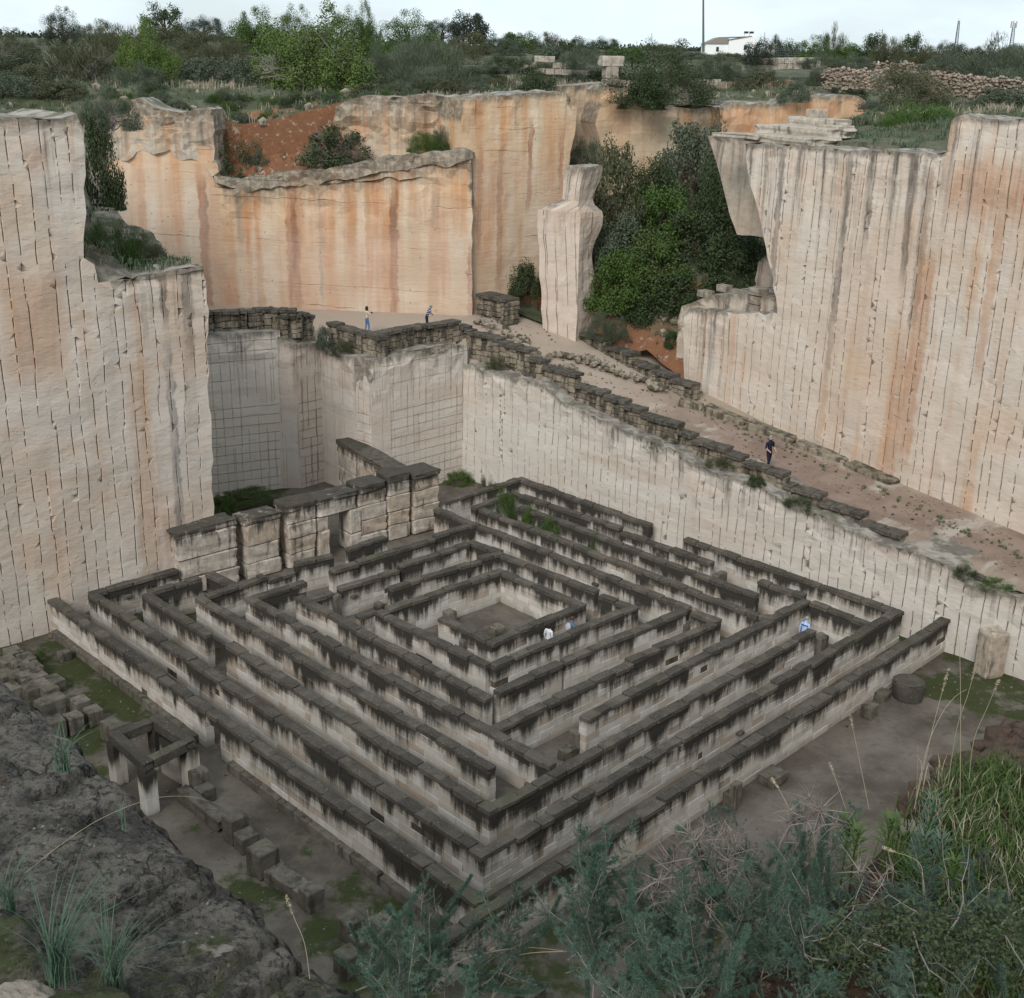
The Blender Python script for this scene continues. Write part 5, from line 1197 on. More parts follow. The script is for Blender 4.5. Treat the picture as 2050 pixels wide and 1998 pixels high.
# -------- pines
px_plant('pine_tree', 'big spreading pine with pale dead twigs in front of the other pines', 'pine tree', 630, 192, 215, 140, 'pine', 'pine', y=95, twigs=1.0, group=GSC, trunk=True)
for (x, yb, w, h, yy, lb) in ((512,105,105,68,132,'leftmost pine of the row on the skyline, above the pale block wall'), (592,100,100,72,130,'tallest pine of the skyline row, just left of the big front pine top'), (684,110,100,78,126,'skyline pine directly right of the big front pine'), (735,112,60,82,126,'narrow pointed skyline pine beside the smooth dome pine')):
    px_plant('pine_tree', lb, 'pine tree', x, yb, w, h, 'pine' if w != 100 else 'dense', 'shrub_green', y=yy, group=GSC, trunk=True)
px_plant('stone_pine', 'smooth dome shaped green pine on the skyline', 'pine tree', 818, 118, 140, 78, 'dense', 'shrub_green', y=122, group=GSC, trunk=True)
px_plant('holm_oak', 'nearly black tree with a tall lobe right of the dome pine', 'tree', 940, 84, 68, 54, 'dense', 'far_tree', y=142, group=GSC, trunk=True)
px_plant('holm_oak', 'nearly black low tree behind the dome pine', 'tree', 885, 84, 90, 40, 'dense', 'far_tree', y=145, group=GSC, trunk=True)
# -------- grey brooms in the middle
px_plant('broom_bush', 'large grey green broom in the middle of the scrub, right of the big pine', 'bush', 855, 188, 135, 92, 'wisp', 'shrub_grey', y=94, group=GSC)
px_plant('broom_bush', 'grey broom bush touching the right side of the big pine', 'bush', 765, 172, 100, 66, 'wisp', 'shrub_grey', y=100, group=GSC)
px_plant('broom_bush', 'grey broom bush behind the large middle one', 'bush', 838, 128, 110, 44, 'wisp', 'shrub_grey', y=112, group=GSC)
px_plant('broom_bush', 'rounded grey broom bush below the nearly black tree', 'bush', 920, 126, 85, 40, 'wisp', 'shrub_olive', y=112, group=GSC)
px_plant('shrub', 'pale olive bush under the nearly black tree', 'bush', 950, 104, 60, 34, 'dense', 'shrub_olive', y=125, group=GSC)
for (x, yb, w, h, kd, mt, yy, lb) in ((1000,108,90,34,'dense','shrub_grey',128,'grey bush on the skyline just right of the nearly black tree'), (1037,102,75,36,'dense','shrub_green',130,'green round topped tree on the skyline above the pale block wall'), (1100,106,70,34,'wisp','shrub_olive',128,'brownish bush on the skyline above the pale block wall'), (1020,145,120,34,'dense','shrub_dark',106,'low dark thicket left of the pale block wall'), (1108,120,70,28,'dense','shrub_grey',118,'grey bush just behind the pale block wall'), (1165,136,72,40,'wisp','shrub_grey',108,'round grey bush standing in front of the pale block wall'), (1205,110,85,32,'dense','shrub_dark',125,'dark green tree group on the skyline left of the stone pillar stump'), (1255,122,80,30,'dense','shrub_green',104,'bright dark green dome of bush right behind the stone pillar stump'), (1150,106,60,28,'dense','shrub_dark',132,'small dark bush on the skyline between brown and green ones')):
    px_plant('shrub', lb, 'bush', x, yb, w, h, kd, mt, y=yy, group=GSC)
px_plant('shrub', 'huge dark bush hanging over the cliff edge in the upper right middle', 'bush', 1325, 202, 205, 98, 'dense', 'shrub_dark', y=98, group=GSC)
px_plant('shrub', 'lower tongue of dark bush drooping over the orange cliff edge', 'bush', 1292, 214, 80, 60, 'dense', 'shrub_dark', y=96.5, group=GSC)
px_plant('shrub', 'grey bush on the right shoulder of the huge dark bush', 'bush', 1440, 150, 80, 36, 'wisp', 'shrub_grey', y=112, group=GSC)
# -------- right hand treeline
tl = [(1330,112,90,24,'dense','shrub_olive',135),(1390,116,70,12,'dense','shrub_grey',128),(1462,120,70,14,'dense','shrub_olive',126),(1518,126,62,40,'dense','far_tree',124),(1570,130,70,40,'dense','shrub_dark',128),(1625,132,90,50,'dense','shrub_green',128),(1665,132,60,62,'wisp','shrub_olive',130),(1700,134,60,40,'dense','shrub_green',128),(1745,132,60,54,'dense','shrub_dark',128),(1778,134,80,50,'wisp','shrub_olive',126),(1822,128,56,50,'dense','shrub_dark',132),(1862,138,80,40,'wisp','shrub_olive',126),(1905,128,90,40,'dense','shrub_dark',132),(1900,146,110,40,'dense','shrub_grey',116),(1960,138,90,42,'dense','shrub_dark',122),(2040,132,90,42,'dense','shrub_green',124),(1700,140,90,28,'wisp','shrub_grey',118),(1640,136,70,26,'wisp','shrub_grey',120)]
pos_w = ['just right of the huge bush', 'beneath the tall dark pole', 'left below the white house', 'in front of the white house gable', 'just right of the white house', 'bright and broad, third right of the house', 'tall brownish and rounded', 'green gap filler past the tall brownish one', 'tall dark crown above the walkers path', 'brown twiggy crown above the white walker', 'dark pointed crown above the blue walker', 'greyish brown crown right of the walkers', 'broad dark crown left of the slim mast', 'grey spreading bush behind the far dry wall', 'dark crown between the two masts', 'green crown under the mast at the right edge', 'low grey bush in front of the treeline by the walkers', 'low grey bush near the pale post']
for (x, yb, w, h, kd, mt, yy), wd in zip(tl, pos_w):
    px_plant('shrub', 'treeline bush at right, '+wd, 'bush', x, yb, w, h, kd, mt, y=yy, group='treeline bushes on the right skyline')
px_plant('shrub', 'big grey green olive like bush at the right edge before the dry wall', 'bush', 2000, 166, 150, 72, 'wisp', 'shrub_grey', y=103, group=GSC)
px_plant('shrub', 'broad yellow green bush in front of the long dry stone wall', 'bush', 1812, 222, 160, 84, 'dense', 'shrub_olive', y=88, group=GSC)
px_plant('shrub', 'low spreading green bush on the red earth above the right face', 'bush', 1840, 268, 170, 52, 'wisp', 'shrub_green', y=78, group=GSC)
px_plant('shrub', 'small grey bush above the red cut at the right', 'bush', 1590, 200, 60, 34, 'dense', 'shrub_grey', y=100, group=GSC)
px_plant('shrub', 'grey bush left of the long dry stone wall', 'bush', 1640, 168, 70, 30, 'wisp', 'shrub_grey', y=108, group=GSC)
fl = random.Random(8)
LM = [('the round dark tree',128,90),('the small bright pine',298,150),('the low block wall',495,120),('the big spreading pine',630,150),('the smooth dome pine',818,110),('the large grey broom',855,160),('the nearly black tree',940,80),('the broken block wall',1100,150),('the stone pillar stump',1222,150),('the huge dark bush',1325,165),('the tall dark pole',1408,110),('the white farmhouse',1485,110),('the pale fence post',1592,135),('the yellow green bush',1812,190),('the long dry stone wall',1960,185),('the orange face notch',540,220),('the slot in the cliffs',1180,200),('the upper left face',120,230)]
CN = {'shrub_grey': 'grey green', 'shrub_olive': 'olive brown', 'shrub_dark': 'dark green', 'shrub_green': 'fresh green'}
def proj(p):
    q = (p[0], p[1], p[2]-ZC); dt = lambda a: sum(a[i]*q[i] for i in range(3)); w = dt(_f); return PX+F*dt(_x)/w, PY-F*dt(_u)/w
def near_label(b, kd, mt, size, word='shrub'):
    x, y = proj(b); nm, lx, ly = min(LM, key=lambda l: (l[1]-x)**2+((l[2]-y)*2.)**2)
    rel = ('left of' if x < lx else 'right of') if abs(x-lx) > abs(y-ly)*1.2 else ('behind' if y < ly else 'in front of')
    return '%s %s %s %s, %s %s' % (size, CN[mt], 'wispy' if kd == 'wisp' else 'rounded', word, rel, nm)
for k in range(120):
    px = fl.uniform(-40, 2080); yy = fl.uniform(87, 126)
    b = D(px, 150, yy); b.z = zplat(b.x, b.y)
    if inpoly(b.x, b.y, rim) or (1440 < px < 1700 and yy < 108): continue
    kd, mt = fl.choice((('dense','shrub_grey'),('dense','shrub_olive'),('wisp','shrub_grey'),('dense','shrub_dark'),('wisp','shrub_olive')))
    ss = fl.uniform(1.0, 2.4); plant('shrub', near_label(b, kd, mt, 'low' if ss < 1.6 else 'wide'), 'bush', b-Vector((0, 0, .1)), ss, ss*fl.uniform(.55, .85), kd, mt, group='low shrubs of the plateau')
for k in range(60):
    px = fl.uniform(200, 1130); b = D(px, 190, fl.uniform(84.5, 89)); b.z = zplat(b.x, b.y)
    if inpoly(b.x, b.y, rim): continue
    kd, mt = fl.choice((('wisp','shrub_grey'),('dense','shrub_grey'),('wisp','shrub_green')))
    ss = fl.uniform(.45, .95); plant('shrub', near_label(b, kd, mt, 'tiny' if ss < .65 else 'small', 'rim shrub'), 'bush', b-Vector((0, 0, .05)), ss, ss*.7, kd, mt, group='low shrubs of the plateau')
for k, (px, yb, yy, ss, kd, mt) in enumerate(((1790,285,76,1.0,'wisp','shrub_green'),(1720,262,80,.8,'dense','shrub_olive'),(1880,262,80,1.1,'dense','shrub_green'),(1745,245,86,1.0,'dense','shrub_grey'),(1690,285,75,.7,'wisp','shrub_grey'),(1930,222,74,.8,'wisp','shrub_grey'),(2000,226,70,.9,'dense','shrub_grey'),(1870,238,86,1.2,'wisp','shrub_green'))):
    b = D(px, yb, yy); b.z = zplat(b.x, b.y); plant('shrub', near_label(b, kd, mt, 'low'), 'bush', b-Vector((0, 0, .1)), ss, ss*.6, kd, mt, group='low shrubs of the plateau')
# far wood and the palm by the house
px_plant('palm_tree', 'small palm just right of the white house', 'palm tree', 1552, 104, 24, 28, 'wisp', 'far_tree', y=235, trunk=True)
# -------- shrubs in the notch and on the ledges
for (x, yb, w, h, kd, mt, yy, lb, tw) in ((455,345,95,92,'loose','shrub_dark',83.5,'dark bush tucked in the left corner of the red earth notch',0), (510,322,60,44,'dense','shrub_grey',84.,'grey bush on the slope of the red earth notch',0), (668,325,135,76,'loose','shrub_dark',82.5,'wide dark bush with a bare pale sapling on the notch ledge',1.0), (855,300,80,34,'wisp','shrub_green',81.5,'green tuft bush on the ledge at the right of the notch',0), (885,302,40,44,'wisp','shrub_grey',81.5,'grey tuft bush at the right end of the notch ledge',0), (560,290,44,26,'dense','shrub_grey',85.,'small grey bush in the middle of the red earth notch',0), (600,250,60,26,'wisp','shrub_grey',86.,'wispy grey bush high on the red earth notch',0), (480,270,36,22,'dense','shrub_olive',85.,'small olive bush high at the left of the red earth notch',0), (640,275,36,24,'dense','shrub_grey',85.5,'small grey bush above the wide dark notch bush',0)):
    px_plant('shrub', lb, 'bush', x, yb, w, h, kd, mt, y=yy, twigs=tw, group='bushes in the red earth notch')
for (x, yb, w, h, kd, mt, yy, lb, tw) in ((205,410,82,160,'dense','shrub_dark',66,'tall dark bush filling the gap beside the upper left face',0), (215,255,120,60,'wisp','twig_shrub',70,'leafless grey brushwood above the gap beside the left face',1.0), (225,530,115,80,'wisp','shrub_green',56.5,'rough green bush on the ledge of the left block',0), (280,520,90,50,'wisp','shrub_olive',57.5,'dry olive tuft on the ledge of the left block',0)):
    if mt == 'twig_shrub': mt = 'shrub_grey'
    px_plant('shrub', lb, 'bush', x, yb, w, h, kd, mt, y=yy, twigs=tw, group='bushes on the left block')
# -------- trees of the overgrown hollow
hollow = [(1176,345,80,60,'wisp','shrub_grey',88,'pale grey bush at the top of the hollow behind the pinnacle'), (1228,460,105,150,'dense','shrub_olive',84,'tall brownish dry tree right of the pinnacle'), (1384,390,130,140,'dense','shrub_grey',93,'tall dark grey tree under the orange cliff at the top of the hollow'), (1305,425,115,95,'dense','shrub_dark',90,'dark tree in the middle of the upper hollow'), (1425,450,90,120,'dense','shrub_dark',86,'dark tree against the leaning fin'), (1320,480,140,95,'dense','shrub_green',85,'green crown in the centre of the hollow'), (1395,530,160,110,'dense','shrub_dark',83,'large dark crown at the right centre of the hollow'), (1240,520,105,85,'dense','shrub_grey',81,'grey green bush beside the pinnacle waist'), (1305,560,130,90,'dense','shrub_green',80,'brightest green crown low in the hollow'), (1470,590,150,110,'dense','shrub_dark',79.5,'dark crown against the foot of the right face'), (1235,610,115,100,'dense','shrub_green',78.5,'green bush low beside the pinnacle'), (1345,625,150,90,'dense','shrub_dark',78.5,'broad dark crown low in the hollow centre'), (1290,640,90,60,'dense','shrub_dark',78,'dark low bush on top of the red earth bank'), (1390,655,110,70,'dense','shrub_dark',77.5,'dark bush lowest in the hollow, above the red earth'), (1470,520,110,80,'dense','shrub_dark',84,'dark bush under the broken ledge of the fin')]
for (x, yb, w, h, kd, mt, yy, lb) in hollow:
    b = D(x, yb, yy); gz = gully_z(b.x, b.y); s = yy/F
    r = empty('hollow_tree', (b.x, b.y, min(gz, b.z)-.2), pr.uniform(0, 6.28)); tag(r, lb, 'tree', 'trees of the overgrown hollow')
    up = max(0, b.z-gz)
    o = mesh_obj('crown', crown_of(kd, mt), r); o.scale = (w/2*s*1.35, w/2*s*1.3, h*s*1.15); o.location = (0, 0, up)
    t = mesh_obj('trunk', TR[0], r); t.scale = (w/2*s, w/2*s, up+h*s*.7)
# -------- small plants on ledges, banks and floor
small = [(1055,590,75,70,'dense','shrub_dark',80.5,'dark bush left of the pinnacle foot'), (1012,674,22,30,'wisp','shrub_grey',77,'upright grey tuft by the path left of the pinnacle'), (1200,672,60,46,'wisp','shrub_grey',75.5,'grey dry bush right of the pinnacle foot'), (1235,675,50,40,'wisp','shrub_grey',75.3,'grey green bush on the rubble wall'), (1345,690,40,30,'dense','shrub_dark',74.5,'dark bush in the corner by the low right face'), (648,692,36,40,'dense','shrub_grey',71,'round blue grey bush on the ledge behind the pier'), (690,705,60,26,'wisp','shrub_olive',70.5,'dry bush along the ledge under the woman'), (780,708,46,14,'wisp','shrub_green',70.6,'green tuft on the terrace ledge'), (842,700,110,18,'wisp','shrub_olive',72,'long dry brush on the terrace ledge'), (1180,842,22,20,'dense','shrub_grey',67.2,'small grey bush on the face edge under the parapet'), (1255,868,60,22,'wisp','shrub_olive',65,'dry brush on the face edge below the path'), (1005,732,60,26,'wisp','shrub_olive',72,'dry brush near the inner corner ledge'), (1330,895,90,24,'wisp','shrub_olive',62.5,'dark dry brush on the face edge, middle'), (1515,965,40,22,'dense','shrub_dark',57.6,'small dark bush on the face edge under the man'), (1440,930,70,20,'wisp','shrub_olive',59.5,'dry brush on the face edge left of the man'), (1600,1010,70,20,'wisp','shrub_dark',55.6,'dark brush on the face edge right of the man'), (1930,1150,60,24,'wisp','shrub_dark',49.4,'dark trailing bush at the right end of the face edge'), (1990,1172,80,22,'wisp','shrub_green',48.3,'green trailing bush at the far right of the face edge'), (1060,1040,46,34,'dense','shrub_green',66.0,None), (1100,1068,60,36,'dense','shrub_green',65.2,None), (1010,1018,70,44,'wisp','shrub_green',67.0,None), (975,990,50,40,'wisp','shrub_olive',68.5,None), (1185,1098,26,26,'wisp','grass',63.2,None), (920,968,66,30,'dense','shrub_green',72.,'leafy green plant in the inner corner of the quarry'), (452,1015,60,34,'dense','shrub_green',64.,'bright green plants at the foot of the left face behind the gateway'), (500,992,120,14,'dense','grass',67.,'low green growth along the foot of the grid cut recess'), (80,1310,24,18,'dense','shrub_green',47.,'small green plant by the close set cut stones')]
mz = iter(('green bush in the labyrinth lane, right of the upper one', 'bright leafy green bush in the labyrinth lane near the ramp face', 'loose green bush overgrowing the top corner of the labyrinth', 'yellowish wispy bush at the back left arm of the top corner', 'reddish green grass tuft in the labyrinth lane'))
for (x, yb, w, h, kd, mt, yy, lb) in small:
    if lb is None:
        b = P(x, yb-h*.3, 1.45); b.z = 0; sc_ = b.y/F
        plant('shrub', next(mz), 'plant', b, w/2*sc_*1.1, 1.35+h*sc_*.75, kd, mt, group='small plants in the quarry'); continue
    px_plant('shrub' if 'tuft' not in (lb or '') else 'tuft', lb or next(mz), 'plant', x, yb, w, h, kd, mt, y=yy, group='small plants in the quarry', grow=1.05)
# -------- low ground cover on the plateau edges and banks (uncountable)
def tufts(name, pts, mat, hgt, n_blade, seed, wid=.018, curl=.5):
    r = random.Random(seed); V = []; Fc = []
    for p in pts:
        for k in range(n_blade):
            a = r.uniform(0, 6.283); d = Vector((math.cos(a), math.sin(a), 0)); l = hgt*r.uniform(.5, 1.3); o = Vector((r.gauss(0, .5), r.gauss(0, .5), 0))*hgt*.5
            s = Vector((-d.y, d.x, 0))*wid*r.uniform(.7, 1.3); b = p+o; c1 = b+Vector((0, 0, l*.6))+d*l*.18*curl*2; c2 = b+Vector((0, 0, l*r.uniform(.7, 1.)))+d*l*curl
            i = len(V); V += [b-s, b+s, c1+s*.7, c1-s*.7, c2]; Fc += [(i, i+1, i+2, i+3), (i+3, i+2, i+4)]
    o = from_data(name, V, Fc, M[mat]); o['kind'] = 'stuff'; return o
r_ = random.Random(5); pg = []; pdry = []; rimp = [(p[0], p[1]) for p in rim]
while len(pg) < 3300:
    x, y = r_.uniform(-40, 40), r_.uniform(79, 122)
    if inpoly(x, y, rimp) or abs(x) > y*.47: continue
    v = mn.noise((x*.2, y*.2, 1.)); p = Vector((x, y, zplat(x, y)-.05))
    (pdry if v > .28 or r_.random() < .1 else pg).append(p)
while len(pg) < 4300:
    x, y = r_.uniform(14, 34), r_.uniform(58, 96)
    if not inpoly(x, y, rimp) and x < y*.47: pg.append(Vector((x, y, zplat(x, y)-.05)))
tufts('ground_cover', pg, 'groundcover', .40, 13, 1, .020, .7)
tufts('dry_grass', pdry, 'grass_dry', .6, 7, 2, .022, .3)
ps = []
for _ in range(260):
    x, y = r_.uniform(OA.x-.5, OB.x-.5), r_.uniform(OA.y+.5, OA.y+4.5); ps.append(Vector((x, y, notch_z(x, y))))
for _ in range(420):
    t, q = r_.uniform(0, 1), r_.uniform(.5, 9); x, y = -18.1+3.7*t-q*.62, 52.7+3.8*t+q*.78; ps.append(Vector((x, y, ledge_z(x, y))))
for _ in range(240):
    x, y = r_.uniform(-1, 14), r_.uniform(74, 84)
    if (x+y) > 82.5: ps.append(Vector((x, y, gully_z(x, y))))
tufts('ground_cover', ps, 'groundcover', .3, 6, 3, .03)
ps = []
for _ in range(300):
    px = r_.uniform(1380, 2050); t = (px-1380)/670; py = lerp(800, 1090, t)+r_.uniform(4, 22)+t*14
    p = P(px, py, 5); 
    for _k in range(3): p = P(px, py, ramp_z(p.x, p.y))
    if r_.random() < .28: ps.append(p)
tufts('weeds', ps, 'groundcover', .17, 16, 4, .012, .6)
pts = []
for _ in range(520):
    x, y = r_.uniform(-36, 36), r_.uniform(80, 112)
    if inpoly(x, y, rimp) or abs(x) > y*.46: continue
    pts.append((Vector((x, y, zplat(x, y))), r_.choice((.12, .16, .2, .3, .45))))
for _ in range(220):
    x, y = r_.uniform(OA.x-.3, OB.x-.5), OA.y+.2+abs(r_.gauss(0, .8)); pts.append((Vector((x, y, notch_z(x, y)+.05)), r_.choice((.1, .15, .22, .32))))
for _ in range(120):
    x, y = r_.uniform(0, 15), r_.uniform(74, 80)
    if 82.6 < (x+y) < 88: pts.append((Vector((x, y, gully_z(x, y))), r_.choice((.1, .15, .22, .3))))
rocks('loose_stones', pts, M['retain'], 9)
pts = []
while len(pts) < 2600:
    x, y = r_.uniform(-24, 26), r_.uniform(26, 72)
    if mn.noise((x*.4, y*.4, 8.)) < -.05 and r_.random() < .8: continue
    if not inpoly(x, y, [(-25, 48), (-14, 29), (16, 28), (25, 43), (20.5, 48.6), (-3.3, 72.5), (-10, 68)]): continue
    pts.append((Vector((x, y, .01)), r_.choice((.018, .025, .03, .04, .06))))
rocks('gravel', pts, M['cube'], 19)
pts = []
for _ in range(700):
    px = r_.uniform(960, 2060); p = P(px, lerp(640, 1150, (px-960)/1100)+r_.uniform(-60, 20), 5)
    for _k in range(3): p = P(*proj(p), ramp_z(p.x, p.y))
    if 71.5 < p.x+p.y < 81.5: pts.append((Vector((p.x, p.y, path_z(p.x, p.y)+.03)), r_.choice((.025, .03, .05, .08))))
rocks('gravel', pts, M['retain'], 23)
# far wood as one mass on the horizon
V = []; Fc = []
for k in range(7000):
    a = r_.uniform(-.52, .52); d = r_.uniform(330, 620); x, y = math.sin(a)*d, math.cos(a)*d
    if a > -.36 and a < .0 and r_.random() < .3: continue
    z = 22.3+(260-84)*.029+min(6, (y-260)*.004); hh = r_.uniform(.8, 2.6)
    for q in range(9): leaf_quads(V, Fc, Vector((x+r_.gauss(0, 1.6), y+r_.gauss(0, 1.5), z+hh*r_.random()**.7-.5)), Vector((r_.gauss(0, 1), -1, r_.gauss(0, 1))), r_.uniform(.5, 1.1), r_.uniform(.25, .5), r_.uniform(0, 6.28))
o = from_data('far_wood', V, Fc, M['far_tree']); o['kind'] = 'stuff'
# ================================================================ rim of the pit next to the viewpoint
def rock_mat():
    n = NT('rim_rock', .95); p = n.geo()['Position']; nz_ = n.sep(n.geo()['Normal'])[2]
    c = n.mix(n.sm(.40, .60, n.noise(p, 7., 9., .72)), (.082, .075, .067), (.225, .20, .17))
    c = n.mix(n.m('MULTIPLY', n.sm(.50, .60, n.noise(p, 38., 9., .75)), .8), c, (.036, .034, .033))
    c = n.mix(n.m('MULTIPLY', n.sm(.57, .63, n.noise(p, 30., 9., .8)), .75), c, (.24, .215, .185))
    c = n.mix(n.m('MULTIPLY', n.sm(.16, .10, n.vor(p, 26.)), n.sm(.5, .6, n.noise(p, 5., 4.))), c, (.42, .38, .33))
    c = n.mix(n.m('MULTIPLY', n.sm(.66, .69, n.noise(p, 3.1, 8., .6)), .9), c, (.40, .35, .30))
    c = n.mix(n.m('MULTIPLY', n.sm(.55, .70, n.noise(p, 2.1, 6., .65)), .6), c, (.050, .060, .022))
    c = n.mix(n.m('MULTIPLY', n.sm(.60, .70, n.noise(p, 4.3, 6., .65)), .4), c, (.17, .105, .06))
    x, y, _ = n.sep(p)
    moss = n.sm(.5, .62, n.m('ADD', n.noise(p, 5., 6., .7), n.m('MULTIPLY', n.m('SUBTRACT', n.sm(3.1, 2.2, y), .6), .35)))
    c = n.mix(n.m('MULTIPLY', moss, .75), c, n.mix(n.noise(p, 30., 4.), (.030, .046, .008), (.080, .098, .018)))
    c = n.mix(n.sm(.5, .15, nz_), c, n.mix(.5, c, (.24, .215, .19)))
    wv = n.t.nodes.new('ShaderNodeVectorMath'); wv.operation = 'ADD'; n.link(p, wv.inputs[0]); n.link(n.scl(n.noise(p, 9., 5., .7, 'Color'), (.12, .12, .12)), wv.inputs[1])
    ck = n.vor(wv.outputs[0], 6.5, 'DISTANCE_TO_EDGE'); crk = n.m('MULTIPLY', n.sm(.035, .004, ck), n.sm(.45, .6, n.noise(p, 3.3, 3.)))
    pit = n.m('MULTIPLY', n.sm(.30, .16, n.vor(wv.outputs[0], 42.)), n.sm(.45, .58, n.noise(p, 6.5, 4.)))
    c = n.mix(n.m('MULTIPLY', crk, .85), c, (.02, .019, .018)); c = n.mix(n.m('MULTIPLY', pit, .75), c, (.03, .028, .026))
    hgt = n.m('SUBTRACT', n.m('ADD', n.noise(p, 26., 10., .8), n.m('MULTIPLY', n.noise(p, 90., 6., .7), .6)), n.m('ADD', n.m('MULTIPLY', crk, .9), n.m('MULTIPLY', pit, .6)))
    n.color(c); n.bump(hgt, .04, 1.); return n.mat
M['rim'] = rock_mat()
RZ0 = 22.5
edge_pts = [P(x, y, RZ0) for x, y in ((-420,1060),(-160,1230),(0,1334),(81,1408),(150,1458),(194,1502),(250,1545),(272,1570),(282,1612),(318,1630),(360,1665),(405,1706),(450,1740),(505,1790),(563,1846),(613,1900),(655,1925),(705,1955),(760,2010),(830,2120),(900,2300))]
grooves = [(P(195, 1520, RZ0).xy, .26), (P(272, 1580, RZ0).xy, .30), (P(405, 1700, RZ0).xy, .36), (P(440, 1745, RZ0).xy, .42), (P(563, 1845, RZ0).xy, .34), (P(610, 1905, RZ0).xy, .30), (P(60, 1400, RZ0).xy, .3)]
def foreground_rock():
    seg = [0.]
    for a, b in zip(edge_pts, edge_pts[1:]): seg.append(seg[-1]+(b-a).length)
    nu, nv = 520, 250; inw = Vector((-.80, -.60)); V = []; Fc = []
    for i in range(nu+1):
        s = seg[-1]*i/nu; k = max(j for j in range(len(seg)) if seg[j] <= s+1e-9); k = min(k, len(seg)-2)
        e = edge_pts[k].lerp(edge_pts[k+1], (s-seg[k])/(seg[k+1]-seg[k]))
        blk = mn.noise((s*1.9, 3., 1.)); e = e+Vector((inw.x, inw.y, 0))*(.05*blk*.4+.02*mn.noise((s*9, 1, 1)))
        for j in range(nv+1):
            if j < 26:     # the drop into the pit
                t = (26-j)/26; x, y, z = e.x-.05*t, e.y+.03*t, RZ0-.05-2.6*t**1.6
                q = (x*3, y*3, z*3); f = .06*mn.fractal(q, 1, 2, 4); V.append((x+f*.7, y+f*.7, z)); continue
            t = ((j-26)/(nv-26))**1.25*3.4; x, y = e.x+inw.x*t, e.y+inw.y*t
            z = RZ0-.02+.016*mn.fractal((x*1.5, y*1.5, 5.), 1., 2., 3)+.009*mn.fractal((x*9, y*9, 2.), .7, 2.1, 5)+.017*mn.turbulence((x*22, y*22, 2.), 4, True)-.012*max(0, mn.noise((x*55, y*55, 6.)))-.05*math.exp(-t/.03)-.015*math.exp(-t/.15)
            for (g, ln) in grooves:
                r = Vector((x, y))-g; al = r.dot(Vector((-.55, -.83)))*1.0; ac = abs(r.dot(Vector((.83, -.55)))+.02*mn.noise((x*9, y*9, 1)))
                if -.25 < al < ln and ac < .09: z -= .08*max(0, 1-(ac/.028)**2)*sst(ln, ln*.7, al)
            V.append((x, y, z))
    for i in range(nu):
        for j in range(nv):
            a = i*(nv+1)+j; Fc.append((a, a+nv+1, a+nv+2, a+1))
    o = from_data('rock_ledge', V, [f[::-1] for f in Fc], M['rim'], smooth=True); o['kind'] = 'structure'
foreground_rock()
def boulder(label, c, r, seed, mat='rock', sq=(1, 1, 1)):
    bm = bmesh.new(); bmesh.ops.create_icosphere(bm, subdivisions=5, radius=r)
    for v in bm.verts:
        q = v.co/r+Vector((seed, 0, 0)); f = 1+.28*mn.fractal(q*.9, 1, 2, 5)+.05*mn.fractal(q*6, 1, 2, 4); v.co = Vector((v.co.x*sq[0], v.co.y*sq[1], v.co.z*sq[2]))*f
    o = from_bm('boulder', bm, M[mat], smooth=True); o.location = c; tag(o, label, 'boulder'); return o
boulder('grey weathered boulder in the bottom left corner', D(10, 1925, 2.55), .12, 3, 'rim', (1, 1, 1.0)); boulder('pale whitish rock cut by the bottom left corner', D(10, 2030, 2.4), .10, 7, 'rock', (1.3, 1, .7)); boulder('low grey rock on the bottom edge, right of the whitish rock', D(170, 2030, 2.3), .075, 12, 'rim', (1.4, 1, .7))
# ---- bank at the right
bank_px = [(2140, 1400), (2050, 1468), (1975, 1545), (1930, 1570), (1870, 1628), (1790, 1668), (1690, 1760), (1560, 1850), (1420, 1940), (1280, 2060), (1200, 2200)]
bk = [P(x, y, RZ0) for x, y in bank_px]
def bank():
    V = []; Fc = []; nu, nv = 170, 90; seg = [0.]
    for a, b in zip(bk, bk[1:]): seg.append(seg[-1]+(b-a).length)
    for i in range(nu+1):
        s = seg[-1]*i/nu; k = min(max(j for j in range(len(seg)) if seg[j] <= s+1e-9), len(seg)-2); e = bk[k].lerp(bk[k+1], (s-seg[k])/(seg[k+1]-seg[k]))
        for j in range(nv+1):
            if j < 20:
                t = (20-j)/20; z = RZ0-.04-1.8*t**1.4; f = .07*mn.fractal((e.x*4, e.y*4, z*4), 1, 2, 4); V.append((e.x-.12*t+f, e.y+.2*t+f, z)); continue
            t = (j-20)/(nv-20)*2.6; x, y = e.x+.62*t, e.y-.78*t
            z = RZ0+.10*t+.07*mn.fractal((x*1.5, y*1.5, 8.), 1., 2., 4)+.035*mn.fractal((x*8, y*8, 2.), .9, 2., 4)-.05*math.exp(-t/.08); V.append((x, y, z))
    for i in range(nu):
        for j in range(nv): a = i*(nv+1)+j; Fc.append((a, a+1, a+nv+2, a+nv+1))
    n = NT('bank_earth', .97); p = n.geo()['Position']
    c = n.mix(n.sm(.4, .6, n.noise(p, 6., 7., .7)), (.040, .028, .020), (.12, .070, .043)); c = n.mix(n.m('MULTIPLY', n.sm(.58, .66, n.noise(p, 14., 6., .7)), .7), c, (.27, .215, .175)); c = n.mix(n.m('MULTIPLY', n.sm(.52, .7, n.noise(p, 2., 4.)), .6), c, (.030, .034, .014))
    n.color(c); n.bump(n.noise(p, 22., 8., .75), .03, 1.)
    o = from_data('bank', V, [f[::-1] for f in Fc], n.mat, smooth=True); o['kind'] = 'structure'
bank()
def on_bank(px, py): return P(px, py, RZ0+.05)
fr = random.Random(31)
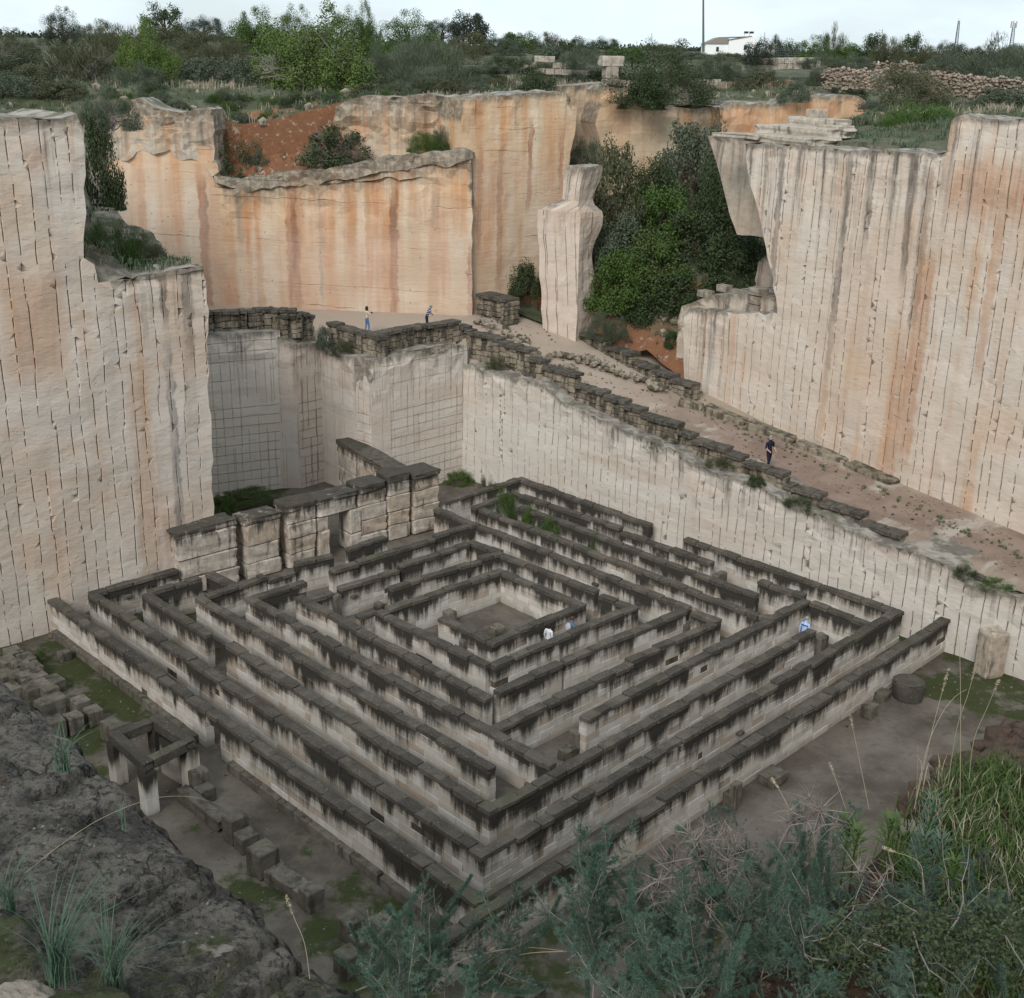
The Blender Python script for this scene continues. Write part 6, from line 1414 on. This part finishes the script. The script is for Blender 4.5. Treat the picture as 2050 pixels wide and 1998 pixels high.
pts = [(on_bank(fr.uniform(1880, 2060), fr.uniform(1500, 1700)), fr.choice((.010, .015, .022, .03))) for _ in range(120)]
pts = [q for q in pts if (q[0].x > 0 and inpoly(q[0].x, q[0].y, [(b.x, b.y) for b in bk]+[(bk[-1].x+1.6, bk[-1].y-2), (bk[0].x+1.6, bk[0].y-2)]))]
for k in range(260):
    t = fr.random(); pts.append((bk[1].lerp(bk[4], t)+Vector((fr.gauss(.03, .05), fr.gauss(-.03, .05), fr.uniform(-.02, .03))), fr.choice((.015, .025, .04, .06))))
rocks('rim_stones', pts, M['rim_stone'], 14)
# ---- grasses
def blade_tuft(name, label, base, n_, l, wid, mat, seed, lean=Vector((0, 0, 0)), spread=.7, group=None, seeds=False):
    r = random.Random(seed); V = []; Fc = []
    for k in range(n_):
        a = r.uniform(0, 6.283); d = (Vector((math.cos(a), math.sin(a), 0))*spread*r.uniform(.3, 1.1)+lean); ll = l*r.uniform(.45, 1.15); o = Vector((r.gauss(0, .02), r.gauss(0, .02), 0))*l*2
        side = Vector((-d.y, d.x, 0)).normalized() if d.length > .01 else Vector((1, 0, 0)); pr_ = None
        for j in range(6):
            t = j/5; c = o+Vector((0, 0, ll*(t-.45*t*t*min(1, d.length))))+d*ll*t*t*.75; w = wid*(1-t**1.5)*r.uniform(.8, 1.1)+.0002
            i = len(V); V += [c-side*w, c+side*w]
            if pr_ is not None: Fc.append((pr_, pr_+1, i+1, i))
            pr_ = i
    o = from_data(name, V, Fc, M[mat]); o.location = base; tag(o, label, 'grass', group); return o
GT = 'grass tufts on the rim rock'
for k, (px, py, n_, l, lb) in enumerate(((128,1545,16,.24,'blue green grass tuft on the rim rock, upper left'), (248,1660,7,.12,'tiny bright green sprout in a crack of the rim rock'), (120,1965,46,.34,'large blue green grass tuft at the lower left corner'), (230,1985,26,.30,'spreading blue green grass tuft on the bottom edge at left'), (20,1830,18,.26,'sparse blue green grass at the left edge of the rim rock'))):
    p = P(px, py, RZ0+.02); blade_tuft('grass_tuft', lb, p, int(n_*2), l, .0018, 'grass_blue', 60+k, Vector((.14, .12, 0)), .95, GT)
def stem_line(name, label, pxs, y0, y1, mat='grass_dry', r0=.0016, head=None, group='dry grass stems against the pit'):
    P3 = [D(x, yy, lerp(y0, y1, i/(len(pxs)-1))) for i, (x, yy) in enumerate(pxs)]; o0 = P3[0]; bm = bmesh.new()
    root = empty('grass_stalk', o0); tag(root, label, 'dry grass', group)
    sm_ = []
    for i in range(len(P3)-1):
        a0, a1, a2, a3 = P3[max(0, i-1)], P3[i], P3[i+1], P3[min(len(P3)-1, i+2)]
        for q in range(4): t = q/4; sm_.append(.5*((2*a1)+(a2-a0)*t+(2*a0-5*a1+4*a2-a3)*t*t+(3*a1-a0-3*a2+a3)*t**3))
    P3 = sm_+[P3[-1]]
    tube(bm, [p-o0 for p in P3], [r0*(1-.5*i/len(P3)) for i in range(len(P3))], 4); from_bm('stem', bm, M[mat], root)
    if head:
        r = random.Random(len(label)); V = []; Fc = []; d = (P3[-1]-P3[-2]).normalized()
        for k in range(int(60)):
            t = r.uniform(-head, .01); c = P3[-1]-o0+d*t; q = Vector((r.gauss(0, 1), r.gauss(0, 1), r.gauss(0, 1))).normalized(); w = .004*math.sin(min(1, (-t+.012)/head)*3.1)+.0012
            leaf_quads(V, Fc, c+q*w, q, .011, .0013, r.uniform(0, 6.28))
        from_data('seed_head', V, Fc, M[mat], root)
for k, (pxs, y0, y1, hd, lb) in enumerate((
    ([(1835,1600),(1862,1480),(1882,1400),(1898,1345)], 3.2, 3.3, .06, 'dry stem with a plump pale seed head, left of the mossy pillar'),
    ([(1830,1620),(1855,1500),(1885,1430),(1912,1395),(1935,1380)], 3.1, 3.2, None, 'dry forked stem leaning right below the mossy corner'),
    ([(1922,1600),(1923,1450),(1922,1330),(1919,1270)], 3.2, 3.3, None, 'tall thin upright dry stem in front of the ramp face'),
    ([(1940,1560),(1950,1480),(1975,1420),(1998,1365)], 3.3, 3.3, .03, 'slanting dry stem ending before the stone pillar'),
    ([(1895,1590),(1915,1460),(1938,1390),(1952,1335)], 3.3, 3.4, .04, 'faint dry stem crossing the moss'),
    ([(1740,1620),(1722,1530),(1703,1437)], 3.2, 3.3, .03, 'short dry stem with a seed head over the brown floor'),
    ([(1700,1640),(1680,1580),(1663,1532)], 3.1, 3.2, .03, 'short dry stem with a seed head above the thistles'),
    ([(1585,1630),(1565,1590),(1548,1562)], 3., 3.1, .03, 'short dry stem near the dark trough block'),
    ([(1832,1640),(1836,1560),(1838,1490)], 3.2, 3.2, None, 'thin upright dry stem in the middle of the brown floor'),
    ([(860,1990),(905,1935),(960,1910),(1060,1897),(1160,1908),(1260,1915)], 2.6, 2.9, .07, 'long arching pale grass stem at the bottom middle'),
    ([(985,1998),(1010,1930),(1060,1908),(1180,1905),(1225,1910)], 2.65, 2.85, .03, 'second arching pale stem close to the long one'),
    ([(880,1960),(925,1900),(975,1850),(1008,1826)], 2.7, 3., .05, 'pale seed head leaning over the corner of the outer wall'),
    ([(1835,1998),(1845,1900),(1848,1770),(1838,1725),(1790,1705),(1770,1697)], 2.5, 2.7, .06, 'bent dry stem with a hanging seed head at the lower right'),
    ([(0,1790),(110,1700),(200,1640),(300,1600),(380,1595),(445,1612)], 2.9, 3.3, None, 'long arching dry grass stem across the rim rock'),
    ([(620,1960),(610,1890),(590,1840),(575,1800)], 2.5, 2.6, .04, 'dry spike at the edge of the rim rock'))):
    stem_line('dry_stem', lb, pxs, y0, y1, head=hd, r0=.0020 if 'arching pale' in lb else .0010)
V = []
gp = []
poly_b = [(b.x, b.y) for b in bk]+[(bk[-1].x+1.4, bk[-1].y-1.6), (bk[0].x+1.4, bk[0].y-1.6)]
while len(gp) < 620:
    px, py = fr.uniform(1780, 2090), fr.uniform(1545, 2050); q = on_bank(px, py)
    if inpoly(q.x, q.y, poly_b) and (px > 1880 or fr.random() < .45): gp.append(q) if mn.noise((q.x*7, q.y*7, 3.)) > -.28 else None; gp = gp; len_guard = 0
o = tufts('grass', gp, 'grass', .085, 9, 21, .0026, .6)
tufts('grass', [on_bank(fr.uniform(1840, 2080), fr.uniform(1560, 2000)) for _ in range(160)], 'grass_dry', .10, 5, 22, .0016, .4)
# ---- feathery asparagus bushes, thistles and leafy stems
def sprig_mesh(name, seed, L_=.42, nb=26, needles=62):
    r = random.Random(seed); bm = bmesh.new(); V = []; Fc = []
    main = [Vector((0, 0, 0))]; d = Vector((r.gauss(0, .12), r.gauss(0, .12), 1))
    for k in range(10): d = (d+Vector((r.gauss(0, .10), r.gauss(0, .10), -.02))).normalized(); main.append(main[-1]+d*L_/10)
    tube(bm, main, [.0032*(1-.75*i/10)+.0006 for i in range(11)], 5)
    for k in range(nb):
        t = r.uniform(.12, 1); i = min(9, int(t*10)); b = main[i].lerp(main[i+1], t*10-i); a = r.uniform(0, 6.283)
        dd = (Vector((math.cos(a), math.sin(a), r.uniform(.2, .9)))).normalized(); l = L_*.26*(1.15-t*.75); br = [b]
        for j in range(4): dd = (dd+Vector((r.gauss(0, .16), r.gauss(0, .16), .08))).normalized(); br.append(br[-1]+dd*l/4)
        tube(bm, br, [.0016, .0013, .001, .0007, .0004], 3)
        for q in range(needles):
            u = r.random(); j = min(3, int(u*4)); c = br[j].lerp(br[j+1], u*4-j); n = Vector((r.gauss(0, 1), r.gauss(0, 1), r.gauss(.3, 1))).normalized()
            l2 = r.uniform(.012, .022); s = n.cross(Vector((.2, .5, .8))).normalized()*.0015; i0 = len(V); V += [c-s, c+s, c+n*l2]; Fc.append((i0, i0+1, i0+2))
    me = bpy.data.meshes.new(name); nV = len(V); me.from_pydata([tuple(v) for v in V], [], Fc); me.materials.append(M['asparagus'])
    st = bpy.data.meshes.new('stem'); bm.to_mesh(st); bm.free(); st.materials.append(M['thistle']); return me, st
def plume_mesh(name, seed, L_=.36):
    r = random.Random(seed); bm = bmesh.new(); V = []; Fc = []; main = [Vector((0, 0, 0))]; d = Vector((r.gauss(0, .1), r.gauss(0, .1), 1))
    for k in range(10): d = (d+Vector((r.gauss(0, .09), r.gauss(0, .09), 0))).normalized(); main.append(main[-1]+d*L_/10)
    tube(bm, main, [.0034*(1-.75*i/10)+.0006 for i in range(11)], 5)
    for k in range(2600):
        t = r.random()**.85; i = min(9, int(t*10)); b = main[i].lerp(main[i+1], t*10-i); a = r.uniform(0, 6.283); rad = r.random()*.030*(1.05-t*.7)
        o = Vector((math.cos(a)*rad, math.sin(a)*rad, rad*r.uniform(-.1, .7))); n = (o*18+Vector((r.gauss(0, .5), r.gauss(0, .5), r.gauss(.5, .5)))).normalized(); s = n.cross(Vector((.2, .5, .8))).normalized()*.0014; i0 = len(V); c = b+o; V += [c-s, c+s, c+n*r.uniform(.010, .020)]; Fc.append((i0, i0+1, i0+2))
    me = bpy.data.meshes.new(name); me.from_pydata([tuple(v) for v in V], [], Fc); me.materials.append(M['asparagus'])
    st = bpy.data.meshes.new('stem'); bm.to_mesh(st); bm.free(); st.materials.append(M['thistle']); return me, st
SP = [sprig_mesh('sprig', s) for s in (1, 2, 3, 4)]+[plume_mesh('sprig', s) for s in (5, 6)]
PLUME = SP[4]
def bush(label, root_p, targets, group=None):
    root = empty('asparagus_bush', root_p); tag(root, label, 'bush', group)
    for (px, py, y, sc, tilt) in targets:
        me, st = SP[fr.randrange(6)] if sc not in (.601, .62, .42) else PLUME; p = D(px, py, y); o = mesh_obj('sprig', me, root); o.location = p-root_p; o.scale = (sc,)*3; o.rotation_euler = (fr.gauss(tilt[0], .25), fr.gauss(tilt[1], .25), fr.uniform(0, 6.3))
        s = bpy.data.objects.new('stem', st); COL.objects.link(s); s.parent = o
def tg(x0, x1, y0, y1, n_, ya, yb, sc=(.6, 1.), tilt=(0, 0)):
    out = []
    for _ in range(n_):
        t = fr.random(); py = lerp(y0, y1, t); out.append((fr.uniform(x0, x1), py, lerp(yb, ya, t)+fr.uniform(-.12, .12), fr.uniform(*sc), (tilt[0]+fr.gauss(0, .25), tilt[1]+fr.gauss(0, .35))))
    return out
bush('blue green feathery asparagus bush at the bottom, left of the outer wall corner', D(880, 2120, 2.6), [(892,1830,2.75,.42,(0,-.0)), (845,1900,2.7,.6,(0,-.55)), (815,1880,2.7,.42,(0,-.7))]+tg(740, 980, 1890, 2060, 34, 2.45, 2.75, (.38, .62))+tg(700, 820, 1940, 2060, 9, 2.45, 2.65, (.35, .55), (0, -.4))+tg(960, 1080, 1880, 1990, 9, 2.55, 2.8, (.35, .5), (.1, .9)))
bush('blue green feathery asparagus bush at the bottom centre, its tip over the outer wall', D(1330, 2150, 2.6), [(1195,1745,2.9,.34,(0,-.3)), (1175,1725,2.95,.30,(0,-.2)), (1215,1800,2.85,.5,(0,-.1)), (1240,1770,2.85,.45,(0,.1))]+tg(1170, 1420, 1800, 2050, 70, 2.4, 2.85, (.38, .66))+tg(1130, 1230, 1830, 1960, 8, 2.6, 2.85, (.3, .45), (0, -.7)))
bush('blue green feathery asparagus bush in the lower right with one tall upright plume', D(1560, 2120, 2.5), [(1545,1775,2.95,.601,(0,-.06)),(1538,1735,2.97,.42,(0,-.12)),(1560,1850,2.85,.62,(0,0)), (1622,1725,2.95,.30,(0,.1))]+tg(1400, 1660, 1770, 2050, 80, 2.4, 2.9, (.40, .68)))
bush('dark feathery asparagus growth along the bottom edge at right', D(1760, 2120, 2.4), tg(1600, 2060, 1850, 2080, 60, 2.3, 2.7, (.36, .62)))
def thistle(label, heads, root_p):
    root = empty('dry_thistle', root_p); tag(root, label, 'dry plant', 'dry thistles at the lower right')
    bm = bmesh.new()
    for (p, r) in heads:
        q = p-root_p; dn = Vector((fr.gauss(0, .05), fr.gauss(0, .04), -fr.uniform(.10, .2))); md = q+dn*.5+Vector((fr.gauss(0, .02), fr.gauss(0, .02), 0)); tube(bm, [q+dn, md, q], [.0022, .0017, .0012], 4)
        for _b in range(2): e = md+Vector((fr.gauss(0, .05), fr.gauss(0, .03), fr.uniform(.0, .05))); tube(bm, [md, md.lerp(e, .5)+Vector((0, 0, .008)), e], [.0014, .001, .0004], 3)
    from_bm('stem', bm, M['thistle'], root)
    for (p, r) in heads:
        V = []; Fc = []
        for k in range(22):
            d = Vector((fr.gauss(0, 1), fr.gauss(0, 1), fr.gauss(.35, .7))).normalized(); s = d.cross(Vector((fr.gauss(0, 1), fr.gauss(0, 1), fr.gauss(0, 1)))).normalized(); cu = Vector((fr.gauss(0, 1.), fr.gauss(0, 1.), fr.gauss(.3, .8))); pv = None
            for j in range(5):
                t = j/4; c = d*r*t+cu*r*t*t*.9; w = r*.055*(1-t)+.0003; i = len(V); V += [c-s*w, c+s*w]
                if pv is not None: Fc.append((pv, pv+1, i+1, i))
                pv = i
        o = from_data('spiny_head', V, Fc, M['thistle'], root); o.location = p-root_p
def hd(x0, x1, y0, y1, n_, ya, yb): return [(D(fr.uniform(x0, x1), fr.uniform(y0, y1), fr.uniform(ya, yb)), fr.uniform(.022, .036)) for _ in range(n_)]
thistle('tangle of dry spiny thistle heads beside the tall asparagus plume, left', hd(1335, 1490, 1650, 1770, 30, 2.75, 3.0), D(1440, 1960, 2.6))
thistle('dry spiny thistle heads standing up between two asparagus plumes', hd(1545, 1680, 1600, 1720, 14, 2.9, 3.05), D(1590, 1930, 2.7))
thistle('dry spiny thistle heads low among the green at right', hd(1690, 1830, 1740, 1840, 10, 2.6, 2.75), D(1740, 1990, 2.5))
thistle('dry spiny thistle heads among the asparagus at the bottom centre', hd(1290, 1420, 1760, 1870, 10, 2.65, 2.85), D(1360, 2020, 2.5))
def leafy(label, px, py, y, h_, n_=44):
    p = D(px, py, y); V = []; Fc = []; bm = bmesh.new(); tube(bm, [(0, 0, -.12), (0, 0, h_*.5), (.01, 0, h_)], [.003, .0025, .0015], 4)
    root = empty('leafy_stem', p); tag(root, label, 'plant', 'leafy green stems at the lower right'); from_bm('stem', bm, M['grass'], root)
    for k in range(n_):
        t = (k/n_)**.7; a = k*2.4; d = Vector((math.cos(a), math.sin(a), .35+t*.8)).normalized(); l = .075*(1.05-.35*t); s = d.cross(Vector((0, 0, 1))).normalized(); c = Vector((0, 0, h_*t)); i = len(V); w = .0036
        V += [c-s*w*.4, c+s*w*.4, c+d*l*.5+s*w, c+d*l-Vector((0, 0, l*.15)), c+d*l*.5-s*w]; Fc += [(i, i+1, i+2, i+4), (i+4, i+2, i+3)]
    from_data('leaves', V, Fc, M['grass_blue'] if 'grey' in label else M['shrub_green'], root)
for k, (px, py, y, h_, lb) in enumerate(((1690,1720,3.0,.13,'bright leafy stem left of the group, against the brown floor'), (1705,1745,2.95,.14,'second bright leafy stem of the left pair'), (1775,1700,3.05,.10,'low leafy stem between the pair and the tall one'), (1848,1720,3.0,.20,'tallest leafy stem with narrow grey green leaves'), (1838,1760,2.9,.14,'leafy grey green stem left below the tallest one'), (1870,1765,2.9,.14,'leafy grey green stem right below the tallest one'), (1815,1800,2.85,.12,'leafy stem low in front of the tallest one'), (1900,1800,2.8,.12,'leafy stem at the border of the bright grass'))): leafy(lb, px, py, y, h_)
# thorny bare twigs low at the right
root = empty('thorn_shrub', D(1850, 2080, 2.4)); tag(root, 'tangle of bare greyish thorny twigs at the bottom right', 'bush'); bm = bmesh.new(); o0 = root.location
for k in range(46):
    a = D(fr.uniform(1600, 2050), fr.uniform(1830, 2050), fr.uniform(2.35, 2.6)); d = Vector((fr.gauss(0, 1), fr.gauss(0, .5), fr.gauss(.4, .6))).normalized(); pts_ = [a]
    for j in range(5): d = (d+Vector((fr.gauss(0, .3), fr.gauss(0, .3), fr.gauss(0, .3)))).normalized(); pts_.append(pts_[-1]+d*.045)
    tube(bm, [p-o0 for p in pts_], [.0024, .002, .0017, .0014, .001, .0005], 3)
    for j in range(1, 5): b = pts_[j]; tube(bm, [b-o0, b-o0+Vector((fr.gauss(0, 1), fr.gauss(0, 1), fr.gauss(0, 1))).normalized()*.025], [.0012, .0002], 3)
from_bm('twigs', bm, M['twig'], root)
V = []; Fc = []
cls = [(fr.uniform(1640, 2090), 1835+abs(fr.gauss(0, 1))*95+40*mn.noise((q*.7, 1, 1)), fr.uniform(2.3, 2.55), fr.uniform(.02, .055)) for q in range(110)]
for k in range(5600):
    cx, cy, cd, cr = cls[fr.randrange(len(cls))]; a = D(cx, cy, cd)+Vector((fr.gauss(0, cr), fr.gauss(0, cr), fr.gauss(0, cr)))
    leaf_quads(V, Fc, a-o0, Vector((fr.gauss(0, 1), fr.gauss(-.4, 1), fr.gauss(.6, 1))), fr.uniform(.008, .017), fr.uniform(.0025, .0045), fr.uniform(0, 6.3))
from_data('leaves', V, Fc, M['shrub_dark'], root)
# ================================================================ people
skin = flat('skin', (.46, .29, .21), .6)
def cloth(name, c): return flat('cloth_'+name, c, .9)
def person(label, loc, yaw, height, pose, top, legs, hair, hairlen=0., shoes=(.05, .045, .04), extra=None):
    k = height/1.75; J = {}
    lean = pose.get('lean', 0.)
    def up(p):      # lean the upper body forward (towards +y) about the hips
        x, y, z = p; dz = z-.95; return Vector((x, y+math.sin(lean)*dz+math.cos(lean)*0, .95+math.cos(lean)*dz))
    st = pose.get('stride', .0)
    J['pel'] = Vector((0, 0, .95)); J['wai'] = up((0, .0, 1.12)); J['che'] = up((0, .01, 1.32)); J['nec'] = up((0, .01, 1.48)); J['hb'] = up((0, .03, 1.57)); J['ht'] = up((0, .035, 1.66))
    for s, n_ in ((-1, 'l'), (1, 'r')):
        J['hip'+n_] = Vector((s*.09, 0, .90)); f = st*s
        J['kne'+n_] = Vector((s*.10, f*.5+.04, .50)); J['ank'+n_] = Vector((s*.10, f, .09+max(0, -f)*.25)); J['toe'+n_] = Vector((s*.11, f+.15, .035+max(0, -f)*.1))
        J['sho'+n_] = up((s*.18, .0, 1.42)); e, w = pose.get('arm'+n_, ((.24, -.02, 1.15), (.25, .06, .92)))
        J['elb'+n_] = up((s*e[0], e[1], e[2])); J['wri'+n_] = up((s*w[0], w[1], w[2])); d = (J['wri'+n_]-J['elb'+n_]).normalized(); J['han'+n_] = J['wri'+n_]+d*.09
    R = {'pel': (.145, .105), 'wai': (.125, .09), 'che': (.155, .105), 'nec': (.058, .058), 'hb': (.085, .095), 'ht': (.075, .088)}
    for n_ in 'lr':
        R.update({'hip'+n_: (.09, .09), 'kne'+n_: (.06, .065), 'ank'+n_: (.045, .048), 'toe'+n_: (.042, .03), 'sho'+n_: (.07, .065), 'elb'+n_: (.046, .046), 'wri'+n_: (.032, .03), 'han'+n_: (.036, .022)})
    E = [('pel','wai','top'),('wai','che','top'),('che','nec','top'),('nec','hb','skin'),('hb','ht','skin')]
    for n_ in 'lr': E += [('pel','hip'+n_,'legs'),('hip'+n_,'kne'+n_,'legs'),('kne'+n_,'ank'+n_,'legs'),('ank'+n_,'toe'+n_,'shoe'),('che','sho'+n_,'top'),('sho'+n_,'elb'+n_,'top'),('elb'+n_,'wri'+n_,pose.get('sleeve','top')),('wri'+n_,'han'+n_,'skin')]
    names = list(J); idx = {n_: i for i, n_ in enumerate(names)}
    me = bpy.data.meshes.new('person'); me.from_pydata([tuple(J[n_]*k) for n_ in names], [(idx[a], idx[b]) for a, b, _ in E], []); me.update()
    o = mesh_obj('person', me); md = o.modifiers.new('skin', 'SKIN'); md.use_smooth_shade = True
    lay = me.skin_vertices[0].data
    for n_ in names: lay[idx[n_]].radius = (R[n_][0]*k, R[n_][1]*k)
    lay[idx['pel']].use_root = True
    sb = o.modifiers.new('sub', 'SUBSURF'); sb.levels = 1; sb.render_levels = 1
    dg = bpy.context.evaluated_depsgraph_get(); m2 = bpy.data.meshes.new_from_object(o.evaluated_get(dg)); o.modifiers.clear(); o.data = m2; m2.name = 'person'
    mats = {'top': top, 'legs': legs, 'skin': skin, 'shoe': cloth('shoe', shoes)}; keys = list(mats); m2.materials.clear()
    for q in keys: m2.materials.append(mats[q])
    for p in m2.polygons:
        c = p.center; best = (9, 'top')
        for a, b, lb in E:
            A, B = J[a]*k, J[b]*k; t = max(0, min(1, (c-A).dot(B-A)/(B-A).length_squared)); d = (c-A.lerp(B, t)).length-R[a][0]*k*.8
            if d < best[0]: best = (d, lb)
        p.material_index = keys.index(best[1]); p.use_smooth = True
    # nose and brow shape
    h0 = J['hb']*k
    for v in m2.vertices:
        d = v.co-h0
        if d.length < .14*k and d.y > .06*k and abs(d.x) < .03*k and abs(d.z-.01) < .04*k: v.co.y += .018*k
    o.location = loc; o.rotation_euler = (0, 0, yaw); tag(o, label, 'person')
    bm = bmesh.new(); bmesh.ops.create_icosphere(bm, subdivisions=3, radius=1.); c0 = (J['hb']*.45+J['ht']*.55)*k
    for v in bm.verts:
        q = v.co.copy(); cut = q.y > .35 and q.z < .45
        v.co = Vector((q.x*.098, q.y*.112-(.02 if not cut else .045), q.z*.115+.02))*k*(1+.10*mn.noise(q*3))
        if q.z < 0 and hairlen: v.co.z -= hairlen*k*(-q.z)*(1 if q.y < .35 else .35); v.co.x *= 1+.55*hairlen*(-q.z)*2; 
        if q.z < -.1 and not hairlen: v.co *= .82; 
        v.co += c0
    h = from_bm('hair', bm, hair, o, smooth=True)
    for nm, offs, rad, mt in ((extra or ())):
        bm = bmesh.new(); bmesh.ops.create_cube(bm, size=1); bmesh.ops.bevel(bm, geom=list(bm.edges), offset=.2, segments=2, affect='EDGES')
        e = from_bm(nm, bm, mt, o, smooth=True); e.location = up(offs)*k; e.scale = [c*k for c in rad]; e.rotation_euler = (-lean, 0, 0)
    return o
dkhair = flat('hair_dark', (.022, .015, .011), .7); gyhair = flat('hair_grey', (.25, .24, .23), .7); brhair = flat('hair_brown', (.07, .042, .026), .7)
jeans = cloth('jeans', (.075, .16, .33)); navy = cloth('navy', (.016, .018, .035)); cream = cloth('cream', (.56, .47, .34)); blk = cloth('black', (.015, .015, .016))
def stripes(name, a, b):
    n = NT(name, .9); z = n.sep(n.obj())[2]; c = n.mix(n.m('GREATER_THAN', n.m('FRACT', n.m('MULTIPLY', z, 9.)), .72), a, b); n.color(c); return n.mat
hold = dict(arml=((.23, .10, 1.18), (.06, .27, 1.27)), armr=((.23, .10, 1.18), (.06, .27, 1.27)), stride=.10)
w = P(735, 666, 9.02); w.z = 9.0
person('person with long dark curly hair, cream jacket and blue jeans, holding a camera', (w.x, w.y, 9.02), math.radians(-60), 1.62, hold, cream, jeans, dkhair, .16, extra=(('scarf', (0, .05, 1.45), (.16, .16, .07), cloth('scarf', (.10, .06, .045))), ))
bm = bmesh.new(); bmesh.ops.create_cube(bm, size=1); bmesh.ops.bevel(bm, geom=list(bm.edges), offset=.12, segments=2, affect='EDGES')
for v in list(bm.verts): pass
bmesh.ops.create_cone(bm, segments=14, radius1=.36, radius2=.36, depth=.7, cap_ends=True, matrix=Matrix.Translation((0, .7, 0)) @ Matrix.Rotation(math.pi/2, 4, 'X'))
o = from_bm('camera_body', bm, blk); dv = Matrix.Rotation(math.radians(-60), 3, 'Z') @ Vector((0, .30, 0)); o.location = (w.x+dv.x, w.y+dv.y, 9.02+1.19); o.scale = (.13, .08, .09); o.rotation_euler = (0, 0, math.radians(-60)); tag(o, 'small black camera held by the woman in the cream jacket', 'camera')
mn_ = P(853, 652, 9.02)
person('person stooping behind the parapet in a navy and white striped jumper with short grey hair', (mn_.x+.1, mn_.y-.9, 9.0-.12), math.radians(-70), 1.68, dict(lean=.42, arml=((.22, .14, 1.18), (.12, .32, 1.08)), armr=((.22, .14, 1.18), (.12, .32, 1.08))), stripes('cloth_stripe', (.035, .045, .09), (.5, .5, .52)), navy, gyhair)
z0 = 5.05; m_ = P(1537, 941, z0)
for _ in range(4): z0 = ramp_z(m_.x, m_.y)+.03; m_ = P(1537, 941, z0)
mh = (D(1540, 872, m_.y).z-z0)
person('person in dark navy clothes and sunglasses walking down the sloping path', (m_.x, m_.y, z0), math.radians(205), mh, dict(stride=.20, arml=((.27, -.06, 1.17), (.30, .10, .98)), armr=((.25, .02, 1.15), (.16, .24, 1.02)), sleeve='skin'), navy, cloth('dark_trousers', (.014, .016, .03)), gyhair, extra=(('sunglasses', (0, .125, 1.585), (.13, .03, .03), blk), ('strap_bag', (.05, .12, .98), (.10, .08, .12), blk)))
def maze_person(label, px, py, yaw, hgt, top, legs, hair, hl=0., pose=None, extra=None):
    p = P(px, py, hgt*.945); return person(label, (p.x, p.y, 0.02), yaw, hgt, pose or dict(stride=.15), top, legs, hair, hl, extra=extra)
maze_person('person with dark curly hair in a white top in the inner labyrinth lane', 1099, 1253, math.radians(-45), 1.70, cloth('white', (.62, .64, .66)), jeans, dkhair, .05)
maze_person('person in a grey blue shirt with a pale backpack in the inner lane', 1140, 1240, math.radians(-45), 1.74, cloth('greyblue', (.10, .13, .19)), navy, brhair, 0., dict(lean=.28, stride=.2), (('backpack', (0, -.16, 1.28), (.28, .17, .40), cloth('pack', (.36, .38, .42))),))
maze_person('person in a pale blue shirt with a dark strap, right corner of labyrinth', 1612, 1240, math.radians(-45), 1.72, cloth('paleblue', (.36, .47, .72)), navy, gyhair, 0., dict(lean=.2), (('strap', (.0, -.02, 1.34), (.33, .26, .035), navy),))
for px, py, lb, c, hr in ((1758, 136, 'distant person in white walking behind the far dry wall', (.65, .65, .67), dkhair), (1803, 137, 'distant person in a bright blue jacket walking behind the far dry wall', (.07, .19, .42), brhair)):
    p = D(px, py, 123.); hz = (D(px, 119, 123.).z-p.z)+.9
    person(lb, (p.x, p.y, p.z-.9), math.radians(95), hz, dict(stride=.15), cloth('walker', c), jeans, hr)
